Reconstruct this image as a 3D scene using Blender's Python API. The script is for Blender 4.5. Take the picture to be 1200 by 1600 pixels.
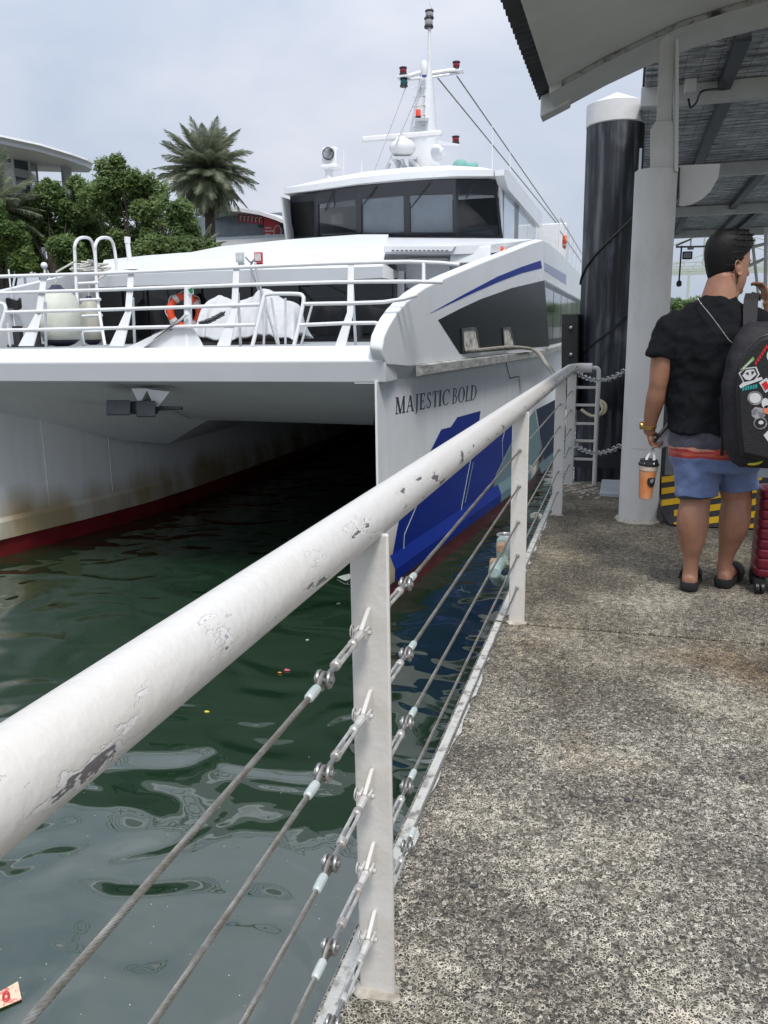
import bpy, bmesh, math, random
from mathutils import Vector, Matrix, Euler, Quaternion
random.seed(7)
for _o in list(bpy.data.objects): bpy.data.objects.remove(_o)
scene = bpy.context.scene
COL = scene.collection
PI = math.pi
def rad(a): return math.radians(a)
# ------------------------------------------------------------------ camera
FPX, YAW, PITCH, ROLL, EYE = 1281.5, 16.324, -12.437, 0.866, 1.337
_y, _p, _r = rad(YAW), rad(PITCH), rad(ROLL)
FW = Vector((-math.sin(_y)*math.cos(_p), math.cos(_y)*math.cos(_p), math.sin(_p)))
_rt = Vector((math.cos(_y), math.sin(_y), 0)); _up = _rt.cross(FW)
RT = _rt*math.cos(_r) - _up*math.sin(_r); UP = _up*math.cos(_r) + _rt*math.sin(_r)
EYEP = Vector((0, 0, EYE))
cd = bpy.data.cameras.new('camera'); cam = bpy.data.objects.new('camera', cd); COL.objects.link(cam)
cd.sensor_fit = 'VERTICAL'; cd.sensor_height = 36; cd.lens = FPX/1600*36
cd.clip_start = 0.05; cd.clip_end = 6000
m = Matrix((RT, UP, -FW)).transposed().to_4x4(); m.translation = EYEP
cam.matrix_world = m
scene.camera = cam
# ------------------------------------------------------------------ sky and sun
SUN_EL, SUN_AZ = 58.0, 152.0          # azimuth clockwise from +Y: high behind the viewer
w = bpy.data.worlds.new('World'); scene.world = w; w.use_nodes = True
nt = w.node_tree; nt.nodes.clear()
N = nt.nodes.new; L = nt.links.new
out = N('ShaderNodeOutputWorld'); bg = N('ShaderNodeBackground'); bg.inputs['Strength'].default_value = 0.1
sky = N('ShaderNodeTexSky'); sky.sky_type = 'NISHITA'; sky.sun_disc = False
sky.sun_elevation = rad(SUN_EL); sky.sun_rotation = rad(SUN_AZ)
sky.air_density = 1.0; sky.dust_density = 2.5; sky.ozone_density = 1.0
tc = N('ShaderNodeTexCoord'); mp = N('ShaderNodeMapping'); mp.inputs['Scale'].default_value = (1.0, 1.0, 1.9)
n1 = N('ShaderNodeTexNoise'); n1.inputs['Scale'].default_value = 2.3; n1.inputs['Detail'].default_value = 6; n1.inputs['Roughness'].default_value = 0.5; n1.inputs['Distortion'].default_value = 0.35
cr = N('ShaderNodeValToRGB'); cr.color_ramp.elements[0].position = 0.36; cr.color_ramp.elements[1].position = 0.64
cr.color_ramp.elements[0].color = (2.95, 3.45, 4.25, 1); cr.color_ramp.elements[1].color = (4.6, 4.7, 5.15, 1)
mx = N('ShaderNodeMix'); mx.data_type = 'RGBA'; mx.inputs['Factor'].default_value = 0.9
L(tc.outputs['Generated'], mp.inputs['Vector']); L(mp.outputs['Vector'], n1.inputs['Vector'])
L(n1.outputs['Fac'], cr.inputs['Fac']); L(sky.outputs['Color'], mx.inputs['A']); L(cr.outputs['Color'], mx.inputs['B'])
# an overcast dome is brighter overhead than near the horizon (CIE overcast distribution, softened)
sz = N('ShaderNodeSeparateXYZ'); L(tc.outputs['Generated'], sz.inputs[0])
zc = N('ShaderNodeMath'); zc.operation = 'MAXIMUM'; L(sz.outputs['Z'], zc.inputs[0]); zc.inputs[1].default_value = 0
z2 = N('ShaderNodeMath'); z2.operation = 'MULTIPLY'; L(zc.outputs[0], z2.inputs[0]); L(zc.outputs[0], z2.inputs[1])
zm = N('ShaderNodeMath'); zm.operation = 'MULTIPLY_ADD'; L(z2.outputs[0], zm.inputs[0]); zm.inputs[1].default_value = 1.5; zm.inputs[2].default_value = 1.0
vmul = N('ShaderNodeVectorMath'); vmul.operation = 'SCALE'; L(mx.outputs['Result'], vmul.inputs[0]); L(zm.outputs[0], vmul.inputs['Scale'])
L(vmul.outputs[0], bg.inputs['Color']); L(bg.outputs['Background'], out.inputs['Surface'])
sl = bpy.data.lights.new('sun', 'SUN'); sl.energy = 1.7; sl.angle = rad(12); sl.color = (1, 0.96, 0.9)
sun = bpy.data.objects.new('sun', sl); COL.objects.link(sun)
_az = rad(SUN_AZ); _e = rad(SUN_EL)
_sd = Vector((math.sin(_az)*math.cos(_e), math.cos(_az)*math.cos(_e), math.sin(_e)))
sun.rotation_euler = _sd.to_track_quat('Z', 'Y').to_euler()
vs = scene.view_settings; vs.view_transform = 'Standard'; vs.look = 'None'; vs.exposure = 0.7; vs.gamma = 1.0; vs.use_curve_mapping = False
scene.cycles.use_denoising = True
scene.cycles.max_bounces = 8
# ------------------------------------------------------------------ photograph pixel -> point at a known real depth
def ray(x, y): return FW + RT*((x-600)/FPX) + UP*((800-y)/FPX)
def PY(x, y, Y):
    d = ray(x, y); return EYEP + d*(Y/d.y)
def PX(x, y, X):
    d = ray(x, y); return EYEP + d*(X/d.x)
def PZ(x, y, z=0.0):
    d = ray(x, y); return EYEP + d*((z-EYE)/d.z)
def PL(x, y, X0, Y0, k):            # vertical plane X = X0 + (Y-Y0)*k
    d = ray(x, y); return EYEP + d*((X0-Y0*k)/(d.x-d.y*k))
# ------------------------------------------------------------------ materials
def hexc(h): return tuple(((int(h[i:i+2], 16)/255)**2.2) for i in (0, 2, 4))
MATS = {}
def mat(name, col, rough=0.5, metal=0.0, var=0.12, scale=4.0, bump=0.0, bscale=60.0, spec=0.5, col2=None, lo=0.35, hi=0.7, stretch=(1, 1, 1), detail=5, coat=0.0, rvar=0.0, ior=1.5):
    if name in MATS: return MATS[name]
    M = bpy.data.materials.new(name); M.use_nodes = True; nt = M.node_tree
    b = nt.nodes['Principled BSDF']; N = nt.nodes.new; L = nt.links.new
    b.inputs['IOR'].default_value = ior; b.inputs['Roughness'].default_value = rough; b.inputs['Metallic'].default_value = metal
    b.inputs['Specular IOR Level'].default_value = spec; b.inputs['Coat Weight'].default_value = coat
    tc = N('ShaderNodeTexCoord'); mp = N('ShaderNodeMapping'); mp.inputs['Scale'].default_value = stretch
    L(tc.outputs['Object'], mp.inputs['Vector'])
    n = N('ShaderNodeTexNoise'); n.inputs['Scale'].default_value = scale; n.inputs['Detail'].default_value = detail; n.inputs['Roughness'].default_value = 0.6
    L(mp.outputs['Vector'], n.inputs['Vector'])
    r = N('ShaderNodeValToRGB'); r.color_ramp.elements[0].position = lo; r.color_ramp.elements[1].position = hi
    c2 = col2 if col2 else tuple(c*(1-var) for c in col)
    r.color_ramp.elements[0].color = (*col, 1); r.color_ramp.elements[1].color = (*c2, 1)
    L(n.outputs['Fac'], r.inputs['Fac']); L(r.outputs['Color'], b.inputs['Base Color'])
    if rvar:
        mr = N('ShaderNodeMapRange'); mr.inputs['To Min'].default_value = rough-rvar; mr.inputs['To Max'].default_value = rough+rvar
        L(n.outputs['Fac'], mr.inputs['Value']); L(mr.outputs['Result'], b.inputs['Roughness'])
    if bump:
        n2 = N('ShaderNodeTexNoise'); n2.inputs['Scale'].default_value = bscale; n2.inputs['Detail'].default_value = 3
        L(mp.outputs['Vector'], n2.inputs['Vector'])
        bp = N('ShaderNodeBump'); bp.inputs['Strength'].default_value = 1.0; bp.inputs['Distance'].default_value = bump
        L(n2.outputs['Fac'], bp.inputs['Height']); L(bp.outputs['Normal'], b.inputs['Normal'])
    MATS[name] = M; return M
# ------------------------------------------------------------------ object helpers
def tag(o, label=None, cat=None, group=None, kind=None):
    if label: o['label'] = label
    if cat: o['category'] = cat
    if group: o['group'] = group
    if kind: o['kind'] = kind
    return o
def thing(name, label, cat, loc=(0, 0, 0), group=None):
    o = bpy.data.objects.new(name, None); COL.objects.link(o); o.location = loc; o.empty_display_size = 0.2
    return tag(o, label, cat, group)
def wloc(o):
    v = Vector((0, 0, 0))
    while o is not None:
        v += o.location; o = o.parent
    return v
def basis(axis):
    a = Vector(axis).normalized(); h = Vector((0, 0, 1)) if abs(a.z) < 0.9 else Vector((1, 0, 0))
    u = a.cross(h).normalized(); return u, a.cross(u).normalized(), a
class MB:
    def __init__(s): s.v = []; s.f = []
    def add(s, vs, fs):
        k = len(s.v); s.v += [Vector(p) for p in vs]; s.f += [tuple(i+k for i in f) for f in fs]; return s
    def box(s, c, size, rot=None):
        c = Vector(c); hx, hy, hz = (d/2 for d in size)
        P = [Vector((x, y, z)) for z in (-hz, hz) for y in (-hy, hy) for x in (-hx, hx)]
        if rot is not None: P = [rot @ p for p in P]
        return s.add([p+c for p in P], [(0, 2, 3, 1), (4, 5, 7, 6), (0, 1, 5, 4), (2, 6, 7, 3), (0, 4, 6, 2), (1, 3, 7, 5)])
    def box2(s, a, b): 
        a, b = Vector(a), Vector(b); return s.box((a+b)/2, [abs(b[i]-a[i]) for i in range(3)])
    def hexa(s, P): return s.add(P, [(3, 2, 1, 0), (4, 5, 6, 7), (0, 1, 5, 4), (1, 2, 6, 5), (2, 3, 7, 6), (3, 0, 4, 7)])
    def prism(s, poly, vec):
        poly = [Vector(p) for p in poly]; vec = Vector(vec); n = len(poly)
        nrm = Vector((0, 0, 0))
        for i in range(n): nrm += poly[i].cross(poly[(i+1) % n])
        if nrm.dot(vec) > 0: poly = poly[::-1]
        return s.add(poly+[p+vec for p in poly], [tuple(range(n)), tuple(range(2*n-1, n-1, -1))] + [(i, n+i, n+(i+1) % n, (i+1) % n) for i in range(n)])
    def face(s, pts): return s.add(pts, [tuple(range(len(pts)))])
    def loft(s, rings, caps=True, closed=True):
        n = len(rings[0]); V = [p for r in rings for p in r]; F = []
        for i in range(len(rings)-1):
            for j in range(n if closed else n-1):
                a = i*n+j; b = i*n+(j+1) % n; F.append((a, b, b+n, a+n))
        if caps: F.append(tuple(range(n-1, -1, -1))); F.append(tuple(range((len(rings)-1)*n, len(rings)*n)))
        return s.add(V, F)
    def tube(s, path, r, n=8, caps=True, closed=False):
        path = [Vector(p) for p in path]; m = len(path); rr = r if isinstance(r, (list, tuple)) else [r]*m
        rings = []; u = None
        for i in range(m):
            a = path[(i-1) % m] if (closed or i > 0) else path[0]; b = path[(i+1) % m] if (closed or i < m-1) else path[-1]
            t = (b-a); t = t.normalized() if t.length > 1e-9 else Vector((0, 0, 1))
            if u is None: u = basis(t)[0]
            u = u - t*u.dot(t); u = u.normalized() if u.length > 1e-6 else basis(t)[0]
            v = t.cross(u)
            rings.append([path[i]+(u*math.cos(2*PI*k/n)+v*math.sin(2*PI*k/n))*rr[i] for k in range(n)])
        if closed: rings.append(rings[0]); return s.loft(rings, caps=False)
        return s.loft(rings, caps)
    def lathe(s, prof, c=(0, 0, 0), axis=(0, 0, 1), n=20, caps=True):
        u, v, a = basis(axis); c = Vector(c)
        return s.loft([[c+a*z+(u*math.cos(2*PI*k/n)+v*math.sin(2*PI*k/n))*max(r, 1e-4) for k in range(n)] for r, z in prof], caps)
    def ball(s, c, r, n=14, m=9, rot=None):
        c = Vector(c); rx, ry, rz = r if isinstance(r, (tuple, list)) else (r, r, r); rings = []
        for i in range(m):
            t = -PI/2+PI*(i+0.02)/(m-1+0.04); q = []
            for k in range(n):
                p = Vector((rx*math.cos(t)*math.cos(2*PI*k/n), ry*math.cos(t)*math.sin(2*PI*k/n), rz*math.sin(t)))
                q.append(c+(rot @ p if rot is not None else p))
            rings.append(q)
        return s.loft(rings)
    def mesh(s, name, off=Vector((0, 0, 0)), sharp=35):
        me = bpy.data.meshes.new(name); me.from_pydata([tuple(p-off) for p in s.v], [], s.f); me.update()
        if sharp:
            me.polygons.foreach_set('use_smooth', [True]*len(me.polygons)); me.set_sharp_from_angle(angle=rad(sharp))
        return me
    def build(s, name, m, parent=None, sharp=35, bevel=0, seg=2, fix=False):
        me = s.mesh(name, wloc(parent), sharp)
        if fix:
            b = bmesh.new(); b.from_mesh(me); bmesh.ops.recalc_face_normals(b, faces=b.faces); b.to_mesh(me); b.free()
        me.materials.append(m)
        o = bpy.data.objects.new(name, me); COL.objects.link(o)
        if parent is not None: o.parent = parent
        if bevel:
            bm_ = o.modifiers.new('bevel', 'BEVEL'); bm_.width = bevel; bm_.segments = seg; bm_.limit_method = 'ANGLE'; bm_.angle_limit = rad(40)
        return o
def copy_tree(o, parent=None):
    c = o.copy(); COL.objects.link(c)
    if parent is not None: c.parent = parent
    for ch in list(o.children): copy_tree(ch, c)
    return c
def place_part(me, name, parent, M4):
    o = bpy.data.objects.new(name, me); COL.objects.link(o); o.parent = parent
    o.matrix_local = M4; return o
def lerp(a, b, t): return a+(b-a)*t
def bez(pts, n):
    pts = [Vector(p) for p in pts]; out = []
    P = [pts[0]]+pts+[pts[-1]]
    for i in range(1, len(P)-2):
        for k in range(n):
            t = k/n; p0, p1, p2, p3 = P[i-1], P[i], P[i+1], P[i+2]
            out.append(0.5*((2*p1)+(p2-p0)*t+(2*p0-5*p1+4*p2-p3)*t*t+(3*p1-p0-3*p2+p3)*t*t*t))
    out.append(pts[-1]); return out
# common materials
WHITE = mat('white_boat_paint', (0.69, 0.71, 0.725), 0.3, var=0.07, scale=1.2, bump=0.006, bscale=1.6, rvar=0.06)
WHITE2 = mat('white_enamel', (0.72, 0.73, 0.74), 0.35, var=0.1, scale=9)
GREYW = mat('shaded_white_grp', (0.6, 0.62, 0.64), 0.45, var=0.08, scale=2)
BLACKG = mat('black_tinted_glass', (0.006, 0.007, 0.009), 0.05, var=0.3, scale=2, spec=0.6)
BLACK = mat('black_plastic', (0.012, 0.012, 0.014), 0.45, var=0.3)
RUBBER = mat('black_rubber', (0.018, 0.018, 0.019), 0.7, var=0.4, scale=8, bump=0.001, bscale=80)
STEEL = mat('galvanised_steel', (0.42, 0.42, 0.41), 0.38, 0.85, var=0.35, scale=20, rvar=0.1)
# ------------------------------------------------------------------ water
WZ = -1.7
def water_mat():
    M = bpy.data.materials.new('harbour_water'); M.use_nodes = True; nt = M.node_tree; b = nt.nodes['Principled BSDF']; N = nt.nodes.new; L = nt.links.new
    b.inputs['Base Color'].default_value = (0.010, 0.027, 0.013, 1); b.inputs['Roughness'].default_value = 0.015; b.inputs['IOR'].default_value = 2.1
    tc = N('ShaderNodeTexCoord')
    def noise(sc, det, dist, st):
        mp = N('ShaderNodeMapping'); mp.inputs['Scale'].default_value = st; mp.inputs['Rotation'].default_value = (0, 0, 0.5)
        n = N('ShaderNodeTexNoise'); n.inputs['Scale'].default_value = sc; n.inputs['Detail'].default_value = det; n.inputs['Distortion'].default_value = dist; n.inputs['Roughness'].default_value = 0.4
        L(tc.outputs['Object'], mp.inputs['Vector']); L(mp.outputs['Vector'], n.inputs['Vector']); return n
    a = noise(1.15, 1.0, 0.9, (1, 1.35, 1)); c = noise(3.2, 1.0, 0.4, (1, 1.9, 1)); d = noise(11, 1, 0.2, (1, 1.6, 1))
    # a wind-ruffled patch mask keeps some of the surface slick
    e = noise(0.35, 2, 0, (1, 1, 1)); mr = N('ShaderNodeMapRange'); mr.inputs['From Min'].default_value = 0.42; mr.inputs['From Max'].default_value = 0.62
    L(e.outputs['Fac'], mr.inputs['Value'])
    m1 = N('ShaderNodeMath'); m1.operation = 'MULTIPLY'; L(c.outputs['Fac'], m1.inputs[0]); m1.inputs[1].default_value = 0.022
    m2 = N('ShaderNodeMath'); m2.operation = 'MULTIPLY'; L(d.outputs['Fac'], m2.inputs[0]); m2.inputs[1].default_value = 0.008
    m4 = N('ShaderNodeMath'); m4.operation = 'MULTIPLY'; L(m2.outputs[0], m4.inputs[0]); L(mr.outputs['Result'], m4.inputs[1])
    m3 = N('ShaderNodeMath'); m3.operation = 'ADD'; L(a.outputs['Fac'], m3.inputs[0]); L(m1.outputs[0], m3.inputs[1])
    m5 = N('ShaderNodeMath'); m5.operation = 'ADD'; L(m3.outputs[0], m5.inputs[0]); L(m4.outputs[0], m5.inputs[1])
    bp = N('ShaderNodeBump'); bp.inputs['Strength'].default_value = 1.0; bp.inputs['Distance'].default_value = 0.088
    L(m5.outputs[0], bp.inputs['Height']); L(bp.outputs['Normal'], b.inputs['Normal'])
    return M
wat = MB().box2((-2500, -400, WZ-4), (2500, 3500, WZ)).build('water', water_mat(), sharp=0); tag(wat, kind='structure')
# ------------------------------------------------------------------ pontoon deck, exposed aggregate
EX = -0.538                      # water-side edge of the deck
def deck_mat():
    M = bpy.data.materials.new('exposed_aggregate_concrete'); M.use_nodes = True; nt = M.node_tree; b = nt.nodes['Principled BSDF']; N = nt.nodes.new; L = nt.links.new
    b.inputs['Roughness'].default_value = 0.8; b.inputs['Specular IOR Level'].default_value = 0.35
    tc = N('ShaderNodeTexCoord')
    wob = N('ShaderNodeTexNoise'); wob.inputs['Scale'].default_value = 70; wob.inputs['Detail'].default_value = 2
    L(tc.outputs['Object'], wob.inputs['Vector'])
    vm = N('ShaderNodeVectorMath'); vm.operation = 'MULTIPLY_ADD'; vm.inputs[1].default_value = (0.016, 0.016, 0.016)
    L(wob.outputs['Color'], vm.inputs[0]); L(tc.outputs['Object'], vm.inputs[2])
    v = N('ShaderNodeTexVoronoi'); v.feature = 'F1'; v.inputs['Scale'].default_value = 140; v.inputs['Randomness'].default_value = 1.0
    L(vm.outputs[0], v.inputs['Vector'])
    ve = N('ShaderNodeTexVoronoi'); ve.feature = 'DISTANCE_TO_EDGE'; ve.inputs['Scale'].default_value = 140
    L(vm.outputs[0], ve.inputs['Vector'])
    # pebble colours
    sp = N('ShaderNodeSeparateColor'); L(v.outputs['Color'], sp.inputs[0])
    pr = N('ShaderNodeValToRGB'); els = pr.color_ramp.elements
    els[0].position = 0; els[0].color = (0.035, 0.034, 0.032, 1); els[1].position = 1; els[1].color = (0.42, 0.40, 0.36, 1)
    for p, c in ((0.3, (0.058, 0.053, 0.043)), (0.55, (0.092, 0.082, 0.066)), (0.8, (0.135, 0.12, 0.097)), (0.94, (0.21, 0.19, 0.155))):
        e = els.new(p); e.color = (*c, 1)
    L(sp.outputs[0], pr.inputs['Fac'])
    # how far the cement covers the stones: patchy
    big = N('ShaderNodeTexNoise'); big.inputs['Scale'].default_value = 1.9; big.inputs['Detail'].default_value = 7; big.inputs['Roughness'].default_value = 0.62
    L(tc.outputs['Object'], big.inputs['Vector'])
    th = N('ShaderNodeMapRange'); th.inputs['From Min'].default_value = 0.33; th.inputs['From Max'].default_value = 0.68
    th.inputs['To Min'].default_value = -0.08; th.inputs['To Max'].default_value = 0.13
    L(big.outputs['Fac'], th.inputs['Value'])
    per = N('ShaderNodeMath'); per.operation = 'MULTIPLY_ADD'; per.inputs[1].default_value = 0.2; L(sp.outputs[1], per.inputs[0]); L(th.outputs['Result'], per.inputs[2])
    sub = N('ShaderNodeMath'); sub.operation = 'SUBTRACT'; L(ve.outputs['Distance'], sub.inputs[0]); L(per.outputs[0], sub.inputs[1])
    ms = N('ShaderNodeMapRange'); ms.inputs['From Min'].default_value = -0.10; ms.inputs['From Max'].default_value = -0.02
    L(sub.outputs[0], ms.inputs['Value'])
    cem = N('ShaderNodeTexNoise'); cem.inputs['Scale'].default_value = 28; cem.inputs['Detail'].default_value = 5
    L(tc.outputs['Object'], cem.inputs['Vector'])
    cr = N('ShaderNodeValToRGB'); cr.color_ramp.elements[0].position = 0.32; cr.color_ramp.elements[0].color = (0.21, 0.195, 0.155, 1); cr.color_ramp.elements[1].position = 0.62; cr.color_ramp.elements[1].color = (0.62, 0.575, 0.475, 1)
    L(cem.outputs['Fac'], cr.inputs['Fac'])
    mix = N('ShaderNodeMix'); mix.data_type = 'RGBA'; L(ms.outputs['Result'], mix.inputs['Factor']); L(cr.outputs['Color'], mix.inputs['A']); L(pr.outputs['Color'], mix.inputs['B'])
    # grime stains and rusty tint; darkened too towards the water edge and far end
    gr = N('ShaderNodeTexNoise'); gr.inputs['Scale'].default_value = 0.9; gr.inputs['Detail'].default_value = 6; gr.inputs['Roughness'].default_value = 0.65
    gm = N('ShaderNodeMapping'); gm.inputs['Location'].default_value = (3.1, 1.7, 0); L(tc.outputs['Object'], gm.inputs['Vector']); L(gm.outputs['Vector'], gr.inputs['Vector'])
    gf = N('ShaderNodeMapRange'); gf.inputs['From Min'].default_value = 0.44; gf.inputs['From Max'].default_value = 0.66; gf.inputs['To Max'].default_value = 0.5
    L(gr.outputs['Fac'], gf.inputs['Value'])
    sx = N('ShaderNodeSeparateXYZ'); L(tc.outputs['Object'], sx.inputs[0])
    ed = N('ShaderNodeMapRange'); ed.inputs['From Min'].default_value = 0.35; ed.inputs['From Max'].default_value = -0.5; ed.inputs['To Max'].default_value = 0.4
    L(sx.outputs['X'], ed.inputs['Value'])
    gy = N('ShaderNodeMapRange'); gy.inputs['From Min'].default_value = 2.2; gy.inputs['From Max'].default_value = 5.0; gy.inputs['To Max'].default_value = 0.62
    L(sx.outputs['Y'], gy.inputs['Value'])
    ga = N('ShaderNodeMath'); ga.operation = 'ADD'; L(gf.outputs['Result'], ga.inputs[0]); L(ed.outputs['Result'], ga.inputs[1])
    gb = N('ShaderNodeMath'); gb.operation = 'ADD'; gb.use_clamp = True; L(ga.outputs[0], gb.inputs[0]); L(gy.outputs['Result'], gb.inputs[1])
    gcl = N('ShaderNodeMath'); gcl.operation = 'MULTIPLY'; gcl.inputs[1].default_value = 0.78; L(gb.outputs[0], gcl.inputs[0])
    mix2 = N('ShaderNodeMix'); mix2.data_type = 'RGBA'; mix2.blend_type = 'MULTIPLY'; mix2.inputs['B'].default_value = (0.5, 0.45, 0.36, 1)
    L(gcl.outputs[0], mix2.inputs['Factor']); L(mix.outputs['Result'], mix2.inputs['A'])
    ru = N('ShaderNodeTexNoise'); ru.inputs['Scale'].default_value = 1.4; ru.inputs['Detail'].default_value = 4
    rm = N('ShaderNodeMapping'); rm.inputs['Location'].default_value = (9.3, 4.2, 0); L(tc.outputs['Object'], rm.inputs['Vector']); L(rm.outputs['Vector'], ru.inputs['Vector'])
    rf = N('ShaderNodeMapRange'); rf.inputs['From Min'].default_value = 0.56; rf.inputs['From Max'].default_value = 0.74; rf.inputs['To Max'].default_value = 0.6
    L(ru.outputs['Fac'], rf.inputs['Value'])
    mix3 = N('ShaderNodeMix'); mix3.data_type = 'RGBA'; mix3.blend_type = 'MULTIPLY'; mix3.inputs['B'].default_value = (0.95, 0.68, 0.42, 1)
    L(rf.outputs['Result'], mix3.inputs['Factor']); L(mix2.outputs['Result'], mix3.inputs['A']); L(mix3.outputs['Result'], b.inputs['Base Color'])
    hm = N('ShaderNodeMath'); hm.operation = 'MULTIPLY'; L(ms.outputs['Result'], hm.inputs[0]); L(ve.outputs['Distance'], hm.inputs[1])
    ha = N('ShaderNodeMath'); ha.operation = 'MULTIPLY_ADD'; ha.inputs[1].default_value = 0.35; L(cem.outputs['Fac'], ha.inputs[0]); L(hm.outputs[0], ha.inputs[2])
    bp = N('ShaderNodeBump'); bp.inputs['Distance'].default_value = 0.006; bp.inputs['Strength'].default_value = 0.9
    L(ha.outputs[0], bp.inputs['Height']); L(bp.outputs['Normal'], b.inputs['Normal'])
    return M
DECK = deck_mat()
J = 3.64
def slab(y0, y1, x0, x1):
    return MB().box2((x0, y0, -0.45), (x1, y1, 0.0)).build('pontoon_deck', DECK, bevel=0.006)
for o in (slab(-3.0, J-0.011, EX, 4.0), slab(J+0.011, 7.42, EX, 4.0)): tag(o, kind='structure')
CONC = mat('pontoon_side_concrete', (0.2, 0.2, 0.18), 0.9, col2=(0.06, 0.07, 0.05), scale=2.5, bump=0.004, bscale=30)
tag(MB().box2((EX+0.06, -3, WZ-1.5), (4, 7.36, -0.452)).build('pontoon_side', CONC), kind='structure')
# chipped white line painted along the rim
def rim_mat():
    M = mat('worn_white_line', (0.47, 0.465, 0.43), 0.85, col2=(0.17, 0.16, 0.14), scale=24, lo=0.5, hi=0.66, bump=0.004, bscale=90, detail=7)
    return M
rim = MB()
for (a, b_) in ((-3.0, J-0.01), (J+0.01, 7.4)):
    n = int((b_-a)/0.05); top = []
    for i in range(n+1):
        y = lerp(a, b_, i/n); top.append((y, EX+0.05+random.uniform(-0.012, 0.012)))
    for i in range(n):
        (y0, e0), (y1, e1) = top[i], top[i+1]
        rim.add([(EX+0.010, y0, 0.003), (e0, y0, 0.003), (e1, y1, 0.003), (EX+0.010, y1, 0.003)], [(0, 1, 2, 3)])
        rim.add([(EX-0.003, y0, -0.012), (EX+0.010, y0, 0.003), (EX+0.010, y1, 0.003), (EX-0.003, y1, -0.012)], [(0, 1, 2, 3)])
        rim.add([(EX-0.003, y0, -0.16), (EX-0.003, y0, -0.012), (EX-0.003, y1, -0.012), (EX-0.003, y1, -0.16)], [(0, 1, 2, 3)])
tag(rim.build('painted_rim_line', rim_mat(), sharp=0), kind='structure')
# ================================================================== FERRY
XC = -5.54; BOWY = 8.3; K1 = 0.1157; KY = 15.5          # centre line, bow station, plan taper, knuckle station
def xs1(Y): return -2.50+(min(Y, KY)-BOWY)*K1
def S1(x, y, off=0.0): return PL(x, y, -2.50+off, BOWY, K1)
def S2(x, y, off=0.0): return PL(x, y, -2.38+off, BOWY, K1)
XA = -2.38+(KY-BOWY)*K1                                   # parallel side aft of the knuckle
def mir(p): return Vector((2*XC-p[0], p[1], p[2]))
HULL = None
def hull_mat():
    M = bpy.data.materials.new('stained_hull_paint'); M.use_nodes = True; nt = M.node_tree; b = nt.nodes['Principled BSDF']; N = nt.nodes.new; L = nt.links.new
    b.inputs['Roughness'].default_value = 0.33
    tc = N('ShaderNodeTexCoord'); sx = N('ShaderNodeSeparateXYZ'); L(tc.outputs['Object'], sx.inputs[0])
    n = N('ShaderNodeTexNoise'); n.inputs['Scale'].default_value = 1.1; n.inputs['Detail'].default_value = 6
    mp = N('ShaderNodeMapping'); mp.inputs['Scale'].default_value = (1, 1, 0.35); L(tc.outputs['Object'], mp.inputs['Vector']); L(mp.outputs['Vector'], n.inputs['Vector'])
    # scum line just over the chine: height + noise
    zr = N('ShaderNodeMapRange'); zr.inputs['From Min'].default_value = 1.45; zr.inputs['From Max'].default_value = 0.5
    L(sx.outputs['Z'], zr.inputs['Value'])
    ad = N('ShaderNodeMath'); ad.operation = 'MULTIPLY'; L(zr.outputs['Result'], ad.inputs[0]); L(n.outputs['Fac'], ad.inputs[1])
    r = N('ShaderNodeValToRGB'); r.color_ramp.elements[0].position = 0.30; r.color_ramp.elements[1].position = 0.54
    r.color_ramp.elements[0].color = (0.72, 0.74, 0.76, 1); r.color_ramp.elements[1].color = (0.37, 0.30, 0.18, 1)
    L(ad.outputs[0], r.inputs['Fac'])
    n2 = N('ShaderNodeTexNoise'); n2.inputs['Scale'].default_value = 6; n2.inputs['Detail'].default_value = 6
    mp2 = N('ShaderNodeMapping'); mp2.inputs['Scale'].default_value = (1, 1, 0.1); L(tc.outputs['Object'], mp2.inputs['Vector']); L(mp2.outputs['Vector'], n2.inputs['Vector'])
    r2 = N('ShaderNodeValToRGB'); r2.color_ramp.elements[0].position = 0.45; r2.color_ramp.elements[1].position = 0.8; r2.color_ramp.elements[1].color = (0.72, 0.7, 0.64, 1); r2.color_ramp.elements[0].color = (1, 1, 1, 1)
    L(n2.outputs['Fac'], r2.inputs['Fac'])
    mx = N('ShaderNodeMix'); mx.data_type = 'RGBA'; mx.blend_type = 'MULTIPLY'; mx.inputs['Factor'].default_value = 0.34
    L(r.outputs['Color'], mx.inputs['A']); L(r2.outputs['Color'], mx.inputs['B']); L(mx.outputs['Result'], b.inputs['Base Color'])
    n3 = N('ShaderNodeTexNoise'); n3.inputs['Scale'].default_value = 1.5; bp = N('ShaderNodeBump'); bp.inputs['Distance'].default_value = 0.016
    L(tc.outputs['Object'], n3.inputs['Vector']); L(n3.outputs['Fac'], bp.inputs['Height']); L(bp.outputs['Normal'], b.inputs['Normal'])
    return M
HULL = hull_mat()
RED = mat('red_antifouling', (0.19, 0.011, 0.015), 0.5, var=0.5, scale=3)
BLUE = mat('royal_blue_livery', (0.004, 0.025, 0.25), 0.4, var=0.15, scale=2, ior=1.15)
NAVY = mat('navy_livery', (0.006, 0.014, 0.06), 0.4, var=0.3, ior=1.15)
TEAL = mat('grey_teal_livery', (0.14, 0.25, 0.28), 0.4, var=0.15, spec=0.25)
CHARC = mat('charcoal_window_band', (0.010, 0.012, 0.017), 0.25, var=0.35, scale=1.3, rvar=0.05, ior=1.13)
FADEB = mat('faded_blue_stripe', (0.13, 0.15, 0.36), 0.25)
ferry = thing('ferry', 'large white and blue catamaran ferry moored bow-first beside the pontoon', 'ferry', (XC, BOWY, WZ))
FW_ = ferry
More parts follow.
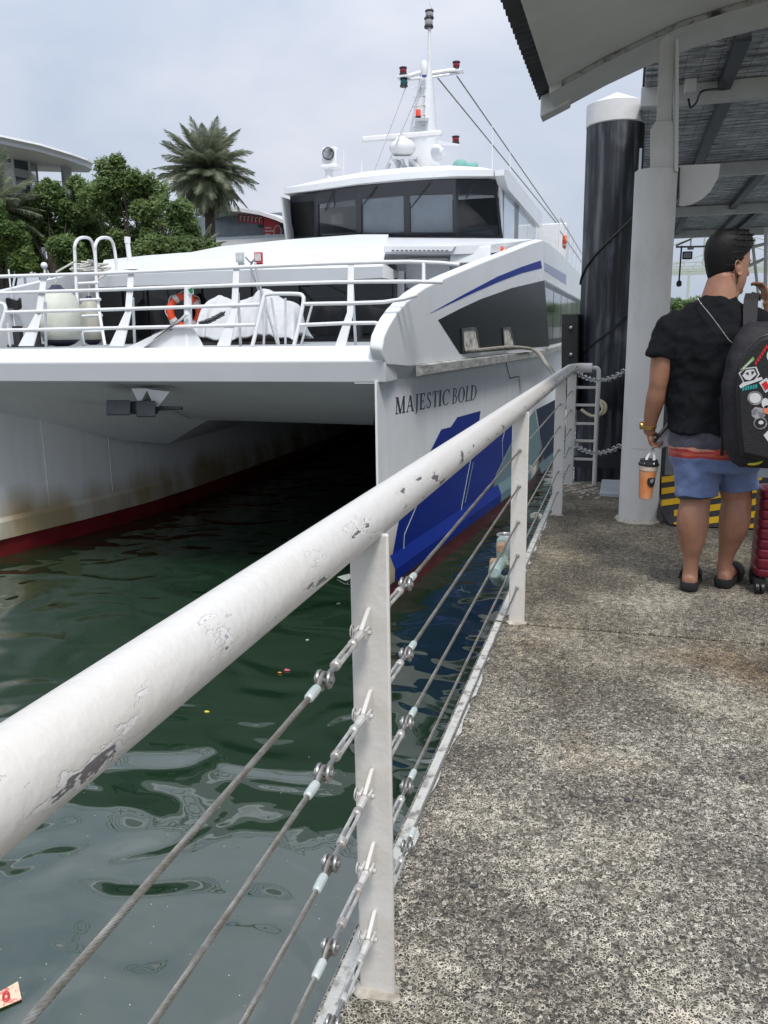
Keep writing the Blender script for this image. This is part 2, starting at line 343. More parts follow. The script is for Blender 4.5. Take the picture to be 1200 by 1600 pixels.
# ---- hulls
ST = [8.3, 8.32, 8.8, 9.6, 10.6, 12.0, 13.6, 15.5, 20, 38]
def inner(Y): return -2.50-0.26*(min(Y, 11.5)-BOWY)-0.06*max(0, min(Y, 14)-11.5)
def outer(Y): return -2.50+K1*(min(Y, KY)-BOWY)+0.0
def ring_w(Y):                    # white upper hull (above the boot line)
    i, o = inner(Y)-0.012, outer(Y)+0.012
    return [(i, Y, 0.82), (i, Y, -1.14), (i-0.05, Y, -1.2), (i-0.05, Y, -1.44), (o+0.05, Y, -1.44), (o+0.055, Y, -1.30), (o, Y, -1.15), (o, Y, 0.82)]
def ring_r(Y):
    i, o = inner(Y)-0.03, outer(Y)+0.03
    return [(i, Y, -1.441), (i+0.2*min(1, (Y-BOWY)/2), Y, -2.6), (o-0.2*min(1, (Y-BOWY)/2), Y, -2.6), (o, Y, -1.441)]
for side in (1, -1):
    f = (lambda p: Vector(p)) if side == 1 else mir
    hw = MB().loft([[f(p) for p in ring_w(Y)] for Y in ST]).build('hull', HULL, FW_, sharp=25, fix=True)
    MB().loft([[f(p) for p in ring_r(Y)] for Y in ST]).build('hull_bottom', RED, FW_, sharp=25, fix=True)
    # plate seams down the inner side
    for Y in (10.05, 11.2):
        s = MB(); a = f((inner(Y)-0.013, Y, 0.2)); b_ = f((inner(Y)-0.013, Y, -1.12)); s.tube([a, b_], 0.006, 6); s.build('weld_seam', HULL, hw)
# ---- wet-deck: sloping panel under the bow, gussets and tunnel roof
kf = 0.26
def PIN(x, y): return PL(x, y, 2*XC+2.50+0.012, BOWY, kf)          # port hull inner wall
A = Vector((2*XC+2.50, 8.42, 0.815)); Eb = Vector((-2.52, 8.42, 0.815))
B0 = PIN(0, 646); B1 = PIN(60, 656); B2 = PIN(190, 688); B3 = PIN(262, 694)
Cc = PY(325, 656, 11.6); D = PY(583, 664, 11.6)
wd = MB()
wd.face([A, Eb, D, Cc]); wd.face([A, Cc, B3, B2, B1, B0])
D2 = Vector((D.x, 11.6, D.z)); 
wd.face([Cc, D, Vector((-3.3, 36, 0.1)), Vector((-7.6, 36, 0.1))]); wd.face([B3, Cc, Vector((-7.6, 36, 0.1)), Vector((-7.9, 36, -0.4))])
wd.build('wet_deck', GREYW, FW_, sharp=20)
MB().tube([Vector(lerp(A, Eb, 0.47)), PY(300, 655, 11.5)-Vector((0, 0.02, 0.01))], 0.008, 6).build('weld_seam', GREYW, FW_)
# ---- bow fascia and fore deck
def fasc(X): return [(X, 8.34, 0.81), (X, 8.27, 1.035), (X, 8.37, 1.19), (X, 8.75, 1.19), (X, 8.75, 0.81)]
MB().loft([fasc(2*XC+2.50), fasc(-7), fasc(-4), fasc(-2.385)]).build('bow_fascia', WHITE, FW_, sharp=20, fix=True, bevel=0.012)
dk = MB(); dk.prism([(-2.55, 8.752, 1.186), (2*XC+2.55, 8.752, 1.186), (2*XC+1.75, 14.5, 1.186), (-1.75, 14.5, 1.186)], (0, 0, -0.1)); dk.build('fore_deck', mat('grey_deck_paint', (0.3, 0.32, 0.33), 0.7), FW_)
# ---- sides above the rub rail: outer face traced on the side plane, with real thickness
up_px = [(640, 574), (604, 571), (599, 558), (597, 545), (600, 526), (607, 510), (614, 498), (623, 485), (634, 473), (648, 460), (666, 448), (700, 432), (750, 411), (800, 392), (830, 380), (848, 375), (858, 545)]
up = [S2(*q) for q in up_px]
tk = S2(848, 375); tb = S2(857, 545)
CAPV = Vector((-0.15, 0.03, 0.02))
for side in (1, -1):
    f = (lambda p: Vector(p)) if side == 1 else mir
    cv = Vector(CAPV) if side == 1 else Vector((-CAPV.x, CAPV.y, CAPV.z))
    sd = MB().prism([f(p) for p in up], cv).build('bow_side', WHITE, FW_, sharp=30, bevel=0.02, seg=3)
    s = MB().prism([f(p) for p in (Vector((XA, tb.y-0.03, tb.z)), Vector((XA, tk.y-0.03, tk.z)), Vector((XA, tk.y+1.2, tk.z+0.07)), Vector((XA, 20, tk.z+0.14)), Vector((XA, 38, tk.z+0.2)), Vector((XA, 38, tb.z)))], cv*0.9).build('side_wall', WHITE, FW_, sharp=30, bevel=0.01)
    # sponson between stem and rub rail
    q = [Vector(p) for p in ((-2.498, 8.345, 0.80), (-2.387, 8.277, 1.036), (-2.387, 8.375, 1.185), (-2.75, 8.375, 1.185), (-2.75, 8.345, 0.80))]
    x9 = xs1(9.15); q2 = [Vector(p) for p in ((x9+0.002, 9.16, 0.80), (x9+0.119, 9.16, 0.97), (x9+0.119, 9.16, 1.185), (x9-0.3, 9.16, 1.185), (x9-0.3, 9.16, 0.80))]
    MB().loft([[f(p) for p in q], [f(p) for p in q2]]).build('sponson', WHITE, FW_, sharp=20, fix=True)
    # underside shelf of the upper side
    MB().hexa([f(p) for p in ((xs1(9.15), 9.15, 0.80), (xs1(KY), KY, 0.80), (xs1(KY)-0.3, KY, 0.80), (xs1(9.15)-0.3, 9.15, 0.80), (xs1(9.15)+0.125, 9.15, 0.97), (XA-0.003, KY, 0.97), (xs1(KY)-0.3, KY, 0.97), (xs1(9.15)-0.3, 9.15, 0.97))]).build('sponson', WHITE, FW_, sharp=20, fix=True)
    MB().hexa([f(p) for p in ((xs1(KY), KY, 0.80), (xs1(KY), 38, 0.80), (xs1(KY)-0.3, 38, 0.80), (xs1(KY)-0.3, KY, 0.80), (XA-0.003, KY, 0.97), (XA-0.003, 38, 0.97), (xs1(KY)-0.3, 38, 0.97), (xs1(KY)-0.3, KY, 0.97))]).build('sponson', WHITE, FW_, sharp=20, fix=True)
RUB = mat('weathered_rub_rail', (0.42, 0.42, 0.40), 0.8, col2=(0.17, 0.17, 0.16), scale=9, bump=0.004, bscale=40, stretch=(1, 0.5, 2))
for side in (1, -1):
    f = (lambda p: Vector(p)) if side == 1 else mir
    a = [Vector((xs1(9.15)+0.13, 9.15, 0.83)), Vector((xs1(9.15)+0.20, 9.17, 0.845)), Vector((xs1(9.15)+0.20, 9.17, 0.95)), Vector((xs1(9.15)+0.12, 9.15, 0.965))]
    dY = KY-9.15; v = Vector((dY*K1, dY, 0.0))
    MB().loft([[f(p) for p in a], [f(p+v) for p in a], [f(p+v+Vector((0, 20, 0))) for p in a]]).build('rub_rail', RUB, FW_, sharp=20, fix=True)
# ---- livery panels (flat vinyl print, 4 mm proud)
def vinyl(name, px, m, fn=S1, off=0.018, th=0.004):
    pts = [fn(x, y, off) for x, y in px]; return MB().prism(pts, (-th, 0, 0)).build(name, m, FW_, sharp=0)
vinyl('livery_panel', [(612, 877), (624, 812), (645, 765), (673, 705), (690, 671), (705, 667), (715, 652), (751, 642), (748, 664), (803, 650), (804, 682), (775, 741), (766, 790), (700, 827)], BLUE)
vinyl('livery_panel', [(804, 684), (836, 640), (846, 700), (830, 742), (772, 786), (766, 787), (775, 743)], TEAL)
vinyl('livery_panel', [(838, 640), (880, 618), (884, 700), (852, 728), (848, 700)], NAVY)
vinyl('livery_panel', [(842, 726), (884, 690), (884, 706), (846, 740)], TEAL, off=0.019)
# chine strip in blue along the spray rail
ch = MB()
def chs(Y0, Y1, m, name):
    o0, o1 = outer(Y0)+0.014, outer(Y1)+0.014
    c = MB(); R = []
    for Y in (Y0, (Y0+Y1)/2, Y1):
        o = outer(Y)+0.016
        R.append([(o+0.001, Y, -1.14), (o+0.058, Y, -1.302), (o+0.053, Y, -1.438), (o+0.045, Y, -1.438), (o+0.05, Y, -1.30), (o-0.006, Y, -1.142)])
    c.loft(R).build(name, m, FW_, sharp=20, fix=True)
chs(8.6, 13.2, BLUE, 'livery_chine'); chs(13.2, 15.4, TEAL, 'livery_chine')
WL = mat('white_pinstripe', (0.55, 0.63, 0.7), 0.35)
def strip(px, wd=0.014, m=WL, fn=S1, off=0.024, name='pinstripe'):
    pts = [fn(x, y, off) for x, y in px]; c = MB()
    for a, b_ in zip(pts, pts[1:]):
        d = (b_-a).normalized(); nn = Vector((K1, 1, 0)).normalized().cross(Vector((1, -K1, 0)).normalized()); side = d.cross(Vector((1, -K1, 0)).normalized()).normalized()*wd/2
        c.prism([a-side, a+side, b_+side, b_-side], (-0.003, 0, 0))
    return c.build(name, m, FW_, sharp=0)
strip([(651, 791), (632, 836), (631, 864), (636, 870)]); strip([(737, 712), (734, 728), (722, 790), (720, 806)]); strip([(740, 722), (727, 786)], 0.03, TEAL)
strip([(790, 668), (785, 690), (786, 720)])
strip([(791, 566), (797, 591), (811, 588), (813, 610)], 0.018, BLACK, name='shell_door_seam')
# dark window band, hawse openings, stripe
vinyl('window_band', [(719, 553), (685, 500), (720, 482), (750, 468), (800, 450), (851, 438), (858, 541)], CHARC, S2, 0.004)
def fairlead(px, name='fairlead'):
    pts = [S2(x, y, 0.006) for x, y in px]; c = sum(pts, Vector())/len(pts)
    fr = MB(); o = [c+(p-c)*1.22+Vector((0.01, 0, 0)) for p in pts]; n = len(pts)
    fr.add(o+[p+Vector((0.012, 0, 0)) for p in pts]+[p-Vector((0.004, 0, 0)) for p in pts]+[c+(p-c)*1.22-Vector((0.004, 0, 0)) for p in pts],
           [f for i in range(n) for f in ((i, (i+1) % n, n+(i+1) % n, n+i), (n+i, n+(i+1) % n, 2*n+(i+1) % n, 2*n+i), (i, 3*n+i, 3*n+(i+1) % n, (i+1) % n))])
    fo = fr.build(name, mat('black_window_frame', (0.012, 0.012, 0.014), 0.3), FW_, fix=True)
    MB().prism([p+Vector((0.003, 0, 0)) for p in pts], (-0.002, 0, 0)).build('opening', mat('lit_cream_interior', (0.62, 0.6, 0.54), 0.6, col2=(0.2, 0.19, 0.17), scale=7, lo=0.45, hi=0.62), fo, sharp=0)
    return fo
fairlead([(723, 516), (740, 514), (743, 518), (748, 545), (725, 549)])
fairlead([(786, 515), (796, 514), (803, 539), (788, 543)])
vinyl('blue_stripe', [(673, 489), (727, 459), (778, 432), (815, 417), (845, 407), (847, 419), (815, 427), (778, 441), (739, 458)], BLUE, S2, 0.004)
def AFT(y, z, off=0.0): return Vector((XA+off, y, z))
t2 = S2(846, 407); t3 = S2(846, 419); b0 = S2(851, 438); b1 = S2(858, 541)
def vin2(name, pts, m, off=0.004): return MB().prism([Vector((XA+off, p[0], p[1])) for p in pts], (-0.003, 0, 0)).build(name, m, FW_, sharp=0)
vin2('blue_stripe', [(t2.y, t2.z), (22, t2.z+0.12), (22, t3.z+0.02), (t3.y, t3.z)], FADEB)
sb = vin2('window_band', [(b0.y-0.05, b0.z), (36, b0.z+0.05), (36, b1.z), (b1.y-0.1, b1.z)], CHARC)
SIDEG = mat('side_window_glass', (0.02, 0.024, 0.03), 0.06, var=0.2, spec=1.0)
for k in range(7):
    y0 = 16.35+k*2.1; 
    vin2('side_window', [(y0, b0.z-0.1), (y0+1.95, b0.z-0.1), (y0+1.95, b1.z+0.12), (y0, b1.z+0.12)], SIDEG, 0.008)
MB().prism([Vector((XA+0.01, b0.y-0.05, b0.z+0.02)), Vector((XA+0.01, 36, b0.z+0.07)), Vector((XA+0.01, 36, b0.z+0.12)), Vector((XA+0.01, b0.y-0.05, b0.z+0.05))], (-0.008, 0, 0)).build('eyebrow_trim', WHITE, FW_)
# ---- ship's name in serif capitals
def ringp(cx, cy, rx, ry, ix, iy, a0, a1, n=14, dx=0.0):
    P = []
    for k in range(n):
        p, q = rad(lerp(a0, a1, k/n)), rad(lerp(a0, a1, (k+1)/n))
        P.append([(cx+rx*math.cos(p), cy+ry*math.sin(p)), (cx+rx*math.cos(q), cy+ry*math.sin(q)), (cx+dx+ix*math.cos(q), cy+iy*math.sin(q)), (cx+dx+ix*math.cos(p), cy+iy*math.sin(p))])
    return P
def sg(x0, y0, x1, y1, w_): return [(x0-w_*0.6, y0), (x0+w_*0.6, y0), (x1+w_*0.6, y1), (x1-w_*0.6, y1)]
def hb(x0, x1, y, h=0.06): return [(x0, y), (x1, y), (x1, y+h), (x0, y+h)]
GL = {
 'M': [sg(0.12, 0, 0.14, 1, 0.07), sg(0.2, 1, 0.5, 0.0, 0.15), sg(0.5, 0, 0.83, 1, 0.07), sg(0.86, 0, 0.86, 1, 0.15), hb(0, 0.26, 0), hb(0.7, 1.0, 0), hb(0.02, 0.24, 0.955), hb(0.78, 1, 0.955)],
 'A': [sg(0.12, 0, 0.5, 1, 0.07), sg(0.86, 0, 0.5, 1, 0.17), hb(0.28, 0.72, 0.33), hb(0, 0.28, 0), hb(0.68, 1.05, 0)],
 'J': [sg(0.62, 0.0, 0.62, 1, 0.3), hb(0.3, 0.95, 0.955)] + ringp(0.3, 0.0, 0.47, 0.2, 0.2, 0.13, -100, 0, 8),
 'E': [sg(0.27, 0, 0.27, 1, 0.2), hb(0.05, 0.9, 0), hb(0.05, 0.85, 0.955), hb(0.3, 0.68, 0.49), [(0.83, 0), (0.97, 0.22), (0.9, 0.22), (0.74, 0.03)], [(0.86, 1), (0.88, 0.78), (0.82, 0.78), (0.72, 0.97)], [(0.65, 0.4), (0.7, 0.4), (0.7, 0.62), (0.65, 0.62)]],
 'S': ringp(0.5, 0.755, 0.36, 0.255, 0.2, 0.2, 30, 235, 12) + ringp(0.5, 0.26, 0.4, 0.27, 0.2, 0.215, -150, 55, 12) + [[(0.24, 0.6), (0.36, 0.66), (0.82, 0.44), (0.72, 0.36)], [(0.76, 0.75), (0.82, 0.75), (0.8, 1.0), (0.74, 1.0)], [(0.12, 0.26), (0.18, 0.26), (0.17, 0), (0.1, 0)]],
 'T': [sg(0.5, 0, 0.5, 1, 0.2), hb(0.3, 0.7, 0), hb(0.02, 0.98, 0.955), [(0.02, 1), (0.1, 1), (0.05, 0.75), (0, 0.75)], [(0.9, 1), (0.98, 1), (1, 0.75), (0.95, 0.75)]],
 'I': [sg(0.5, 0, 0.5, 1, 0.42), hb(0.05, 0.95, 0), hb(0.05, 0.95, 0.955)],
 'C': ringp(0.55, 0.5, 0.52, 0.52, 0.34, 0.47, 45, 318, 22, 0.02) + [[(0.9, 0.68), (0.96, 0.68), (0.95, 1.0), (0.88, 1.0)]],
 'B': [sg(0.24, 0, 0.24, 1, 0.18), hb(0.02, 0.5, 0), hb(0.02, 0.48, 0.955), hb(0.25, 0.5, 0.51)] + ringp(0.46, 0.755, 0.36, 0.245, 0.18, 0.2, -90, 90, 10) + ringp(0.48, 0.265, 0.46, 0.268, 0.27, 0.222, -90, 90, 10),
 'O': ringp(0.5, 0.5, 0.5, 0.52, 0.31, 0.475, 0, 360, 26),
 'L': [sg(0.28, 0, 0.28, 1, 0.2), hb(0.05, 0.92, 0), hb(0.05, 0.52, 0.955), [(0.84, 0), (0.98, 0.26), (0.91, 0.26), (0.74, 0.03)]],
 'D': [sg(0.22, 0, 0.22, 1, 0.17), hb(0.02, 0.45, 0), hb(0.02, 0.45, 0.955)] + ringp(0.42, 0.5, 0.55, 0.5, 0.37, 0.455, -90, 90, 16)}
NAMEM = mat('dark_navy_lettering', (0.012, 0.022, 0.055), 0.4)
def name_px(u, v):                     # u: pixel across, v: 0..1 base to cap
    t = (u-617)/(744-617); yb = lerp(647.5, 624.5, t); yt = lerp(621.5, 601, t)
    return S1(u+v*2.0*(t), lerp(yb, yt, v), 0.0148)
nm = thing('ship_name', None, None); nm.parent = ferry; nm.location = -Vector(ferry.location); del_name = nm
for chh, z0, z1 in (('M', 727, 777), ('A', 783, 822), ('J', 826, 846), ('E', 851, 882), ('S', 887, 913), ('T', 918, 947), ('I', 950, 966), ('C', 969, 1006), ('B', 1021, 1047), ('O', 1051, 1085), ('L', 1089, 1113), ('D', 1114, 1147)):
    x0, x1 = 400+z0*0.3, 400+z1*0.3; c = MB()
    for poly in GL[chh]: 
        c.prism([name_px(lerp(x0, x1, u), v) for u, v in poly], (-0.002, 0, 0))
    c.build('letter', NAMEM, nm, sharp=0)
# ---- cabin front, mullions, visor
CY = 12.7
zt = 2.24
wall = MB()
X0, X1 = PY(158, 500, CY).x, PY(616, 500, CY).x
MB().box2((X0-0.02, CY+0.03, 1.19), (X1+0.0, CY+0.2, zt+0.1)).build('cabin_wall', mat('cabin_black', (0.008, 0.008, 0.009), 0.4), FW_)
for a, b_ in ((158, 194), (196, 233), (235, 318), (320, 395), (397, 470), (472, 545), (547, 614)):
    xa, xb = PY(a, 500, CY).x, PY(b_, 500, CY).x
    MB().box2((xa+0.012, CY, 1.28), (xb-0.012, CY+0.028, zt)).build('front_window', BLACKG, FW_)
VF = 12.05                                   # visor front edge
def vis(x, yl, yu, xb, yb): return [PY(x, yl, VF+0.05), PY(x, yu, VF), PY(xb, yb+(8 if x < 500 else 4), 15.5)+Vector((0, 0, 0.10)), PY(xb, yb, 18.9), PY(xb, yb, 18.9)-Vector((0, 0, 0.5)), PY(x, yl, VF+0.05)+Vector((0, 6, 0.02))]
rings = [vis(*a) for a in ((154, 449, 432, 163, 406), (200, 447, 429, 230, 399), (270, 445, 426, 300, 394), (340, 443, 423, 345, 385), (455, 440, 420, 458, 374), (540, 437, 418, 560, 371), (598, 434, 416, 607, 371))]
vo = MB().loft(rings).build('visor_roof', WHITE, FW_, sharp=40, fix=True)
# alcove with door on the starboard side
AY = 13.3
def panel(name, px, Y, m, th=0.03, parent=FW_): return MB().prism([PY(x, y, Y) for x, y in px], (0, th, 0)).build(name, m, parent, bevel=0.006)
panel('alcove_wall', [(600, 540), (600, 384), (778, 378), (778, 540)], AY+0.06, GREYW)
panel('alcove_post', [(616, 535), (616, 424), (631, 423), (631, 535)], AY-0.35, WHITE)
dr = panel('door', [(634, 500), (634, 408), (640, 403), (698, 403), (703, 407), (704, 500)], AY, WHITE, 0.05)
MB().tube([PY(640, 451, AY-0.02)-Vector((0, 0.05, 0)), PY(636, 451, AY-0.02)-Vector((0, 0.05, 0)), PY(636, 451, AY)], 0.012).build('door_handle', STEEL, dr)
panel('alcove_header', [(600, 394), (604, 384), (712, 384), (706, 393)], 12.5, WHITE, 0.9)
for k in range(13): 
    p = PY(614+k*7, 391.5, 12.49); MB().box(p, (0.04, 0.01, 0.012)).build('vent_slot', BLACK, FW_)
MB().hexa([PY(702, 412, 12.6), PY(766, 410, 12.6), PY(772, 410, 13.6), PY(702, 412, 13.6), PY(707, 386, 12.65), PY(766, 384, 12.65), PY(772, 384, 13.6), PY(707, 386, 13.6)]).build('deck_locker', WHITE, FW_, fix=True, bevel=0.015)
c = MB(); aa = [PY(602, 384, 12.55), PY(712, 384, 12.55), PY(768, 382, 12.7), PY(812, 377, 15.0), PY(835, 374, 18.9), PY(786, 372.5, 18.9), PY(607, 371, 18.9)]
c.prism(aa, (0, 0, -0.12)); c.build('visor_roof', WHITE, FW_, sharp=40)
MB().box2((PY(600, 500, 14).x-0.4, 13.7, 1.2), (-2.55, 18.9, 2.5)).build('deckhouse_block', WHITE, FW_)
# main deckhouse block behind
MB().box2((2*XC+2.6, 19.9, 1.2), (-2.6, 36, 3.2)).build('main_deckhouse', WHITE, FW_, bevel=0.05)
# strip lights under the visor
for px in ((252, 313, 438), (523, 585, 423)):
    a = PY(px[0], px[2]-1, VF+0.2); b_ = PY(px[1], px[2]-3, VF+0.2)
    c = MB(); c.tube([a, b_], 0.022, 8); lf = c.build('strip_light', mat('frosted_tube', (0.6, 0.62, 0.62), 0.3), FW_)
    k = MB()
    for q in (a, lerp(a, b_, 0.35), b_): k.box(q+Vector((0, 0, 0.05)), (0.05, 0.05, 0.08))
    k.box(lerp(a, b_, 0.35)+Vector((0, 0, 0.06)), ((b_-a).length*0.9, 0.03, 0.025)); k.build('bracket', WHITE2, lf)
# ---- wheelhouse
bots = [(456, 374, 20.2), (494, 372, 19.55), (560, 370.5, 19.12), (636, 368.5, 19.0), (713, 368.5, 19.15), (786, 372, 19.75)]
tops = [(453, 306, 19.8), (493, 302, 19.15), (559, 291, 18.72), (635, 283, 18.6), (712, 280, 18.75), (775, 283, 19.35)]
BP = [PY(*q) for q in bots]; TP = [PY(*q) for q in tops]
zb = 3.42; zt_ = [p.z for p in TP]
def wpt(u, v):                             # u in facet units, v 0..1
    i = min(int(u), 4); t = u-i
    return lerp(lerp(BP[i], BP[i+1], t), lerp(TP[i], TP[i+1], t), v)
wf = MB()
GLASS = bpy.data.materials.new('bridge_glass'); GLASS.use_nodes = True
nt = GLASS.node_tree; nt.nodes.clear(); o_ = nt.nodes.new('ShaderNodeOutputMaterial'); mxs = nt.nodes.new('ShaderNodeMixShader'); tr = nt.nodes.new('ShaderNodeBsdfTransparent'); gl = nt.nodes.new('ShaderNodeBsdfGlossy'); fr = nt.nodes.new('ShaderNodeFresnel')
tr.inputs[0].default_value = (0.8, 0.83, 0.86, 1); gl.inputs['Roughness'].default_value = 0.10; fr.inputs[0].default_value = 1.42
nt.links.new(fr.outputs[0], mxs.inputs[0]); nt.links.new(tr.outputs[0], mxs.inputs[1]); nt.links.new(gl.outputs[0], mxs.inputs[2]); nt.links.new(mxs.outputs[0], o_.inputs[0])
FRAME = mat('charcoal_window_frame', (0.022, 0.026, 0.034), 0.3, var=0.2)
BL = mat('silver_sunshade', (0.66, 0.68, 0.71), 0.4, col2=(0.5, 0.52, 0.55), scale=2.0, metal=0.0, bump=0.01, bscale=5)
def inset(i, mgl, mgr, mb, mt):
    return [(i+mgl, mb), (i+1-mgr, mb), (i+1-mgr, 1-mt), (i+mgl, 1-mt)]
for i in range(5):
    a = inset(i, 0.06 if i else 0.03, 0.06, 0.05, 0.24 if i else 0.16)
    nrm = (wpt(i+0.9, 0)-wpt(i+0.1, 0)).cross(Vector((0, 0, 1))).normalized()
    if nrm.y > 0: nrm = -nrm
    o4 = [wpt(i, 0), wpt(i+0.99999, 0), wpt(i+0.99999, 1), wpt(i, 1)]; i4 = [wpt(*q) for q in a]
    c = MB()
    for th0, th1 in ((0.0, -0.07),):
        F = o4+i4; Bk = [p-nrm*0.07 for p in F]
        c.add(F+Bk, [f for k in range(4) for f in ((k, (k+1) % 4, 4+(k+1) % 4, 4+k), (8+k, 12+k, 12+(k+1) % 4, 8+(k+1) % 4), (4+k, 4+(k+1) % 4, 12+(k+1) % 4, 12+k), (k, 8+k, 8+(k+1) % 4, (k+1) % 4))])
    fo = c.build('bridge_window', FRAME, FW_, fix=True, sharp=20)
    MB().prism([p-nrm*0.025 for p in i4], -nrm*0.004).build('pane', GLASS, fo, sharp=0)
    if i in (2, 3):
        MB().prism([p-nrm*0.09 for p in [wpt(*q) for q in inset(i, 0.075, 0.075, 0.07, 0.25)]], -nrm*0.005).build('sunshade', BL, fo, sharp=0)
# wipers
for (xa, ya, xb, yb, Y) in ((588, 292, 566, 322, 18.65), (672, 288, 642, 325, 18.6), (740, 288, 728, 310, 18.8), (520, 300, 508, 330, 18.95)):
    MB().tube([PY(xa, ya, Y), PY(xb, yb, Y+0.08)], 0.014, 6).tube([PY(xb-2, yb-9, Y+0.07), PY(xb+6, yb+6, Y+0.1)] if False else [PY(xb, yb, Y+0.08), PY(xb+9, yb-12, Y+0.06)], 0.01, 6).build('wiper', BLACK, FW_)
# bridge interior: floor, console, back wall, chair
ib = mat('bridge_interior', (0.03, 0.032, 0.035), 0.7)
MB().box2((-8.14, 21.6, 3.4), (-2.95, 21.7, 4.55)).build('bridge_back_wall', ib, FW_)
MB().box2((-7.5, 20.35, 3.4), (-2.95, 20.8, 3.75)).build('console', mat('bridge_console_grey', (0.3, 0.31, 0.32), 0.6), FW_, bevel=0.05)
MB().box2((-3.9, 19.8, 3.4), (-3.05, 20.3, 3.62)).build('console', mat('bridge_console_grey', (0.3, 0.31, 0.32), 0.6), FW_, bevel=0.08)
# side wall with two side panes
xr = BP[5].x; xl = BP[0].x; zb5, zt5 = BP[5].z, TP[5].z-0.02
sideg = mat('reflection_paled_side_glass', (0.42, 0.5, 0.58), 0.08, var=0.1, spec=1.0)  # base colour paled to stand for bright reflections in the panes
for X, sgn in ((xr, 1), (xl, -1)):
    MB().prism([(X-0.03*sgn, 19.85, zb5-0.3), (X-0.03*sgn, 27, zb5-0.3), (X-0.03*sgn, 27, zt5+0.1), (X-0.03*sgn, 19.45, zt5)], (-0.05*sgn, 0, 0)).build('bridge_side', WHITE, FW_)
    for y0, y1, mm in ((19.95, 21.7, sideg), (21.75, 22.5, FRAME), (22.55, 24.6, sideg), (24.7, 26.6, sideg)):
        MB().prism([(X, y0, zb5-0.08), (X, y1, zb5-0.08), (X, y1, min(zt5-0.10, 4.44)), (X, y0-0.1, min(zt5-0.08, 4.44))], (-0.02*sgn, 0, 0)).build('side_pane', mm, FW_, sharp=0)
# roof with brim
rf = [(443, 303, 19.5), (492, 297, 18.85), (560, 287, 18.35), (636, 279.5, 18.2), (712, 275, 18.35), (771, 275, 18.9)]
low = [PY(*q) for q in rf]
back = [Vector((low[-1].x+0.05, 27.5, low[-1].z+0.05)), Vector((low[0].x-0.05, 27.5, low[0].z+0.05))]
lowr = low+back
ctr = Vector((-5.4, 22.5, 0))
up1 = [p+Vector((0, 0, 0.13)) for p in lowr]
up2 = [Vector((lerp(p.x, ctr.x, 0.12), lerp(p.y, ctr.y, 0.12), max(p.z+0.2, 4.86))) for p in lowr]
up3 = [Vector((lerp(p.x, ctr.x, 0.6), lerp(p.y, ctr.y, 0.6), 5.1)) for p in lowr]
lo1 = [Vector((lerp(p.x, ctr.x, 0.06), lerp(p.y, ctr.y, 0.06), p.z+0.02)) for p in lowr]
MB().loft([lo1, lowr, up1, up2, up3]).build('bridge_roof', WHITE, FW_, sharp=35, fix=True)
# side fairing of the roof running aft
MB().prism([(-2.72, 18.95, 4.6), (-2.72, 19.6, 4.42), (-2.72, 27.2, 4.42), (-2.72, 27.4, 4.5), (-2.72, 27.4, 4.86), (-2.72, 19.6, 4.82), (-2.72, 18.95, 4.72)], (-0.2, 0, 0)).build('roof_fairing', WHITE, FW_)
MB().box2((-2.9, 28, 3.2), (-2.0, 29.3, 4.62)).build('aft_locker', WHITE2, FW_, bevel=0.03)
# aft upper rail with lifebuoys seen end-on beyond the knuckle
ar = MB()
for z in (3.75, 4.05): ar.tube([(-1.75, 22, z), (-1.75, 36, z)], 0.02, 6)
for k in range(8): ar.tube([(-1.75, 22+2*k, 3.2), (-1.75, 22+2*k, 4.05)], 0.02, 6)
ar.build('upper_rail', WHITE2, FW_)
ORANGE = mat('orange_lifebuoy', (0.72, 0.075, 0.02), 0.5, var=0.1); 
# ---- mast, radar, lights and aerials on the bridge roof
MY = 21.5
def pm(x, y, Y=MY): return PY(x, y, Y)
mast = MB(); mast.tube([pm(664, 275), pm(661, 212), pm(666, 122), pm(667, 108)], [0.42, 0.36, 0.17, 0.14], 18); mast = mast.build('mast', WHITE, FW_)
MB().tube([pm(671, 116), pm(671, 40)], 0.04, 10).build('mast_pole', WHITE2, mast)
c = MB(); c.tube([pm(668, 110), pm(628, 122, 21.1)], 0.05, 8).tube([pm(668, 122), pm(630, 124, 21.1)], 0.035, 8); c.build('crossarm', WHITE2, mast)
c = MB(); c.tube([pm(672, 115), pm(718, 108, 21.8)], 0.05, 8).tube([pm(672, 121), pm(716, 114, 21.8)], 0.035, 8); c.build('crossarm', WHITE2, mast)
c = MB(); c.box(pm(631, 121, 21.1), (0.3, 0.3, 0.04)).box(pm(714, 112, 21.8), (0.3, 0.3, 0.04)); c.build('light_shelf', WHITE2, mast)
RLENS = mat('red_lens', (0.2, 0.012, 0.02), 0.12, var=0.3); GLENS = mat('green_lens', (0.0, 0.12, 0.11), 0.12, var=0.3); CLENS = mat('clear_lens', (0.36, 0.37, 0.38), 0.1, var=0.4, scale=12); AMB = mat('amber_red_beacon', (0.75, 0.06, 0.02), 0.2, var=0.1)
def navlight(p, lens, h=0.3, r=0.11, parent=None):
    b = MB(); b.lathe([(r*1.05, 0), (r*1.15, h*0.06), (r*1.1, h*0.22), (r*0.5, h*0.24), (r*0.5, h*0.8), (r*1.15, h*0.82), (r*1.1, h*0.96), (r*0.5, h)], p)
    o = b.build('nav_light', BLACK, parent); MB().lathe([(r*0.85, h*0.23), (r*0.98, h*0.35), (r*0.98, h*0.7), (r*0.85, h*0.82)], p).build('lens', lens, o); return o
navlight(pm(630, 118, 21.1), RLENS, 0.19, 0.085, mast); navlight(pm(631, 136, 21.1), GLENS, 0.21, 0.085, mast)
navlight(pm(713, 109, 21.8), RLENS, 0.19, 0.085, mast)
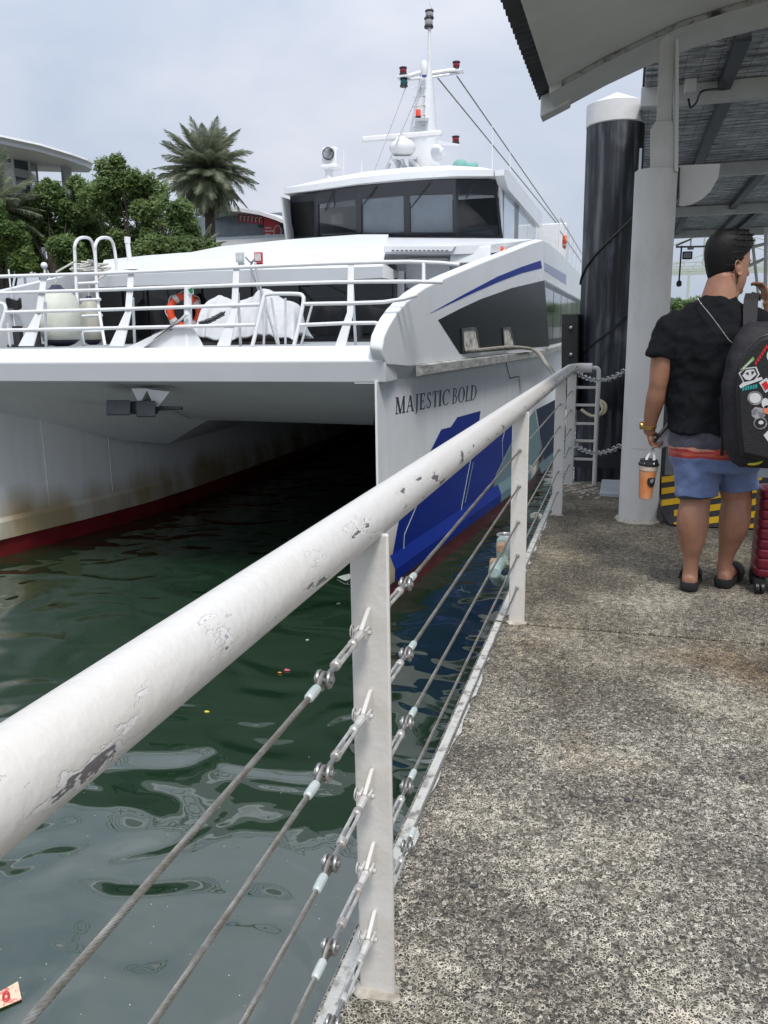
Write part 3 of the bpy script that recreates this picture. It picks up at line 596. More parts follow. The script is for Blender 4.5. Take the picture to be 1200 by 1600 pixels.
navlight(pm(670, 44), CLENS, 0.24, 0.10, mast); navlight(pm(671, 30), CLENS, 0.2, 0.095, mast)
MB().tube([pm(671, 42), pm(672, 16), pm(674, 12)], 0.035, 8).tube([pm(674, 12), pm(672, 2)], 0.02, 6).build('whip_aerial', WHITE2, mast)
MB().lathe([(0.07, 0), (0.09, 0.1), (0.09, 0.25), (0.04, 0.33)], pm(663, 118, 21.1)).build('gps_mushroom', WHITE2, mast)
MB().tube([pm(663, 120, 21.1), pm(663, 112, 21.1)], 0.06, 10).build('blue_clamp', mat('blue_band', (0.02, 0.06, 0.3), 0.4), mast)
# beacon on its bracket
c = MB(); c.hexa([pm(650, 189, 21), pm(668, 189, 21), pm(668, 189, 21.6), pm(650, 189, 21.6), pm(649, 184, 20.9), pm(670, 184, 20.9), pm(670, 184, 21.6), pm(649, 184, 21.6)]); c.build('beacon_bracket', WHITE2, mast, fix=True)
MB().lathe([(0.05, 0), (0.065, 0.02), (0.06, 0.16), (0.045, 0.19)], pm(653.5, 184, 21.0)).build('beacon', AMB, mast)
MB().lathe([(0.07, 0), (0.07, 0.03)], pm(653.5, 184, 21.0)).build('beacon_base', BLACK, mast)
# right lower arm with red light
c = MB(); c.hexa([pm(672, 226), pm(718, 228, 21.6), pm(718, 228, 21.9), pm(672, 226, 21.9), pm(672, 217), pm(718, 225, 21.6), pm(718, 225, 21.9), pm(672, 217, 21.9)]); c.build('light_arm', WHITE2, mast, fix=True)
navlight(pm(712, 225, 21.75), RLENS, 0.19, 0.085, mast)
MB().lathe([(0.16, 0), (0.2, 0.04), (0.12, 0.18), (0.08, 0.3)], pm(681, 239, 21.0), axis=(0.8, -0.6, -0.1)).build('loudhailer', WHITE2, mast)
# open-array radar and dome
c = MB(); c.box(pm(627.5, 213.5, 20.6), (1.98, 0.14, 0.135)); rad_ = c.build('radar_scanner', WHITE2, mast, bevel=0.03)
MB().lathe([(0.2, -0.38), (0.26, -0.3), (0.26, -0.12), (0.16, -0.08), (0.1, 0.0)], pm(627.5, 213.5, 20.6)-Vector((0, 0, 0.0))).build('radar_gearbox', WHITE2, mast)
MB().ball(pm(629, 231, 20.6), (0.33, 0.33, 0.22)).build('radome', WHITE2, mast)
c = MB(); c.hexa([pm(613, 249, 20.3), pm(650, 249, 20.3), pm(650, 249, 21.4), pm(613, 249, 21.4), pm(612, 244, 20.2), pm(652, 244, 20.2), pm(652, 244, 21.4), pm(612, 244, 21.4)])
for a, b_ in (((616, 248), (625, 268)), ((628, 248), (633, 268)), ((640, 247), (656, 266)), ((612, 246), (634, 262))): c.tube([pm(*a, 20.5), pm(*b_, 20.9)], 0.05, 8)
c.build('radar_platform', WHITE2, mast, fix=True)
for a, b_ in (((650, 265), (640, 245)), ((604, 266), (609, 255))): MB().tube([pm(*a, 20.9), pm(*b_, 20.9)], 0.04, 8).build('strut', WHITE2, mast)
# stays
for a, b_ in (((637, 128, 21.2), (583, 271, 19.6)), ((660, 130, 21.4), (600, 268, 19.6)), ((684, 122, 21.6), (872, 352, 30)), ((714, 119, 21.8), (880, 358, 30))):
    MB().tube([pm(*a), pm(*b_)], 0.012 if a[0] < 670 else 0.02, 5).build('stay_wire', STEEL, mast)
# rungs
for y in (135, 150, 165, 180, 196): MB().tube([pm(671, y, 21.3)+Vector((-0.42, 0, 0)), pm(671, y, 21.0)+Vector((-0.42, 0, 0)), pm(664, y, 21.0), pm(664, y, 21.4)], 0.014, 5).build('step', WHITE2, mast)
# searchlight
sl_ = MB(); q = pm(514, 262, 20.0); sl_.box(q+Vector((0.05, 0, 0.0)), (0.4, 0.36, 0.1)); sl_.tube([q-Vector((0, 0, 0.36)), q], 0.09, 10); sl_.lathe([(0.17, 0), (0.12, 0.06)], q-Vector((0, 0, 0.34)))
sl_.box(pm(517, 249, 20.05), (0.38, 0.3, 0.5)); slo = sl_.build('searchlight', WHITE2, FW_, bevel=0.03)
hd = pm(513, 240, 19.86); ax = Vector((0.12, -1, -0.06))
MB().lathe([(0.08, -0.2), (0.13, -0.15), (0.135, 0.0), (0.145, 0.02), (0.125, 0.03)], hd, ax).build('lamp_head', BLACK, slo)
MB().lathe([(0.115, 0.0), (0.12, 0.034)], hd, ax).build('lens', mat('silver_reflector', (0.5, 0.52, 0.54), 0.1, 0.7, col2=(0.06, 0.06, 0.07), scale=5), slo)
# teal horn
hn = MB(); hn.ball(pm(719, 262, 20.6), (0.2, 0.2, 0.19)); hn.lathe([(0.1, 0), (0.12, 0.1), (0.13, 0.32), (0.1, 0.34)], pm(724, 262, 20.6), (1, 0.2, -0.05)); hn.build('horn', mat('teal_cover', (0.16, 0.36, 0.32), 0.7), FW_)
for x, ya, yb, Y in ((508, 252, 216, 20.4), (537, 274, 234, 20), (565, 271, 248, 20), (769, 270, 191, 21.5), (797, 285, 230, 23.5)):
    MB().tube([PY(x, yb, Y), PY(x, ya+6, Y)], [0.008, 0.016], 6).build('whip_aerial', WHITE2, FW_)
# ---- bow rail: bars, raked fin stanchions and gate frames
RL = WHITE2
def br(x, y): 
    h = max(0, (541-y)/128); return PY(x, y, 8.4+0.27*h)
rail = MB()
def bars(name, pxs, r=0.021):
    MB().tube([br(*q) for q in pxs], r, 10).build(name, RL, FW_)
bars('rail_bar', [(-60, 436), (0, 432), (160, 427.5), (370, 418), (520, 411.5), (592, 409.5), (640, 409), (690, 411), (718, 414)])
bars('rail_bar', [(-60, 460), (0, 458), (160, 453), (370, 445.5), (520, 441), (592, 440), (650, 440), (692, 441)])
bars('rail_bar', [(8, 488), (160, 484), (300, 479.5), (406, 476)]); bars('rail_bar', [(474, 475), (560, 473.5), (600, 472), (632, 467), (652, 461)])
bars('rail_bar', [(-60, 517), (10, 516), (160, 513), (300, 510), (399, 507.5)]); bars('rail_bar', [(468, 508), (540, 505), (585, 504.5), (608, 509)])
def fin(xb0, xb1, xt, yt):
    Y0, Y1 = 8.4, 8.67
    a, b_ = PY(xb0, 541, Y0), PY(xb1, 541, Y0); mi = PY(lerp(xb0, xt, 0.6)+4, 488, Y0+0.11); mj = PY(lerp(xb0, xt, 0.6)+14, 488, Y0+0.11)
    t0, t1 = PY(xt-4.5, yt, Y1), PY(xt+4.5, yt, Y1)
    MB().prism([a, b_, mj, t1, t0, mi], (0, 0.02, 0.004)).build('fin_stanchion', RL, FW_, bevel=0.004)
    MB().tube([PY(xt+3, yt+40, Y0+0.22), PY(lerp(xb1, xt, 0.5)+12, 541, 8.95)], 0.016, 8).build('stanchion_brace', RL, FW_)
for q in ((28, 52, 68, 432), (170, 193, 204.5, 426), (338, 359, 369, 418), (523, 540, 548, 412)): fin(*q)
MB().tube([br(662, 411), br(662, 442)], 0.02, 8).build('stanchion', RL, FW_)
def loop(pxs, name, r=0.021): MB().tube(bez([br(*q) for q in pxs], 5), r, 10).build(name, RL, FW_)
loop([(394, 541), (402, 510), (411, 470), (414, 462), (421, 459.5), (440, 459), (466, 459.5), (473, 463), (474, 472), (467, 508), (459, 541)], 'gate_frame')
loop([(-60, 541), (-40, 476), (-10, 474), (4, 474.5), (8, 479), (8, 488), (-2, 520), (-6, 541)], 'gate_frame')
# secondary verticals inside
for x, yt, xb in ((415, 466, 412), (446, 466, 446), (12, 505, 16), (488, 475, 470), (424, 465, 436)):
    MB().tube([PY(x, yt, 8.9), PY(xb, 541, 8.95)], 0.014, 8).build('stanchion', RL, FW_)
# bow roller plate
c = MB(); c.prism([PY(195, 544, 8.5), PY(318, 544, 8.5), PY(302, 513, 8.5), PY(279, 511, 8.5)], (0, 0.03, 0)); c.prism([PY(193, 545, 8.44), PY(222, 545, 8.44), PY(292, 492, 8.44), PY(289, 489, 8.44), PY(268, 511, 8.44)], (0, 0.05, 0)); c.tube([PY(293, 545, 8.52), PY(294, 450, 8.6)], 0.045, 10); c.build('bow_davit', WHITE2, FW_, bevel=0.004)
sg_ = MB(); sg_.box(PY(297.5, 454, 8.55), (0.075, 0.004, 0.085)); sgo = sg_.build('safety_plate', mat('white_sign', (0.7, 0.72, 0.7), 0.5), FW_)
MB().prism([PY(294, 452, 8.54), PY(301, 449, 8.54), PY(301, 458, 8.54), PY(297, 458, 8.54)], (0, 0.003, 0)).build('green_mark', mat('sign_green', (0.01, 0.2, 0.08), 0.5), sgo, sharp=0)
# ---- ladder from the fore deck to the roof
lad = MB(); LY = 11.4
def hoop(x0, xb, x1, yt):
    return bez([PY(xb, 540, LY-0.35), PY(x0+4, 470, LY-0.1), PY(x0, 400, LY), PY(x0, 384, LY), PY(x0+5, 374, LY+0.1), PY(lerp(x0, x1, 0.5), 371, LY+0.4), PY(x1-5, 374, LY+0.7), PY(x1, 386, LY+0.8), PY(x1+3, 405, LY+0.8), PY(x1+4, 425, LY+0.8)], 4)
lo_ = thing("boarding_ladder", None, None); lo_.parent = ferry; lo_.location = -Vector(ferry.location)
lo_.name = 'boarding_ladder'
MB().tube(hoop(117, 131, 146, 372), 0.024, 8).build('stile', RL, lo_); MB().tube(hoop(149, 164, 178, 370), 0.024, 8).build('stile', RL, lo_)
for y in (442, 468, 493, 518): MB().tube([PY(lerp(117, 131, (y-384)/156)+1, y+1, LY-0.15), PY(lerp(149, 164, (y-384)/156), y-0.5, LY-0.15)], 0.022, 8).build('rung', RL, lo_)
# short post on a cone foot, coiled line, globe
c = MB(); q = PY(204, 421, 12.6); c.lathe([(0.12, 0), (0.11, 0.02), (0.045, 0.13), (0.045, 0.15)], q); c.tube([q+Vector((0, 0, 0.1)), PY(199, 378, 12.6)], 0.04, 10); c.tube([PY(199, 380, 12.6), PY(199, 370, 12.6)], 0.05, 10); c.build('jackstaff', WHITE2, FW_)
c = MB(); q = PY(69, 415, 13.0); c.ball(q, 0.06); c.tube([q-Vector((0, 0, 0.25)), q], 0.02, 6); c.build('globe_lamp', WHITE2, FW_)
c = MB(); q = PY(140, 428, 12.2)
for k in range(5): c.tube([q+Vector((random.uniform(-.25, .25)+0.16*math.cos(t), 0.1*math.sin(t), 0.05+0.03*k+0.04*math.sin(2*t+k))) for t in [i*PI/6 for i in range(14)]], 0.018, 6)
c.build('coiled_line', mat('white_rope', (0.6, 0.59, 0.54), 0.9, var=0.3, scale=40), FW_)
# floodlights on the visor
for (x, y, hc, lc) in ((375, 402, (0.5, 0.53, 0.53), (0.55, 0.6, 0.6)), (404, 402, (0.5, 0.02, 0.03), (0.6, 0.6, 0.6))):
    p = PY(x, y, 12.2); c = MB(); c.box(p, (0.135, 0.05, 0.15)); c.prism([p+Vector((-0.06, 0.02, -0.075)), p+Vector((0.06, 0.02, -0.075)), p+Vector((0.04, 0.02, -0.22)), p+Vector((-0.04, 0.02, -0.22))], (0, 0.02, 0)); o = c.build('floodlight', mat('flood_%d' % x, hc, 0.4), FW_, bevel=0.01)
    MB().box(p-Vector((0, 0.027, 0.0)), (0.10, 0.008, 0.11)).build('lens', mat('flood_lens_%d' % x, lc, 0.15, var=0.3, scale=20), o)
MB().tube(bez([PY(384, 402, 12.2), PY(392, 410, 12.1), PY(398, 405, 12.1), PY(392, 416, 12.1), PY(399, 440, 11.8), PY(409, 468, 11.6)], 6), 0.014, 6).build('cable', mat('grey_cable', (0.2, 0.2, 0.2), 0.6), FW_)
c = MB(); c.tube([PY(398, 412, 11.9), PY(410, 462, 10.2), PY(434, 541, 9.6)], 0.014, 6); c.build('brace_pole', STEEL, FW_)
c = MB(); q = PY(430, 432, 12.2); c.box(q, (0.13, 0.1, 0.12)); c.build('junction_box', BLACK, FW_); c = MB(); q = PY(439, 438, 12.2); c.lathe([(0.09, -0.05), (0.09, 0.02), (0.05, 0.05)], q); c.build('brass_bell', mat('brass', (0.3, 0.2, 0.06), 0.35, 0.7), FW_)
# bollards, hatch and low deck clutter
for x, Y in ((30, 10.2), (60, 11.4), (385, 12.0), (560, 12.0)):
    q = PY(x, 540, Y); q.z = 1.187; c = MB(); c.tube([q, q+Vector((0, 0, 0.3))], 0.07, 12).tube([q+Vector((0.3, 0, 0)), q+Vector((0.3, 0, 0.3))], 0.07, 12).box(q+Vector((0.15, 0, 0.02)), (0.55, 0.2, 0.04)); c.build('bollard', mat('black_deck_iron', (0.02, 0.02, 0.022), 0.5), FW_)
c = MB(); p = PY(20, 481, 10.5)
for k in range(4): c.tube([p+Vector((0.13*math.cos(t), 0.08*math.sin(t), 0.035*k+0.02*math.sin(3*t))) for t in [i*PI/6 for i in range(13)]], 0.022, 6)
c.build('black_line_coil', BLACK, FW_); MB().tube([p-Vector((0, 0, 0.8)), p+Vector((0, 0, 0.55))], 0.012, 6).build('line_post', RL, FW_)
# internal ladder and posts glimpsed behind the tinted front: real rails in front of the glass
# ---- anchor housing under the wet deck
c = MB(); c.prism([PY(205, 607, 8.58), PY(231, 607, 8.58), PY(218, 632, 8.62)], (0.03, 0.25, 0)); c.prism([PY(229, 608, 8.58), PY(265, 612, 8.58), PY(247, 636, 8.62), PY(240, 634, 8.62)], (0, 0.12, 0)); anc = c.build('anchor_bracket', WHITE2, FW_, fix=True)
DG = mat('dark_grey_iron', (0.035, 0.04, 0.048), 0.5, var=0.3, scale=6)
c = MB(); c.hexa([PY(166, 649, 8.5), PY(204, 649, 8.5), PY(204, 649, 8.78), PY(166, 649, 8.78), PY(166, 625, 8.5), PY(204, 625, 8.5), PY(204, 625, 8.78), PY(166, 625, 8.78)]); c.build('anchor_fluke', DG, anc, fix=True, bevel=0.015)
c = MB(); c.hexa([PY(213, 652, 8.5), PY(243, 652, 8.5), PY(243, 652, 8.78), PY(213, 652, 8.78), PY(213, 626, 8.5), PY(243, 626, 8.5), PY(243, 626, 8.78), PY(213, 626, 8.78)]); c.build('anchor_fluke', DG, anc, fix=True, bevel=0.015)
c = MB(); c.tube([PY(202, 637, 8.64), PY(243, 637, 8.64)], 0.08, 10).tube([PY(243, 638, 8.64), PY(285, 638, 8.64)], [0.03, 0.018], 8).tube([PY(222, 640, 8.6), PY(230, 610, 8.78)], 0.03, 8); c.build('anchor_shank', DG, anc)
# ================================================================== loose gear on the fore deck
FEND = mat('weathered_cream_fender', (0.55, 0.57, 0.49), 0.55, col2=(0.38, 0.38, 0.32), scale=3, lo=0.4, hi=0.8)
NAVYF = mat('navy_fender_cap', (0.006, 0.01, 0.035), 0.5)
def fender(name, label, bx0, bx1, yt, yb, Y, m):
    t = PY((bx0+bx1)/2, yt, Y); b_ = PY((bx0+bx1)/2, yb, Y); r = (PY(bx1, (yt+yb)/2, Y)-PY(bx0, (yt+yb)/2, Y)).length/2; H = (t-b_).length
    b_ = Vector((b_.x, b_.y, 1.19)) if b_.z < 1.19 else b_; H = t.z-b_.z
    o = thing(name, label, 'fender', b_, 'fenders stowed on the ferry fore deck')
    prof = [(r*0.25, 0), (r*0.5, H*0.03), (r*0.78, H*0.1), (r*0.95, H*0.25), (r, H*0.45), (r*0.97, H*0.65), (r*0.82, H*0.83), (r*0.5, H*0.93), (r*0.22, H*0.98)]
    MB().lathe(prof[1:-1], b_, n=24).build('fender_body', m, o)
    MB().lathe([(r*0.3, 0), (r*0.55, H*0.028), (r*0.8, H*0.095), (r*0.81, H*0.105)], b_, n=20).build('end_cap', NAVYF, o)
    MB().lathe([(r*0.56, H*0.925), (r*0.3, H*0.97), (r*0.2, H*1.02), (r*0.05, H*1.03)], b_, n=20).build('end_cap', NAVYF, o)
    MB().tube([b_+Vector((0, 0, H)), b_+Vector((0.03, 0, H+0.2)), b_+Vector((0.3, 0.1, H+0.35))], 0.014, 6).build('lanyard', mat('white_rope', (0.6, 0.59, 0.54), 0.9), o)
fender('fender', 'big white egg-shaped fender standing left of the ladder on the ferry deck', 68, 126, 447, 542, 10.6, FEND)
fender('fender', 'smaller beige fender half hidden behind the rungs of the deck ladder', 131, 161, 464, 546, 11.9, mat('beige_fender', (0.42, 0.41, 0.34), 0.6))
# lifebuoy
def lifebuoy(c, R, r, yaw, label):
    o = thing('lifebuoy', label, 'lifebuoy', c); rot = Euler((0, 0, yaw)).to_matrix()
    def arc(a0, a1, rr, n): return [Vector(c)+rot @ Vector((R*math.cos(t), 0, R*math.sin(t))) for t in [lerp(a0, a1, i/n) for i in range(n+1)]]
    MB().tube(arc(0, 2*PI, r, 40)[:-1], r, 12, closed=True).build('ring', ORANGE, o)
    for k in range(4):
        a = rad(35+90*k); MB().tube(arc(a-0.14, a+0.14, r, 6), r*1.03, 12).build('reflective_band', mat('silver_tape', (0.6, 0.6, 0.58), 0.3), o)
    MB().tube([Vector(c)+rot @ Vector(((R+r+0.02*math.cos(8*t))*math.cos(t), -0.02, (R+r+0.02*math.cos(8*t))*math.sin(t))) for t in [i*PI/30 for i in range(60)]], 0.008, 5, closed=True).build('grab_line', mat('white_rope', (0.6, 0.59, 0.54), 0.9), o)
lb = PY(289, 487, 12.45)
lifebuoy(lb, 0.24, 0.065, rad(42), 'orange lifebuoy hung in front of the dark ferry cabin windows')
lifebuoy(Vector((-1.72, 23.5, 3.62)), 0.15, 0.045, rad(100), 'red and white lifebuoy hung on the upper rail behind the white locker')
lifebuoy(PY(773, 403, 13.4), 0.16, 0.05, rad(20), 'orange lifebuoy peeping over the swept bow bulwark by the locker')
c = MB(); c.tube([Vector((lb.x+0.08, 12.5, 1.187)), Vector((lb.x+0.08, 12.5, lb.z+0.3))], 0.02, 8); c.build('lifebuoy_post', RL, FW_)
# tarpaulin over the windlass
def tarp():
    cx = PY(398, 540, 10.6); o = thing('covered_windlass', 'crumpled white tarpaulin draped over the windlass on the fore deck', 'tarpaulin', (cx.x, 10.6, 1.187))
    prof_px = [(320, 525), (322, 480), (330, 466), (346, 462), (362, 470), (378, 468), (398, 462), (412, 453), (420, 451), (436, 462), (452, 470), (466, 480), (473, 505), (474, 525)]
    n = 64; m_ = 14; R = []
    tops = [PY(x, y, 10.6) for x, y in prof_px]
    xs = [p.x for p in tops]; zs = [p.z for p in tops]
    def ztop(x):
        for i in range(len(xs)-1):
            if x <= xs[i+1]: return lerp(zs[i], zs[i+1], (x-xs[i])/(xs[i+1]-xs[i]+1e-9))
        return zs[-1]
    xa, xb = xs[0], xs[-1]
    rng = random.Random(4); ph = [rng.uniform(0, 6.28) for _ in range(12)]
    V = []; 
    for j in range(m_+1):
        t = j/m_; row = []
        for i in range(n+1):
            u = i/n; x = lerp(xa, xb, u); zt0 = ztop(x)
            # drape: front hem -> ridge -> back hem
            a = abs(2*t-1); front = (1-2*t)
            z = lerp(zt0, 1.27+0.03*math.sin(9*u+ph[0]), a**2.6)
            y = 10.6 - front*0.42*(0.55+0.45*a) 
            fold = (0.035*math.sin(26*u+ph[1]+2.2*math.sin(5*u)) + 0.02*math.sin(53*u+ph[2]+3*a))*a
            y += -fold*(1 if front > 0 else -1); z += 0.02*math.sin(17*u+6*t+ph[3])*(1-a) + 0.012*math.sin(41*u+ph[4]-9*t)
            x += 0.02*math.sin(12*t+20*u)
            row.append(Vector((x, y, z)))
        V.append(row)
    c = MB(); c.loft(V, caps=False, closed=False)
    ob = c.build('tarpaulin', mat('white_tarpaulin', (0.5, 0.51, 0.52), 0.6, var=0.15, scale=6, bump=0.006, bscale=9), o, sharp=170)
    sm = ob.modifiers.new('thick', 'SOLIDIFY'); sm.thickness = 0.008
    ss = ob.modifiers.new('sub', 'SUBSURF'); ss.levels = 1; ss.render_levels = 1
    g = MB(); y = 10.55
    g.box2((xa+0.08, y-0.25, 1.187), (xb-0.08, y+0.25, 1.23)); g.tube([(xa+0.2, y-0.1, 1.32), (xb-0.25, y-0.1, 1.32)], 0.11, 14); g.box((lerp(xa, xb, 0.6), y, 1.36), (0.3, 0.34, 0.3)); g.tube([(xa+0.55, y, 1.36), (xa+0.65, y, 1.36)], 0.19, 16)
    g.build('windlass', mat('rusty_grey_machinery', (0.14, 0.13, 0.12), 0.6, col2=(0.08, 0.05, 0.035), scale=12), o, bevel=0.01)
    return o
tarp()
# chain links
def link_mesh(Lk, Wk, r, name, m):
    pts = []; h = (Lk-Wk)/2
    for k in range(9): a = PI/2*0+PI*k/8; pts.append((h+Wk/2*math.sin(a)*1.0, Wk/2*math.cos(a), 0))
    for k in range(9): a = PI*k/8; pts.append((-h-Wk/2*math.sin(a), -Wk/2*math.cos(a), 0))
    me = MB().tube(pts, r, 6, closed=True).mesh(name); me.materials.append(m); return me
def chain(name, label, path, Lk, Wk, r, m, cat='chain', group=None):
    o = thing(name, label, cat, path[0], group); me = link_mesh(Lk, Wk, r, 'link', m); step = Lk-2.2*r; pos = 0; segs = []
    P = [Vector(p) for p in path]; d = [0]
    for a, b_ in zip(P, P[1:]): d.append(d[-1]+(b_-a).length)
    n = int(d[-1]/step); off = wloc(o)
    def at(s):
        for i in range(len(P)-1):
            if s <= d[i+1]: return lerp(P[i], P[i+1], (s-d[i])/(d[i+1]-d[i]))
        return P[-1]
    for k in range(n):
        a, b_ = at(k*step), at((k+1)*step); t = (b_-a).normalized(); u, v, _ = basis(t)
        if k % 2: u, v = v, -u
        a2 = rad(random.uniform(-14, 14)+40); u, v = u*math.cos(a2)+v*math.sin(a2), -u*math.sin(a2)+v*math.cos(a2)
        M4 = Matrix((t, u, v)).transposed().to_4x4(); M4.translation = (a+b_)/2-off
        place_part(me, 'link', o, M4)
    return o
chain('anchor_chain', 'dark anchor chain running up to the tarpaulin-covered windlass', bez([PY(313, 506, 9.1), PY(330, 500, 9.5), PY(350, 489, 10.1)], 4), 0.075, 0.05, 0.011, mat('dark_chain', (0.05, 0.05, 0.052), 0.5, 0.4))
# mooring rope
ROPE = mat('weathered_rope', (0.33, 0.32, 0.28), 0.95, col2=(0.2, 0.19, 0.16), scale=60, bump=0.004, bscale=120)
def twisted(path, R, r, strands, pitch, step):
    P = bez(path, max(2, int(1))) if False else [Vector(p) for p in path]
    d = [0]
    for a, b_ in zip(P, P[1:]): d.append(d[-1]+(b_-a).length)
    n = max(4, int(d[-1]/step)); c = MB(); pts = []; fr_ = []
    for i in range(n+1):
        s = d[-1]*i/n; k = 0
        while k < len(d)-2 and s > d[k+1]: k += 1
        p = lerp(P[k], P[k+1], (s-d[k])/(d[k+1]-d[k]+1e-9)); pts.append((p, s))
    u = None; st = [[] for _ in range(strands)]
    for i, (p, s) in enumerate(pts):
        t = (pts[min(i+1, n)][0]-pts[max(i-1, 0)][0]).normalized()
        u = basis(t)[0] if u is None else (u-t*u.dot(t)).normalized(); v = t.cross(u)
        for k in range(strands):
            a = 2*PI*(s/pitch+k/strands); st[k].append(p+(u*math.cos(a)+v*math.sin(a))*R)
    for k in range(strands): c.tube(st[k], r, 5)
    return c
mr_path = bez([S2(727, 547, 0.02), S2(745, 547.5, 0.05), S2(788, 543, 0.05), S2(812, 543, 0.1), S2(832, 546, 0.14), PY(843, 553, 12.6), PY(853, 568, 11.3), PY(863, 581, 10.3), PY(874, 600, 9.2), PY(884, 636, 8.2)], 5)
mo = twisted(mr_path, 0.014, 0.017, 3, 0.12, 0.03).build('mooring_rope', ROPE, None); tag(mo, 'frayed beige mooring rope led out of the ferry hawse to the pontoon', 'rope')
# ================================================================== PONTOON RAILING
def peel_mat(name, axis_y=True):
    M = bpy.data.materials.new(name); M.use_nodes = True; nt = M.node_tree; b = nt.nodes['Principled BSDF']; N = nt.nodes.new; L = nt.links.new
    tc = N('ShaderNodeTexCoord')
    mp = N('ShaderNodeMapping'); mp.inputs['Scale'].default_value = (1, 0.3 if axis_y else 1, 1); L(tc.outputs['Object'], mp.inputs['Vector'])
    n = N('ShaderNodeTexNoise'); n.inputs['Scale'].default_value = 25; n.inputs['Detail'].default_value = 6; n.inputs['Roughness'].default_value = 0.6
    L(mp.outputs['Vector'], n.inputs['Vector'])
    g = N('ShaderNodeNewGeometry'); sx = N('ShaderNodeSeparateXYZ'); L(g.outputs['Normal'], sx.inputs[0])
    # knocks sit on the walkway side of the pipe, low down: chips where people brush it
    mr = N('ShaderNodeMapRange'); mr.inputs['From Min'].default_value = 0.3; mr.inputs['From Max'].default_value = 0.95; mr.inputs['To Max'].default_value = 0.15
    L(sx.outputs['X'], mr.inputs['Value'])
    if not axis_y: mr.inputs['To Max'].default_value = 0.0
    ad = N('ShaderNodeMath'); ad.operation = 'ADD'; L(n.outputs['Fac'], ad.inputs[0]); L(mr.outputs['Result'], ad.inputs[1])
    pk = N('ShaderNodeMapRange'); pk.inputs['From Min'].default_value = 0.742; pk.inputs['From Max'].default_value = 0.75; L(ad.outputs[0], pk.inputs['Value'])
    ln = N('ShaderNodeMapRange'); ln.inputs['From Min'].default_value = 0.698; ln.inputs['From Max'].default_value = 0.708; L(ad.outputs[0], ln.inputs['Value'])
    dn = N('ShaderNodeTexNoise'); dn.inputs['Scale'].default_value = 7; dn.inputs['Detail'].default_value = 6; L(mp.outputs['Vector'], dn.inputs['Vector'])
    dr_ = N('ShaderNodeValToRGB'); dr_.color_ramp.elements[0].position = 0.42; dr_.color_ramp.elements[1].position = 0.75
    dr_.color_ramp.elements[0].color = (0.57, 0.555, 0.525, 1); dr_.color_ramp.elements[1].color = (0.54, 0.51, 0.46, 1); L(dn.outputs['Fac'], dr_.inputs['Fac'])
    m1 = N('ShaderNodeMix'); m1.data_type = 'RGBA'; m1.inputs['B'].default_value = (0.62, 0.6, 0.575, 1); L(ln.outputs['Result'], m1.inputs['Factor']); L(dr_.outputs['Color'], m1.inputs['A'])
    m2 = N('ShaderNodeMix'); m2.data_type = 'RGBA'; m2.inputs['B'].default_value = (0.13, 0.12, 0.125, 1); L(pk.outputs['Result'], m2.inputs['Factor']); L(m1.outputs['Result'], m2.inputs['A'])
    # a thin dark line follows the outline of each flake
    ls = N('ShaderNodeMath'); ls.operation = 'SUBTRACT'; L(ad.outputs[0], ls.inputs[0]); ls.inputs[1].default_value = 0.701
    la = N('ShaderNodeMath'); la.operation = 'ABSOLUTE'; L(ls.outputs[0], la.inputs[0])
    lm = N('ShaderNodeMapRange'); lm.inputs['From Min'].default_value = 0.0; lm.inputs['From Max'].default_value = 0.0045; lm.inputs['To Min'].default_value = 0.5; lm.inputs['To Max'].default_value = 0.0; L(la.outputs[0], lm.inputs['Value'])
    gn = N('ShaderNodeTexNoise'); gn.inputs['Scale'].default_value = 9; L(tc.outputs['Object'], gn.inputs['Vector'])
    gm = N('ShaderNodeMapRange'); gm.inputs['From Min'].default_value = 0.45; gm.inputs['From Max'].default_value = 0.55; L(gn.outputs['Fac'], gm.inputs['Value'])
    lg_ = N('ShaderNodeMath'); lg_.operation = 'MULTIPLY'; L(lm.outputs['Result'], lg_.inputs[0]); L(gm.outputs['Result'], lg_.inputs[1])
    m3 = N('ShaderNodeMix'); m3.data_type = 'RGBA'; m3.inputs['B'].default_value = (0.2, 0.18, 0.17, 1); L(lg_.outputs[0], m3.inputs['Factor']); L(m2.outputs['Result'], m3.inputs['A'])
    L(m3.outputs['Result'], b.inputs['Base Color']); b.inputs['Roughness'].default_value = 0.36; b.inputs['Specular IOR Level'].default_value = 0.55
    fn = N('ShaderNodeTexNoise'); fn.inputs['Scale'].default_value = 55; fn.inputs['Detail'].default_value = 4; L(tc.outputs['Object'], fn.inputs['Vector'])
    h1 = N('ShaderNodeMath'); h1.operation = 'MULTIPLY_ADD'; h1.inputs[1].default_value = -0.6; L(ln.outputs['Result'], h1.inputs[0]); L(fn.outputs['Fac'], h1.inputs[2])
    h2 = N('ShaderNodeMath'); h2.operation = 'MULTIPLY_ADD'; h2.inputs[1].default_value = -0.5; L(pk.outputs['Result'], h2.inputs[0]); L(h1.outputs[0], h2.inputs[2])
    bp = N('ShaderNodeBump'); bp.inputs['Distance'].default_value = 0.0016; bp.inputs['Strength'].default_value = 0.9; L(h2.outputs[0], bp.inputs['Height']); L(bp.outputs['Normal'], b.inputs['Normal'])
    return M
RAILP = peel_mat('peeling_white_rail_paint'); POSTP = peel_mat('thick_white_post_paint', False)
RX, RZ, RR = -0.445, 1.0, 0.042
PYS = [-0.95, 1.38, 3.65, 5.99, 7.26]
rg = thing('railing', 'peeling white pipe railing with wire cables along the pontoon edge', 'railing', (RX, 1.38, 0))
bend = [(RX, -2.2, RZ)] + [(RX, -2.2+i*0.25, RZ) for i in range(1, 37)]
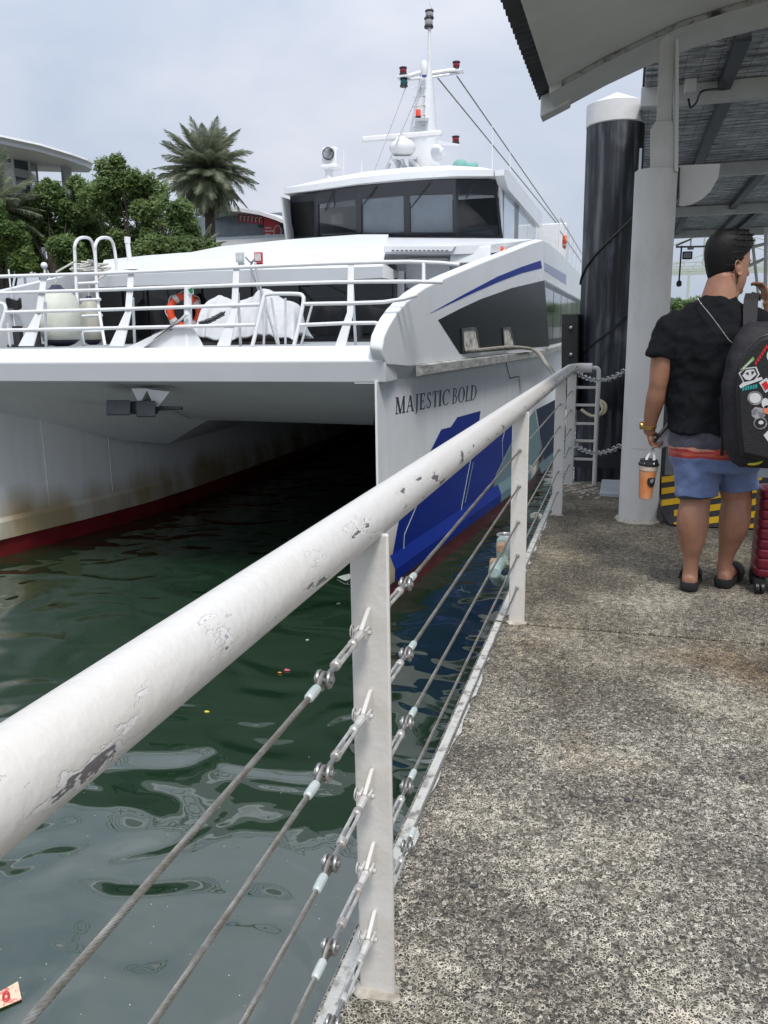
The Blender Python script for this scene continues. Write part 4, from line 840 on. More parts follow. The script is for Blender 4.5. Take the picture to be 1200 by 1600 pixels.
bend += bez([(RX, 7.10, RZ), (RX+0.012, 7.2, RZ), (RX+0.05, 7.265, RZ+0.004), (RX+0.11, 7.29, RZ+0.004), (-0.27, 7.29, RZ+0.004)], 5)
MB().tube(bend, RR, 28).build('top_rail', RAILP, rg, sharp=60)
# explicit paint chips seen on the near length of the rail: bare grey patches standing just proud
for i, Y in enumerate(PYS):
    w_ = 0.074 if i < 4 else 0.075; th = 0.012
    zt0 = RZ-0.02
    po = MB().box2((RX+0.012-w_/2, Y-th/2, -0.02), (RX+0.012+w_/2, Y+th/2, zt0)).build('post', POSTP, rg, bevel=0.004, seg=3)
    # mortar collar at the foot
    c = MB(); nn = 22; R0 = []
    for hgt, gr_ in ((0.0, 1.0), (0.004, 0.7), (0.009, 0.2)):
        R0.append([Vector((RX+0.012+(w_/2+0.012*gr_*random.uniform(0.6, 1.5))*math.copysign(abs(math.cos(t))**0.6, math.cos(t)), Y+(0.012+0.016*gr_*random.uniform(0.6, 1.4))*math.sin(t), hgt)) for t in [2*PI*k/nn for k in range(nn)]])
    c.loft(R0).build('mortar_foot', mat('crumbly_mortar', (0.5, 0.46, 0.38), 0.95, col2=(0.25, 0.22, 0.18), scale=30, bump=0.004, bscale=70), po)
CZ = [PY(573, y, 1.37).z for y in (973, 1100, 1222, 1335, 1440)]
WIRE = mat('twisted_steel_wire', (0.33, 0.32, 0.29), 0.45, 0.75, col2=(0.2, 0.18, 0.15), scale=60, rvar=0.08)
FERR = mat('oxidised_ferrule', (0.4, 0.47, 0.45), 0.6, 0.3, col2=(0.55, 0.56, 0.54), scale=40)
CX = RX+0.012
def turnbuckle(z, y, sgn, tilt_seed):
    """lug, fork, barrel, eye and ferrule running away from a post in direction sgn along Y; returns the wire's start"""
    rng = random.Random(tilt_seed)
    y0 = y+sgn*0.006
    # welded triangular lug
    lug = MB().prism([(CX-0.004, y0, z+0.030), (CX-0.004, y0+sgn*0.010, z+0.030), (CX-0.004, y0+sgn*0.055, z+0.006), (CX-0.004, y0+sgn*0.055, z-0.012), (CX-0.004, y0, z-0.012)], (0.008, 0, 0)).build('lug', POSTP, rg, bevel=0.002)
    ax = Vector((rng.uniform(-0.02, 0.02), sgn, rng.uniform(-0.03, 0.0))).normalized(); p = Vector((CX, y0+sgn*0.045, z-0.003))
    t = MB()
    for s_ in (-1, 1): t.box2(p+Vector((s_*0.009-0.0025, -0.013, -0.008)), p+Vector((s_*0.009+0.0025, 0.018*sgn if sgn > 0 else 0.013, 0.008)))
    t.tube([p+Vector((-0.017, 0, 0)), p+Vector((0.017, 0, 0))], 0.0045, 8)
    ringc = p+Vector((-0.02, 0, 0.0)); t.tube([ringc+Vector((0.0, 0.010*math.cos(a), 0.012*math.sin(a))) for a in [k*PI/6 for k in range(12)]], 0.0014, 5, closed=True)
    t.tube([p+ax*0.012, p+ax*0.05], [0.008, 0.0055], 8)
    t.build('fork_end', mat('dull_white_fitting', (0.52, 0.51, 0.49), 0.4, col2=(0.36, 0.34, 0.31), scale=50), rg)
    b0, b1 = p+ax*0.048, p+ax*0.158
    t = MB()
    for s_ in (-1, 1):
        o_ = Vector((0.0055*s_, 0, 0)); t.tube([b0+o_*0.6, lerp(b0, b1, 0.12)+o_, lerp(b0, b1, 0.88)+o_, b1+o_*0.6], [0.004, 0.0036, 0.0036, 0.004], 7)
    t.lathe([(0.008, 0), (0.009, 0.004), (0.009, 0.015), (0.006, 0.018)], b0, ax, 10); t.lathe([(0.006, -0.018), (0.009, -0.014), (0.009, -0.002), (0.007, 0)], b1, ax, 10)
    t.build('turnbuckle', mat('painted_chipped_steel', (0.46, 0.46, 0.44), 0.4, 0.3, col2=(0.27, 0.25, 0.23), scale=45), rg)
    t = MB(); t.tube([b1-ax*0.05, b1+ax*0.042], 0.0042, 8); t.build('threaded_rod', STEEL, rg)
    e = b1+ax*0.048
    t = MB()
    for s_ in (-1, 1): t.lathe([(0.014, -0.0025), (0.015, 0), (0.014, 0.0025)], e+Vector((s_*0.009, 0, 0)), (1, 0, 0), 12); t.tube([e+Vector((s_*0.009, 0, 0)), e-ax*0.018], [0.006, 0.004], 6)
    t.tube([e+Vector((-0.016, 0, 0)), e+Vector((0.016, 0, 0))], 0.0055, 8); t.build('clevis', STEEL, rg)
    # thimble loop of the wire, then the pressed sleeve
    f0 = e+ax*0.036
    t = MB(); t.tube(bez([f0, e+ax*0.012+Vector((0, 0, 0.011)), e-ax*0.008+Vector((0, 0, 0.006)), e-ax*0.008-Vector((0, 0, 0.006)), e+ax*0.012-Vector((0, 0, 0.011)), f0], 4), 0.0038, 6); t.build('wire_loop', WIRE, rg)
    MB().lathe([(0.005, -0.003), (0.0075, 0), (0.008, 0.015), (0.0075, 0.034), (0.005, 0.037)], f0, ax, 10).build('ferrule', FERR, rg)
    return f0+ax*0.03
def bolt(z, y, sgn):
    MB().lathe([(0.009, 0), (0.009, 0.005), (0.0055, 0.006), (0.0055, 0.012), (0.002, 0.014)], (CX, y+sgn*0.006, z), (0, sgn, 0), 8).build('cable_bolt', STEEL, rg)
for k, z in enumerate(CZ):
    a = turnbuckle(z, PYS[1], -1, k); twisted([a, (CX, PYS[0]+0.01, z)], 0.0024, 0.0021, 6, 0.038, 0.0042).build('wire_cable', WIRE, rg)
    a = turnbuckle(z, PYS[1], 1, 10+k); twisted([a, (CX, PYS[2]-0.01, z)], 0.0024, 0.0021, 6, 0.038, 0.006).build('wire_cable', WIRE, rg)
    bolt(z, PYS[2], -1)
    MB().tube([(CX, PYS[2], z), (CX, PYS[3], z)], 0.0045, 6).build('wire_cable', WIRE, rg); bolt(z, PYS[3], -1)
    MB().tube([(CX, PYS[3], z), (CX, PYS[4], z)], 0.0045, 6).build('wire_cable', WIRE, rg); bolt(z, PYS[4], -1)
# ladder down to the water at the corner
ld = MB().tube(bez([(-0.27, 7.29, RZ+0.004), (-0.232, 7.29, RZ+0.002), (-0.215, 7.29, RZ-0.035), (-0.215, 7.29, 0.8)], 5)+[Vector((-0.215, 7.29, 0.0)), Vector((-0.215, 7.29, -0.1))], 0.019, 12).build('ladder_stile', POSTP, rg)
for z in (0.84, 0.69, 0.53, 0.38, 0.22): MB().box2((RX+0.045, 7.282, z-0.011), (-0.22, 7.298, z+0.011)).build('ladder_rung', POSTP, ld, bevel=0.003)
# ================================================================== CANOPY COLUMN
COLP = mat('scuffed_white_column', (0.63, 0.62, 0.6), 0.5, col2=(0.44, 0.42, 0.385), scale=3.0, stretch=(1, 1, 0.45), lo=0.48, hi=0.8, bump=0.001, bscale=8, detail=8)
CXX, CYY = 0.135, 5.97
ctop = PY(1029, 266, CYY).z
cl = thing('canopy_column', 'thick round white column carrying the walkway canopy', 'column', (CXX, CYY, 0))
MB().lathe([(0.134, -0.01), (0.134, ctop-0.006), (0.126, ctop)], (CXX, CYY, 0), n=40).build('shaft', COLP, cl)
c = MB(); n = 30
c.loft([[Vector((CXX+(0.134+e*random.uniform(0.6, 1.5))*math.cos(2*PI*k/n), CYY+(0.134+e*random.uniform(0.6, 1.5))*math.sin(2*PI*k/n), h)) for k in range(n)] for h, e in ((0.001, 0.03), (0.012, 0.02), (0.022, 0.0))]).build('mortar_foot', mat('crumbly_mortar', (0.5, 0.46, 0.38), 0.95), cl)
# welded stub plates above the drum
def stub(px, Y0, th, name): return MB().prism([PY(x, y, Y0) for x, y in px], (0, th, 0)).build(name, COLP, cl, bevel=0.006)
stub([(1016, 268), (1054, 268), (1054, 196), (1050, 188), (1025, 188), (1016, 202)], CYY-0.06, 0.02, 'stub_plate')
stub([(1026, 192), (1050, 192), (1055, 66), (1050, 56), (1043, 54), (1032, 62), (1030, 72)], CYY-0.03, 0.06, 'stub_post')
stub([(1054, 268), (1060, 268), (1061, 60), (1055, 60)], CYY-0.10, 0.2, 'stub_plate')
# service hatch plate, curved with the shaft
h0, h1 = PY(1015, 702, 5.85).z, PY(1015, 655, 5.85).z
R_ = []
for a in (-118, -110, -102, -94, -86, -78, -70): R_.append([Vector((CXX+r*math.cos(rad(a)), CYY+r*math.sin(rad(a)), z)) for r, z in ((0.133, h0), (0.1375, h0+0.003), (0.1375, h1-0.003), (0.133, h1))])
MB().loft(R_).build('service_hatch', COLP, cl, fix=True)
# quarter-round bracket plate on the far side
q = [PY(1061, 258, 6.05), PY(1126, 255, 6.05)] + [PY(1126-66*(1-math.cos(t)), 255+68*math.sin(t), 6.05) for t in (0.35, 0.7, 1.0, 1.25, 1.45)] + [PY(1061, 322, 6.05)]
MB().prism(q, (0, 0.02, 0)).build('bracket_plate', COLP, cl, bevel=0.004)
c = MB(); c.box2(PY(1052, 310, 6.02), PY(1062, 264, 6.08)); c.build('bracket_clamp', BLACK, cl)
# ================================================================== NEAR CANOPY (vaulted eave with soffit)
YE = 6.55; YN = 3.65; KC = 1.11
GS = mat('grey_white_soffit', (0.66, 0.66, 0.64), 0.6, col2=(0.54, 0.53, 0.5), scale=1.6, lo=0.4, hi=0.75, detail=8)
prof = [(-0.515, 2.70), (-0.44, 2.735), (-0.2, 2.84), (0.02, 2.92), (0.21, 2.985), (0.47, 3.04), (0.73, 3.08), (1.3, 3.14), (2.2, 3.18), (3.6, 3.18)]
prof = [(x*KC, EYE+(z-EYE)*KC) for x, z in prof]
cn = thing('canopy', 'grey-white vaulted canopy eave over the near walkway', 'canopy', (0.2, YE, 2.98))
def arcstrip(y0, y1, dz0, dz1, i0=1, name='soffit', m=GS, bev=0.006):
    P = prof[i0:]
    return MB().loft([[Vector((x, y, z+d)) for (x, z), d in [(p, dz0) for p in P]+[(p, dz1) for p in P[::-1]]] for y in (y0, y1)]).build(name, m, cn, sharp=30, fix=True, bevel=bev)
arcstrip(YN, 6.0, 0.045, 0.09, i0=0, name='soffit_panel')
arcstrip(6.012, YE, 0.015, 0.10, i0=0, name='end_beam')
arcstrip(5.995, 6.012, 0.012, 0.04, name='sealant_joint', m=mat('dirty_sealant', (0.4, 0.39, 0.36), 0.8, col2=(0.04, 0.04, 0.04), scale=7, stretch=(1, 1, 1), lo=0.48, hi=0.6), bev=0)
for X in (0.9, ): pass
c = MB(); nst = 150
R0 = []
for i in range(nst+1):
    y = lerp(YN, YE-0.02, i/nst); w_ = 0.011*math.cos(2*PI*y/0.095)
    R0.append([Vector((x-0.12*(1 if k == 0 else 0), y, z+0.115+w_)) for k, (x, z) in enumerate(prof)] + [Vector((x-0.12*(1 if k == 0 else 0), y, z+0.123+w_)) for k, (x, z) in list(enumerate(prof))[::-1]])
c.loft(R0).build('roof_sheet', mat('dark_grey_roof_sheet', (0.075, 0.08, 0.085), 0.55, col2=(0.045, 0.047, 0.05), scale=6), cn, sharp=60, fix=True)
# eave gutter lip and end box
c = MB(); c.hexa([*[(x*KC, y, EYE+(z-EYE)*KC) for x, y, z in ((-0.60, YE-0.16, 2.665), (-0.42, YE-0.16, 2.74), (-0.42, YE+0.006, 2.74), (-0.60, YE+0.006, 2.665), (-0.60, YE-0.16, 2.79), (-0.42, YE-0.16, 2.86), (-0.42, YE+0.006, 2.86), (-0.60, YE+0.006, 2.79))]]); c.build('gutter_end', GS, cn, bevel=0.008, fix=True)
# ================================================================== FAR CANOPY (foil-faced insulation under purlins)
def foil_mat():
    M = bpy.data.materials.new('crinkled_foil_insulation'); M.use_nodes = True; nt = M.node_tree; b = nt.nodes['Principled BSDF']; N = nt.nodes.new; L = nt.links.new
    b.inputs['Metallic'].default_value = 0.8; b.inputs['Roughness'].default_value = 0.36
    tc = N('ShaderNodeTexCoord'); mp = N('ShaderNodeMapping'); mp.inputs['Scale'].default_value = (1, 4.0, 1); L(tc.outputs['Object'], mp.inputs['Vector'])
    n = N('ShaderNodeTexNoise'); n.inputs['Scale'].default_value = 3.0; n.inputs['Detail'].default_value = 5; n.inputs['Roughness'].default_value = 0.65; n.inputs['Distortion'].default_value = 0.6; L(mp.outputs['Vector'], n.inputs['Vector'])
    r = N('ShaderNodeValToRGB'); r.color_ramp.elements[0].position = 0.35; r.color_ramp.elements[0].color = (0.2, 0.21, 0.23, 1); r.color_ramp.elements[1].position = 0.65; r.color_ramp.elements[1].color = (0.95, 0.95, 0.97, 1)  # glints of the folds painted in as light and dark streaks of colour
    L(n.outputs['Fac'], r.inputs['Fac']); L(r.outputs['Color'], b.inputs['Base Color'])
    bp = N('ShaderNodeBump'); bp.inputs['Distance'].default_value = 0.35; bp.inputs['Strength'].default_value = 1; L(n.outputs['Fac'], bp.inputs['Height']); L(bp.outputs['Normal'], b.inputs['Normal'])
    return M
FZ = 3.3; FX0, FX1, FY0, FY1 = 0.05, 4.2, 6.6, 19.4
fc = thing('canopy', 'long flat canopy beyond with crinkled silver foil underside and white beams', 'canopy', (2, 12, FZ))
MB().box2((FX0, FY0, FZ+0.02), (FX1, FY1, FZ+0.10)).build('foil_insulation', foil_mat(), fc)
MB().box2((FX0-0.02, FY0, FZ+0.101), (FX1, FY1, FZ+0.16)).build('roof_sheet', mat('dark_grey_roof_sheet', (0.075, 0.08, 0.085), 0.55), fc)
BEAMW = mat('off_white_beam', (0.66, 0.66, 0.64), 0.5, var=0.2, scale=4)
for Y in (7.9, 11.65, 15.5, 19.2): MB().box2((FX0-0.03, Y-0.06, FZ-0.14), (FX1, Y+0.06, FZ+0.012)).build('cross_beam', BEAMW, fc, bevel=0.006)
for (a, b_, y0, y1) in (((1130, 143), (1098, 245), 7.965, 11.585), ((1190, 259), (1160, 308), 11.715, 15.435), ((1067, 332), (1061, 360), 15.565, 19.13), ((1151, 332), (1137, 353), 15.565, 19.13), ((1150, 72), (1139, 116), 6.6, 7.83)):
    p, q_ = PZ(*a, FZ), PZ(*b_, FZ); X = (p.x+q_.x)/2
    MB().box2((X-0.05, y0, FZ-0.07), (X+0.05, y1, FZ+0.01)).build('purlin', mat('dark_purlin', (0.03, 0.032, 0.036), 0.4), fc)
    MB().box2((X+1.15, y0, FZ-0.07), (X+1.25, y1, FZ+0.01)).build('purlin', MATS['dark_purlin'], fc)
wm = MB()
for k in range(34): wm.tube([(FX0+0.12*k+0.05, FY0, FZ+0.005), (FX0+0.12*k+0.05, FY1, FZ+0.005)], 0.0018, 3, caps=False)
for k in range(88): wm.tube([(FX0, FY0+0.152*k, FZ+0.0045), (FX1, FY0+0.152*k, FZ+0.0045)], 0.0018, 3, caps=False)
wmo = wm.build('wire_mesh', mat('dark_wire', (0.06, 0.06, 0.06), 0.5, 0.5), fc, sharp=0)
# electrical box, cable and sealant at the beam
c = MB(); c.box(PZ(1079, 135, 3.2)+Vector((0, 0, 0)), (0.09, 0.09, 0.1)); c.build('conduit_box', BEAMW, fc, bevel=0.006)
MB().tube(bez([PZ(1131, 140, 3.2), PZ(1110, 140, 3.15), PZ(1095, 144, 3.12), PZ(1088, 160, 3.1), PZ(1079, 168, 3.1), PZ(1076, 155, 3.13)], 5), 0.009, 6).build('cable', BLACK, fc)
for Y in (9.0, 13.0, 17.5): MB().lathe([(0.09, -0.02), (0.09, FZ)], (3.6, Y, 0), n=20).build('support_post', COLP, fc)
# hanging floodlight and drop rods at the far end
fl = thing('floodlight', 'small black floodlight hanging under the far canopy edge', 'lamp', PY(1074, 390, 18))
c = MB(); p = PY(1074, 399, 18); c.box(p, (0.19, 0.08, 0.15)); c.build('housing', BLACK, fl, bevel=0.02); MB().box(p-Vector((0, 0.045, 0)), (0.14, 0.008, 0.1)).build('lens', mat('dull_lens', (0.35, 0.37, 0.38), 0.2), fl)
c = MB(); c.tube([PY(1080, 366, 18), PY(1079, 388, 18)], 0.014, 6).box(PY(1079, 388, 18), (0.12, 0.05, 0.05)); c.tube([PY(1056, 386, 18), PY(1105, 385, 18)], 0.02, 6).tube([PY(1056, 384, 18), PY(1079, 374, 18)], 0.018, 6); c.build('hanger', STEEL, fl)
dr2 = thing('drop_rod', 'dark hanging rod with a weight at the far canopy end', 'rod', PY(1064, 386, 17.5)); MB().tube([PY(1065, 384, 17.5), PY(1061, 440, 17.5)], 0.018, 6).build('rod', DG, dr2); MB().lathe([(0.02, -0.06), (0.05, -0.04), (0.05, 0.03), (0.02, 0.06)], PY(1061, 443, 17.5)).build('weight', BLACK, dr2)
# ================================================================== PILE AND GUIDE
PYY = 9.2; pc = (PY(905, 500, PYY)+PY(994, 500, PYY))/2; pr_ = 0.285
def hdpe_mat():
    M = bpy.data.materials.new('scuffed_black_pile_sleeve'); M.use_nodes = True; nt = M.node_tree; b = nt.nodes['Principled BSDF']; N = nt.nodes.new; L = nt.links.new
    tc = N('ShaderNodeTexCoord'); mp = N('ShaderNodeMapping'); mp.inputs['Scale'].default_value = (1, 1, 0.45); L(tc.outputs['Object'], mp.inputs['Vector'])
    n = N('ShaderNodeTexNoise'); n.inputs['Scale'].default_value = 2.6; n.inputs['Detail'].default_value = 4; n.inputs['Distortion'].default_value = 1.2; L(mp.outputs['Vector'], n.inputs['Vector'])
    mp2 = N('ShaderNodeMapping'); mp2.inputs['Scale'].default_value = (16, 16, 0.9); L(tc.outputs['Object'], mp2.inputs['Vector'])
    n2 = N('ShaderNodeTexNoise'); n2.inputs['Scale'].default_value = 1.2; n2.inputs['Detail'].default_value = 5; L(mp2.outputs['Vector'], n2.inputs['Vector'])
    m = N('ShaderNodeMath'); m.operation = 'MULTIPLY'; L(n.outputs['Fac'], m.inputs[0]); L(n2.outputs['Fac'], m.inputs[1])
    r = N('ShaderNodeValToRGB'); r.color_ramp.elements[0].position = 0.21; r.color_ramp.elements[0].color = (0.009, 0.011, 0.016, 1); r.color_ramp.elements[1].position = 0.37; r.color_ramp.elements[1].color = (0.10, 0.108, 0.12, 1)
    e = r.color_ramp.elements.new(0.265); e.color = (0.03, 0.034, 0.042, 1)
    L(m.outputs[0], r.inputs['Fac']); L(r.outputs['Color'], b.inputs['Base Color']); b.inputs['Roughness'].default_value = 0.5
    return M
pl = thing('pile', 'tall black sleeved mooring pile with a white conical cap', 'pile', (pc.x, PYY, WZ))
zc0, zc1, zc2 = PY(950, 190, PYY-0.2).z, PY(950, 158, PYY-0.2).z, PY(957, 146, PYY).z
MB().lathe([(pr_, WZ-1), (pr_, zc0)], (pc.x, PYY, 0), n=48).build('sleeve', hdpe_mat(), pl)
MB().lathe([(pr_-0.03, zc0-0.05), (pr_+0.008, zc0-0.003), (pr_+0.008, zc1), (0.02, zc2)], (pc.x, PYY, 0), n=48).build('cap', mat('white_cap', (0.7, 0.7, 0.69), 0.4, var=0.12), pl)
# strapping wound round the sleeve
MB().tube([(pc.x+(pr_+0.006)*math.cos(t), PYY+(pr_+0.006)*math.sin(t), lerp(1.85, 2.55, (t+PI*0.9)/(PI*0.8))) for t in [lerp(-PI*0.97, -PI*0.12, k/24) for k in range(25)]], 0.012, 6).build('strap', BLACK, pl)
MB().tube([(pc.x+(pr_+0.006)*math.cos(t), PYY+(pr_+0.006)*math.sin(t), lerp(1.0, 1.55, (t+PI*0.9)/(PI*0.8))) for t in [lerp(-PI*0.9, -PI*0.12, k/24) for k in range(25)]], 0.012, 6).build('strap', BLACK, pl)
pg = thing('pile_guide', 'black bolted rubber guide block hugging the mooring pile', 'pile guide', PY(890, 640, 9.0))
c = MB(); c.hexa([PY(877, 640, 8.9), PY(903, 640, 8.9), PY(908, 640, 9.4), PY(886, 640, 9.4), PY(877, 490, 8.9), PY(903, 490, 8.9), PY(908, 490, 9.4), PY(886, 490, 9.4)]); c.hexa([PY(862, 640, 9.5), PY(878, 640, 9.3), PY(884, 640, 9.5), PY(870, 640, 9.7), PY(862, 600, 9.5), PY(878, 600, 9.3), PY(884, 600, 9.5), PY(870, 600, 9.7)]) if False else None; c.build('guide_block', RUBBER, pg, fix=True, bevel=0.015)
for y in (512, 554): MB().lathe([(0.018, 0), (0.018, 0.012), (0.008, 0.02)], PY(892, y, 8.89), (0, -1, 0), 8).build('bolt', STEEL, pg)
c = MB(); c.box2((-0.52, 8.55, -0.06), (0.3, 9.75, 0.06)); c.build('guide_frame', mat('black_guide_steel', (0.018, 0.02, 0.024), 0.45), pg)
# dark upper frame between pile and column
gf = thing('guide_post', 'dark narrow steel post between the pile and the column', 'post', PY(1000, 760, 8.0)); MB().box2(PY(997, 740, 8.0), PY(1004, 265, 8.1)).build('post_body', DG, gf, bevel=0.01)
MB().box2(PY(996, 300, 8.3), PY(1003, 235, 8.4)).build('white_tag', WHITE2, gf)
# yellowish loop of hose on the pile base
hs = thing('hose_loop', 'thick yellowed rope loop lying against the pile base', 'rope', PY(935, 655, 8.7)); MB().tube(bez([PY(908, 640, 8.75), PY(925, 650, 8.72), PY(944, 645, 8.7), PY(946, 632, 8.72), PY(936, 626, 8.75), PY(942, 640, 8.7), PY(930, 655, 8.7)], 5), 0.016, 8).build('loop', mat('yellowed_rope', (0.5, 0.45, 0.3), 0.9), hs)
# ================================================================== CHAINS, PLATES, PIPE
def sag(a, b_, s, n=16): return [lerp(Vector(a), Vector(b_), k/n)-Vector((0, 0, 4*s*(k/n)*(1-k/n))) for k in range(n+1)]
CHM = mat('galvanised_chain', (0.5, 0.5, 0.48), 0.35, 0.6, var=0.3, scale=30)
chain('chain', 'upper galvanised chain slung from the railing corner to the round column', sag(PY(900, 580, 7.22), PY(985, 573, 5.98), 0.085), 0.066, 0.036, 0.0046, CHM, group='galvanised chains closing the railing gap')
chain('chain', 'lower galvanised chain slung from the railing corner to the round column', sag(PY(893, 690, 7.22), PY(979, 690, 5.98), 0.09), 0.066, 0.036, 0.0046, CHM, group='galvanised chains closing the railing gap')
gp = thing('deck_plate', 'light grey steel cover plate lying on the deck beside the column', 'plate', PZ(955, 765))
MB().hexa([PZ(937, 776), PZ(978, 779), PZ(976, 756), PZ(940, 755)]+[PZ(937, 776)+Vector((0, 0, 0.035)), PZ(978, 779)+Vector((0, 0, 0.035)), PZ(976, 756)+Vector((0, 0, 0.035)), PZ(940, 755)+Vector((0, 0, 0.035))]).build('plate_body', mat('grey_plate', (0.4, 0.43, 0.45), 0.5, var=0.2), gp, bevel=0.006, fix=True)
c = MB(); p = PZ(972, 772, 0.03); c.lathe([(0.03, 0), (0.03, 0.02), (0.02, 0.03), (0.02, 0.06)], p); c.build('shackle', STEEL, gp)
rb = thing('rubble', 'crumbled pale mortar round the ladder foot at the deck corner', 'rubble', PZ(915, 768))
c = MB()
for k in range(60):
    p = PZ(random.gauss(912, 22), random.gauss(766, 5), 0.004); s = random.uniform(0.006, 0.022); c.ball(p, (s*1.5, s, s*0.5), 6, 4)
ro = c.build('crumbs', mat('crumbly_mortar', (0.5, 0.46, 0.38), 0.95), rb); ro['kind'] = 'stuff'
# valve and elbow on the pontoon side
vx = -0.66
vp = thing('valve_pipe', 'pale green pipe elbow with a corroded valve below the deck edge', 'pipe valve', PX(785, 900, vx))
c = MB(); e0 = PX(808, 902, EX+0.04); c.tube(bez([e0, PX(790, 909, vx+0.03), PX(777, 905, vx), PX(773, 893, vx), PX(780, 882, vx), PX(786, 874, vx)], 6), 0.036, 14); c.build('elbow', mat('pale_green_pipe', (0.36, 0.47, 0.44), 0.5, var=0.15, scale=12), vp)
c = MB(); c.lathe([(0.042, 0), (0.05, 0.005), (0.05, 0.03), (0.042, 0.035)], PX(783, 884, vx), (0.1, 0.5, 0.8), 16); c.build('collar', mat('yellowed_collar', (0.42, 0.42, 0.28), 0.6, var=0.2), vp)
c = MB(); c.lathe([(0.04, 0), (0.045, 0.05), (0.05, 0.06), (0.05, 0.11), (0.035, 0.13)], PX(786, 872, vx), (0.05, 0.3, 0.95), 14); c.build('valve_body', mat('verdigris_valve', (0.33, 0.42, 0.38), 0.6, col2=(0.2, 0.23, 0.2), scale=18), vp)
c = MB(); c.box(PX(783, 855, vx), (0.05, 0.08, 0.05)).box(PX(772, 885, vx-0.03), (0.05, 0.06, 0.09)); c.build('corroded_flange', mat('salmon_rust', (0.45, 0.27, 0.16), 0.8, col2=(0.3, 0.2, 0.13), scale=20), vp, bevel=0.01)
c = MB(); c.tube([PX(786, 850, vx), PX(790, 838, vx)], 0.016, 8).tube([PX(790, 836, vx)+Vector((0.05*math.cos(t), 0.05*math.sin(t), 0)) for t in [k*PI/8 for k in range(16)]], 0.008, 6, closed=True).box(PX(790, 836, vx), (0.1, 0.014, 0.01)); c.build('handwheel', STEEL, vp)
hose = MB().tube(bez([PX(832, 806, -0.62), PX(838, 804, -0.6), PX(846, 808, EX-0.02), PX(850, 812, EX+0.02)], 4), 0.02, 8).build('hose_stub', mat('cream_hose', (0.55, 0.53, 0.42), 0.6), vp)
# ================================================================== HAZARD RAMP AND GANGWAY
YEL = mat('hazard_yellow', (0.72, 0.42, 0.008), 0.5, col2=(0.5, 0.3, 0.02), scale=8, lo=0.5, hi=0.8); HBK = mat('hazard_black_checker', (0.035, 0.037, 0.04), 0.6, var=0.4, scale=20, bump=0.002, bscale=120)
rp = thing('ramp_flap', 'black steel ramp flap painted with yellow hazard stripes', 'ramp', (0.7, 5.85, 0))
Ya, Yb2 = 5.80, 6.15; za, zb2 = 0.012, 0.30
def rpt(x, t, o=0.0): return Vector((x, lerp(Ya, Yb2, t), lerp(za, zb2, t)+o))
nr = Vector((0, -(zb2-za), (Yb2-Ya))).normalized()
body = [rpt(0.345, 0), rpt(2.3, 0), rpt(2.3, 1), rpt(0.285, 1), rpt(0.285, 0.24)]
MB().prism(body, -nr*0.02).build('flap_plate', HBK, rp)
def clipx(t): return 0.287 if t >= 0.24 else lerp(0.347, 0.287, t/0.24)
for k in range(14):
    x0 = 0.05+k*0.0
for k in range(-6, 9):
    # bands slope upward to the right across the flap
    b0 = -0.12+k*0.235; bh = 0.12; sl2 = 0.55
    xs_ = [0.287+(2.28-0.287)*i/24 for i in range(25)]; lo_p, hi_p = [], []
    for x in xs_:
        t0 = b0+sl2*(x-0.29)*-1+sl2*2*(x-0.29); t1 = t0+bh
        t0c, t1c = max(t0, 0.005), min(t1, 0.995)
        if t1c-t0c > 0.004 and x >= clipx(t0c)-0.001: lo_p.append(rpt(x, t0c)+nr*0.003); hi_p.append(rpt(x, t1c)+nr*0.003)
    if len(lo_p) >= 2: MB().prism(lo_p+hi_p[::-1], -nr*0.002).build('hazard_stripe', YEL, rp, sharp=0)
gw = thing('gangway', 'dark steel gangway parapet behind the hazard-striped ramp', 'gangway', (1.3, 12, 0.1))
MB().box2((0.30, 6.16, 0.02), (2.6, 19.5, 0.28)).build('gangway_deck', mat('grey_gangway_deck', (0.32, 0.33, 0.33), 0.7), gw)
MB().box2((0.27, 6.2, 0.282), (0.31, 19.5, 0.86)).build('parapet', mat('charcoal_parapet', (0.045, 0.05, 0.056), 0.5, var=0.2), gw); MB().box2((0.255, 6.18, 0.08), (0.268, 19.5, 0.42)).build('kick_plate', mat('grey_kick_plate', (0.22, 0.225, 0.23), 0.5, var=0.2), gw)
MB().box2((2.56, 6.2, 0.282), (2.6, 19.5, 0.86)).build('parapet', MATS['charcoal_parapet'], gw)
c = MB()
for xy in ((1170, 18.5), (1197, 17)):
    pass
g2 = thing('white_frame', 'white tubular gangway frame seen past the man at the right edge', 'frame', PY(1185, 470, 16))
for a, b_, Y in (((1197, 355), (1196, 470), 15), ((1150, 392), (1200, 380), 18), ((1160, 420), (1200, 402), 18), ((1175, 372), (1186, 470), 19), ((1130, 372), (1160, 360), 19)):
    MB().tube([PY(*a, Y), PY(*b_, Y)], 0.03, 8).build('tube', BEAMW, g2)
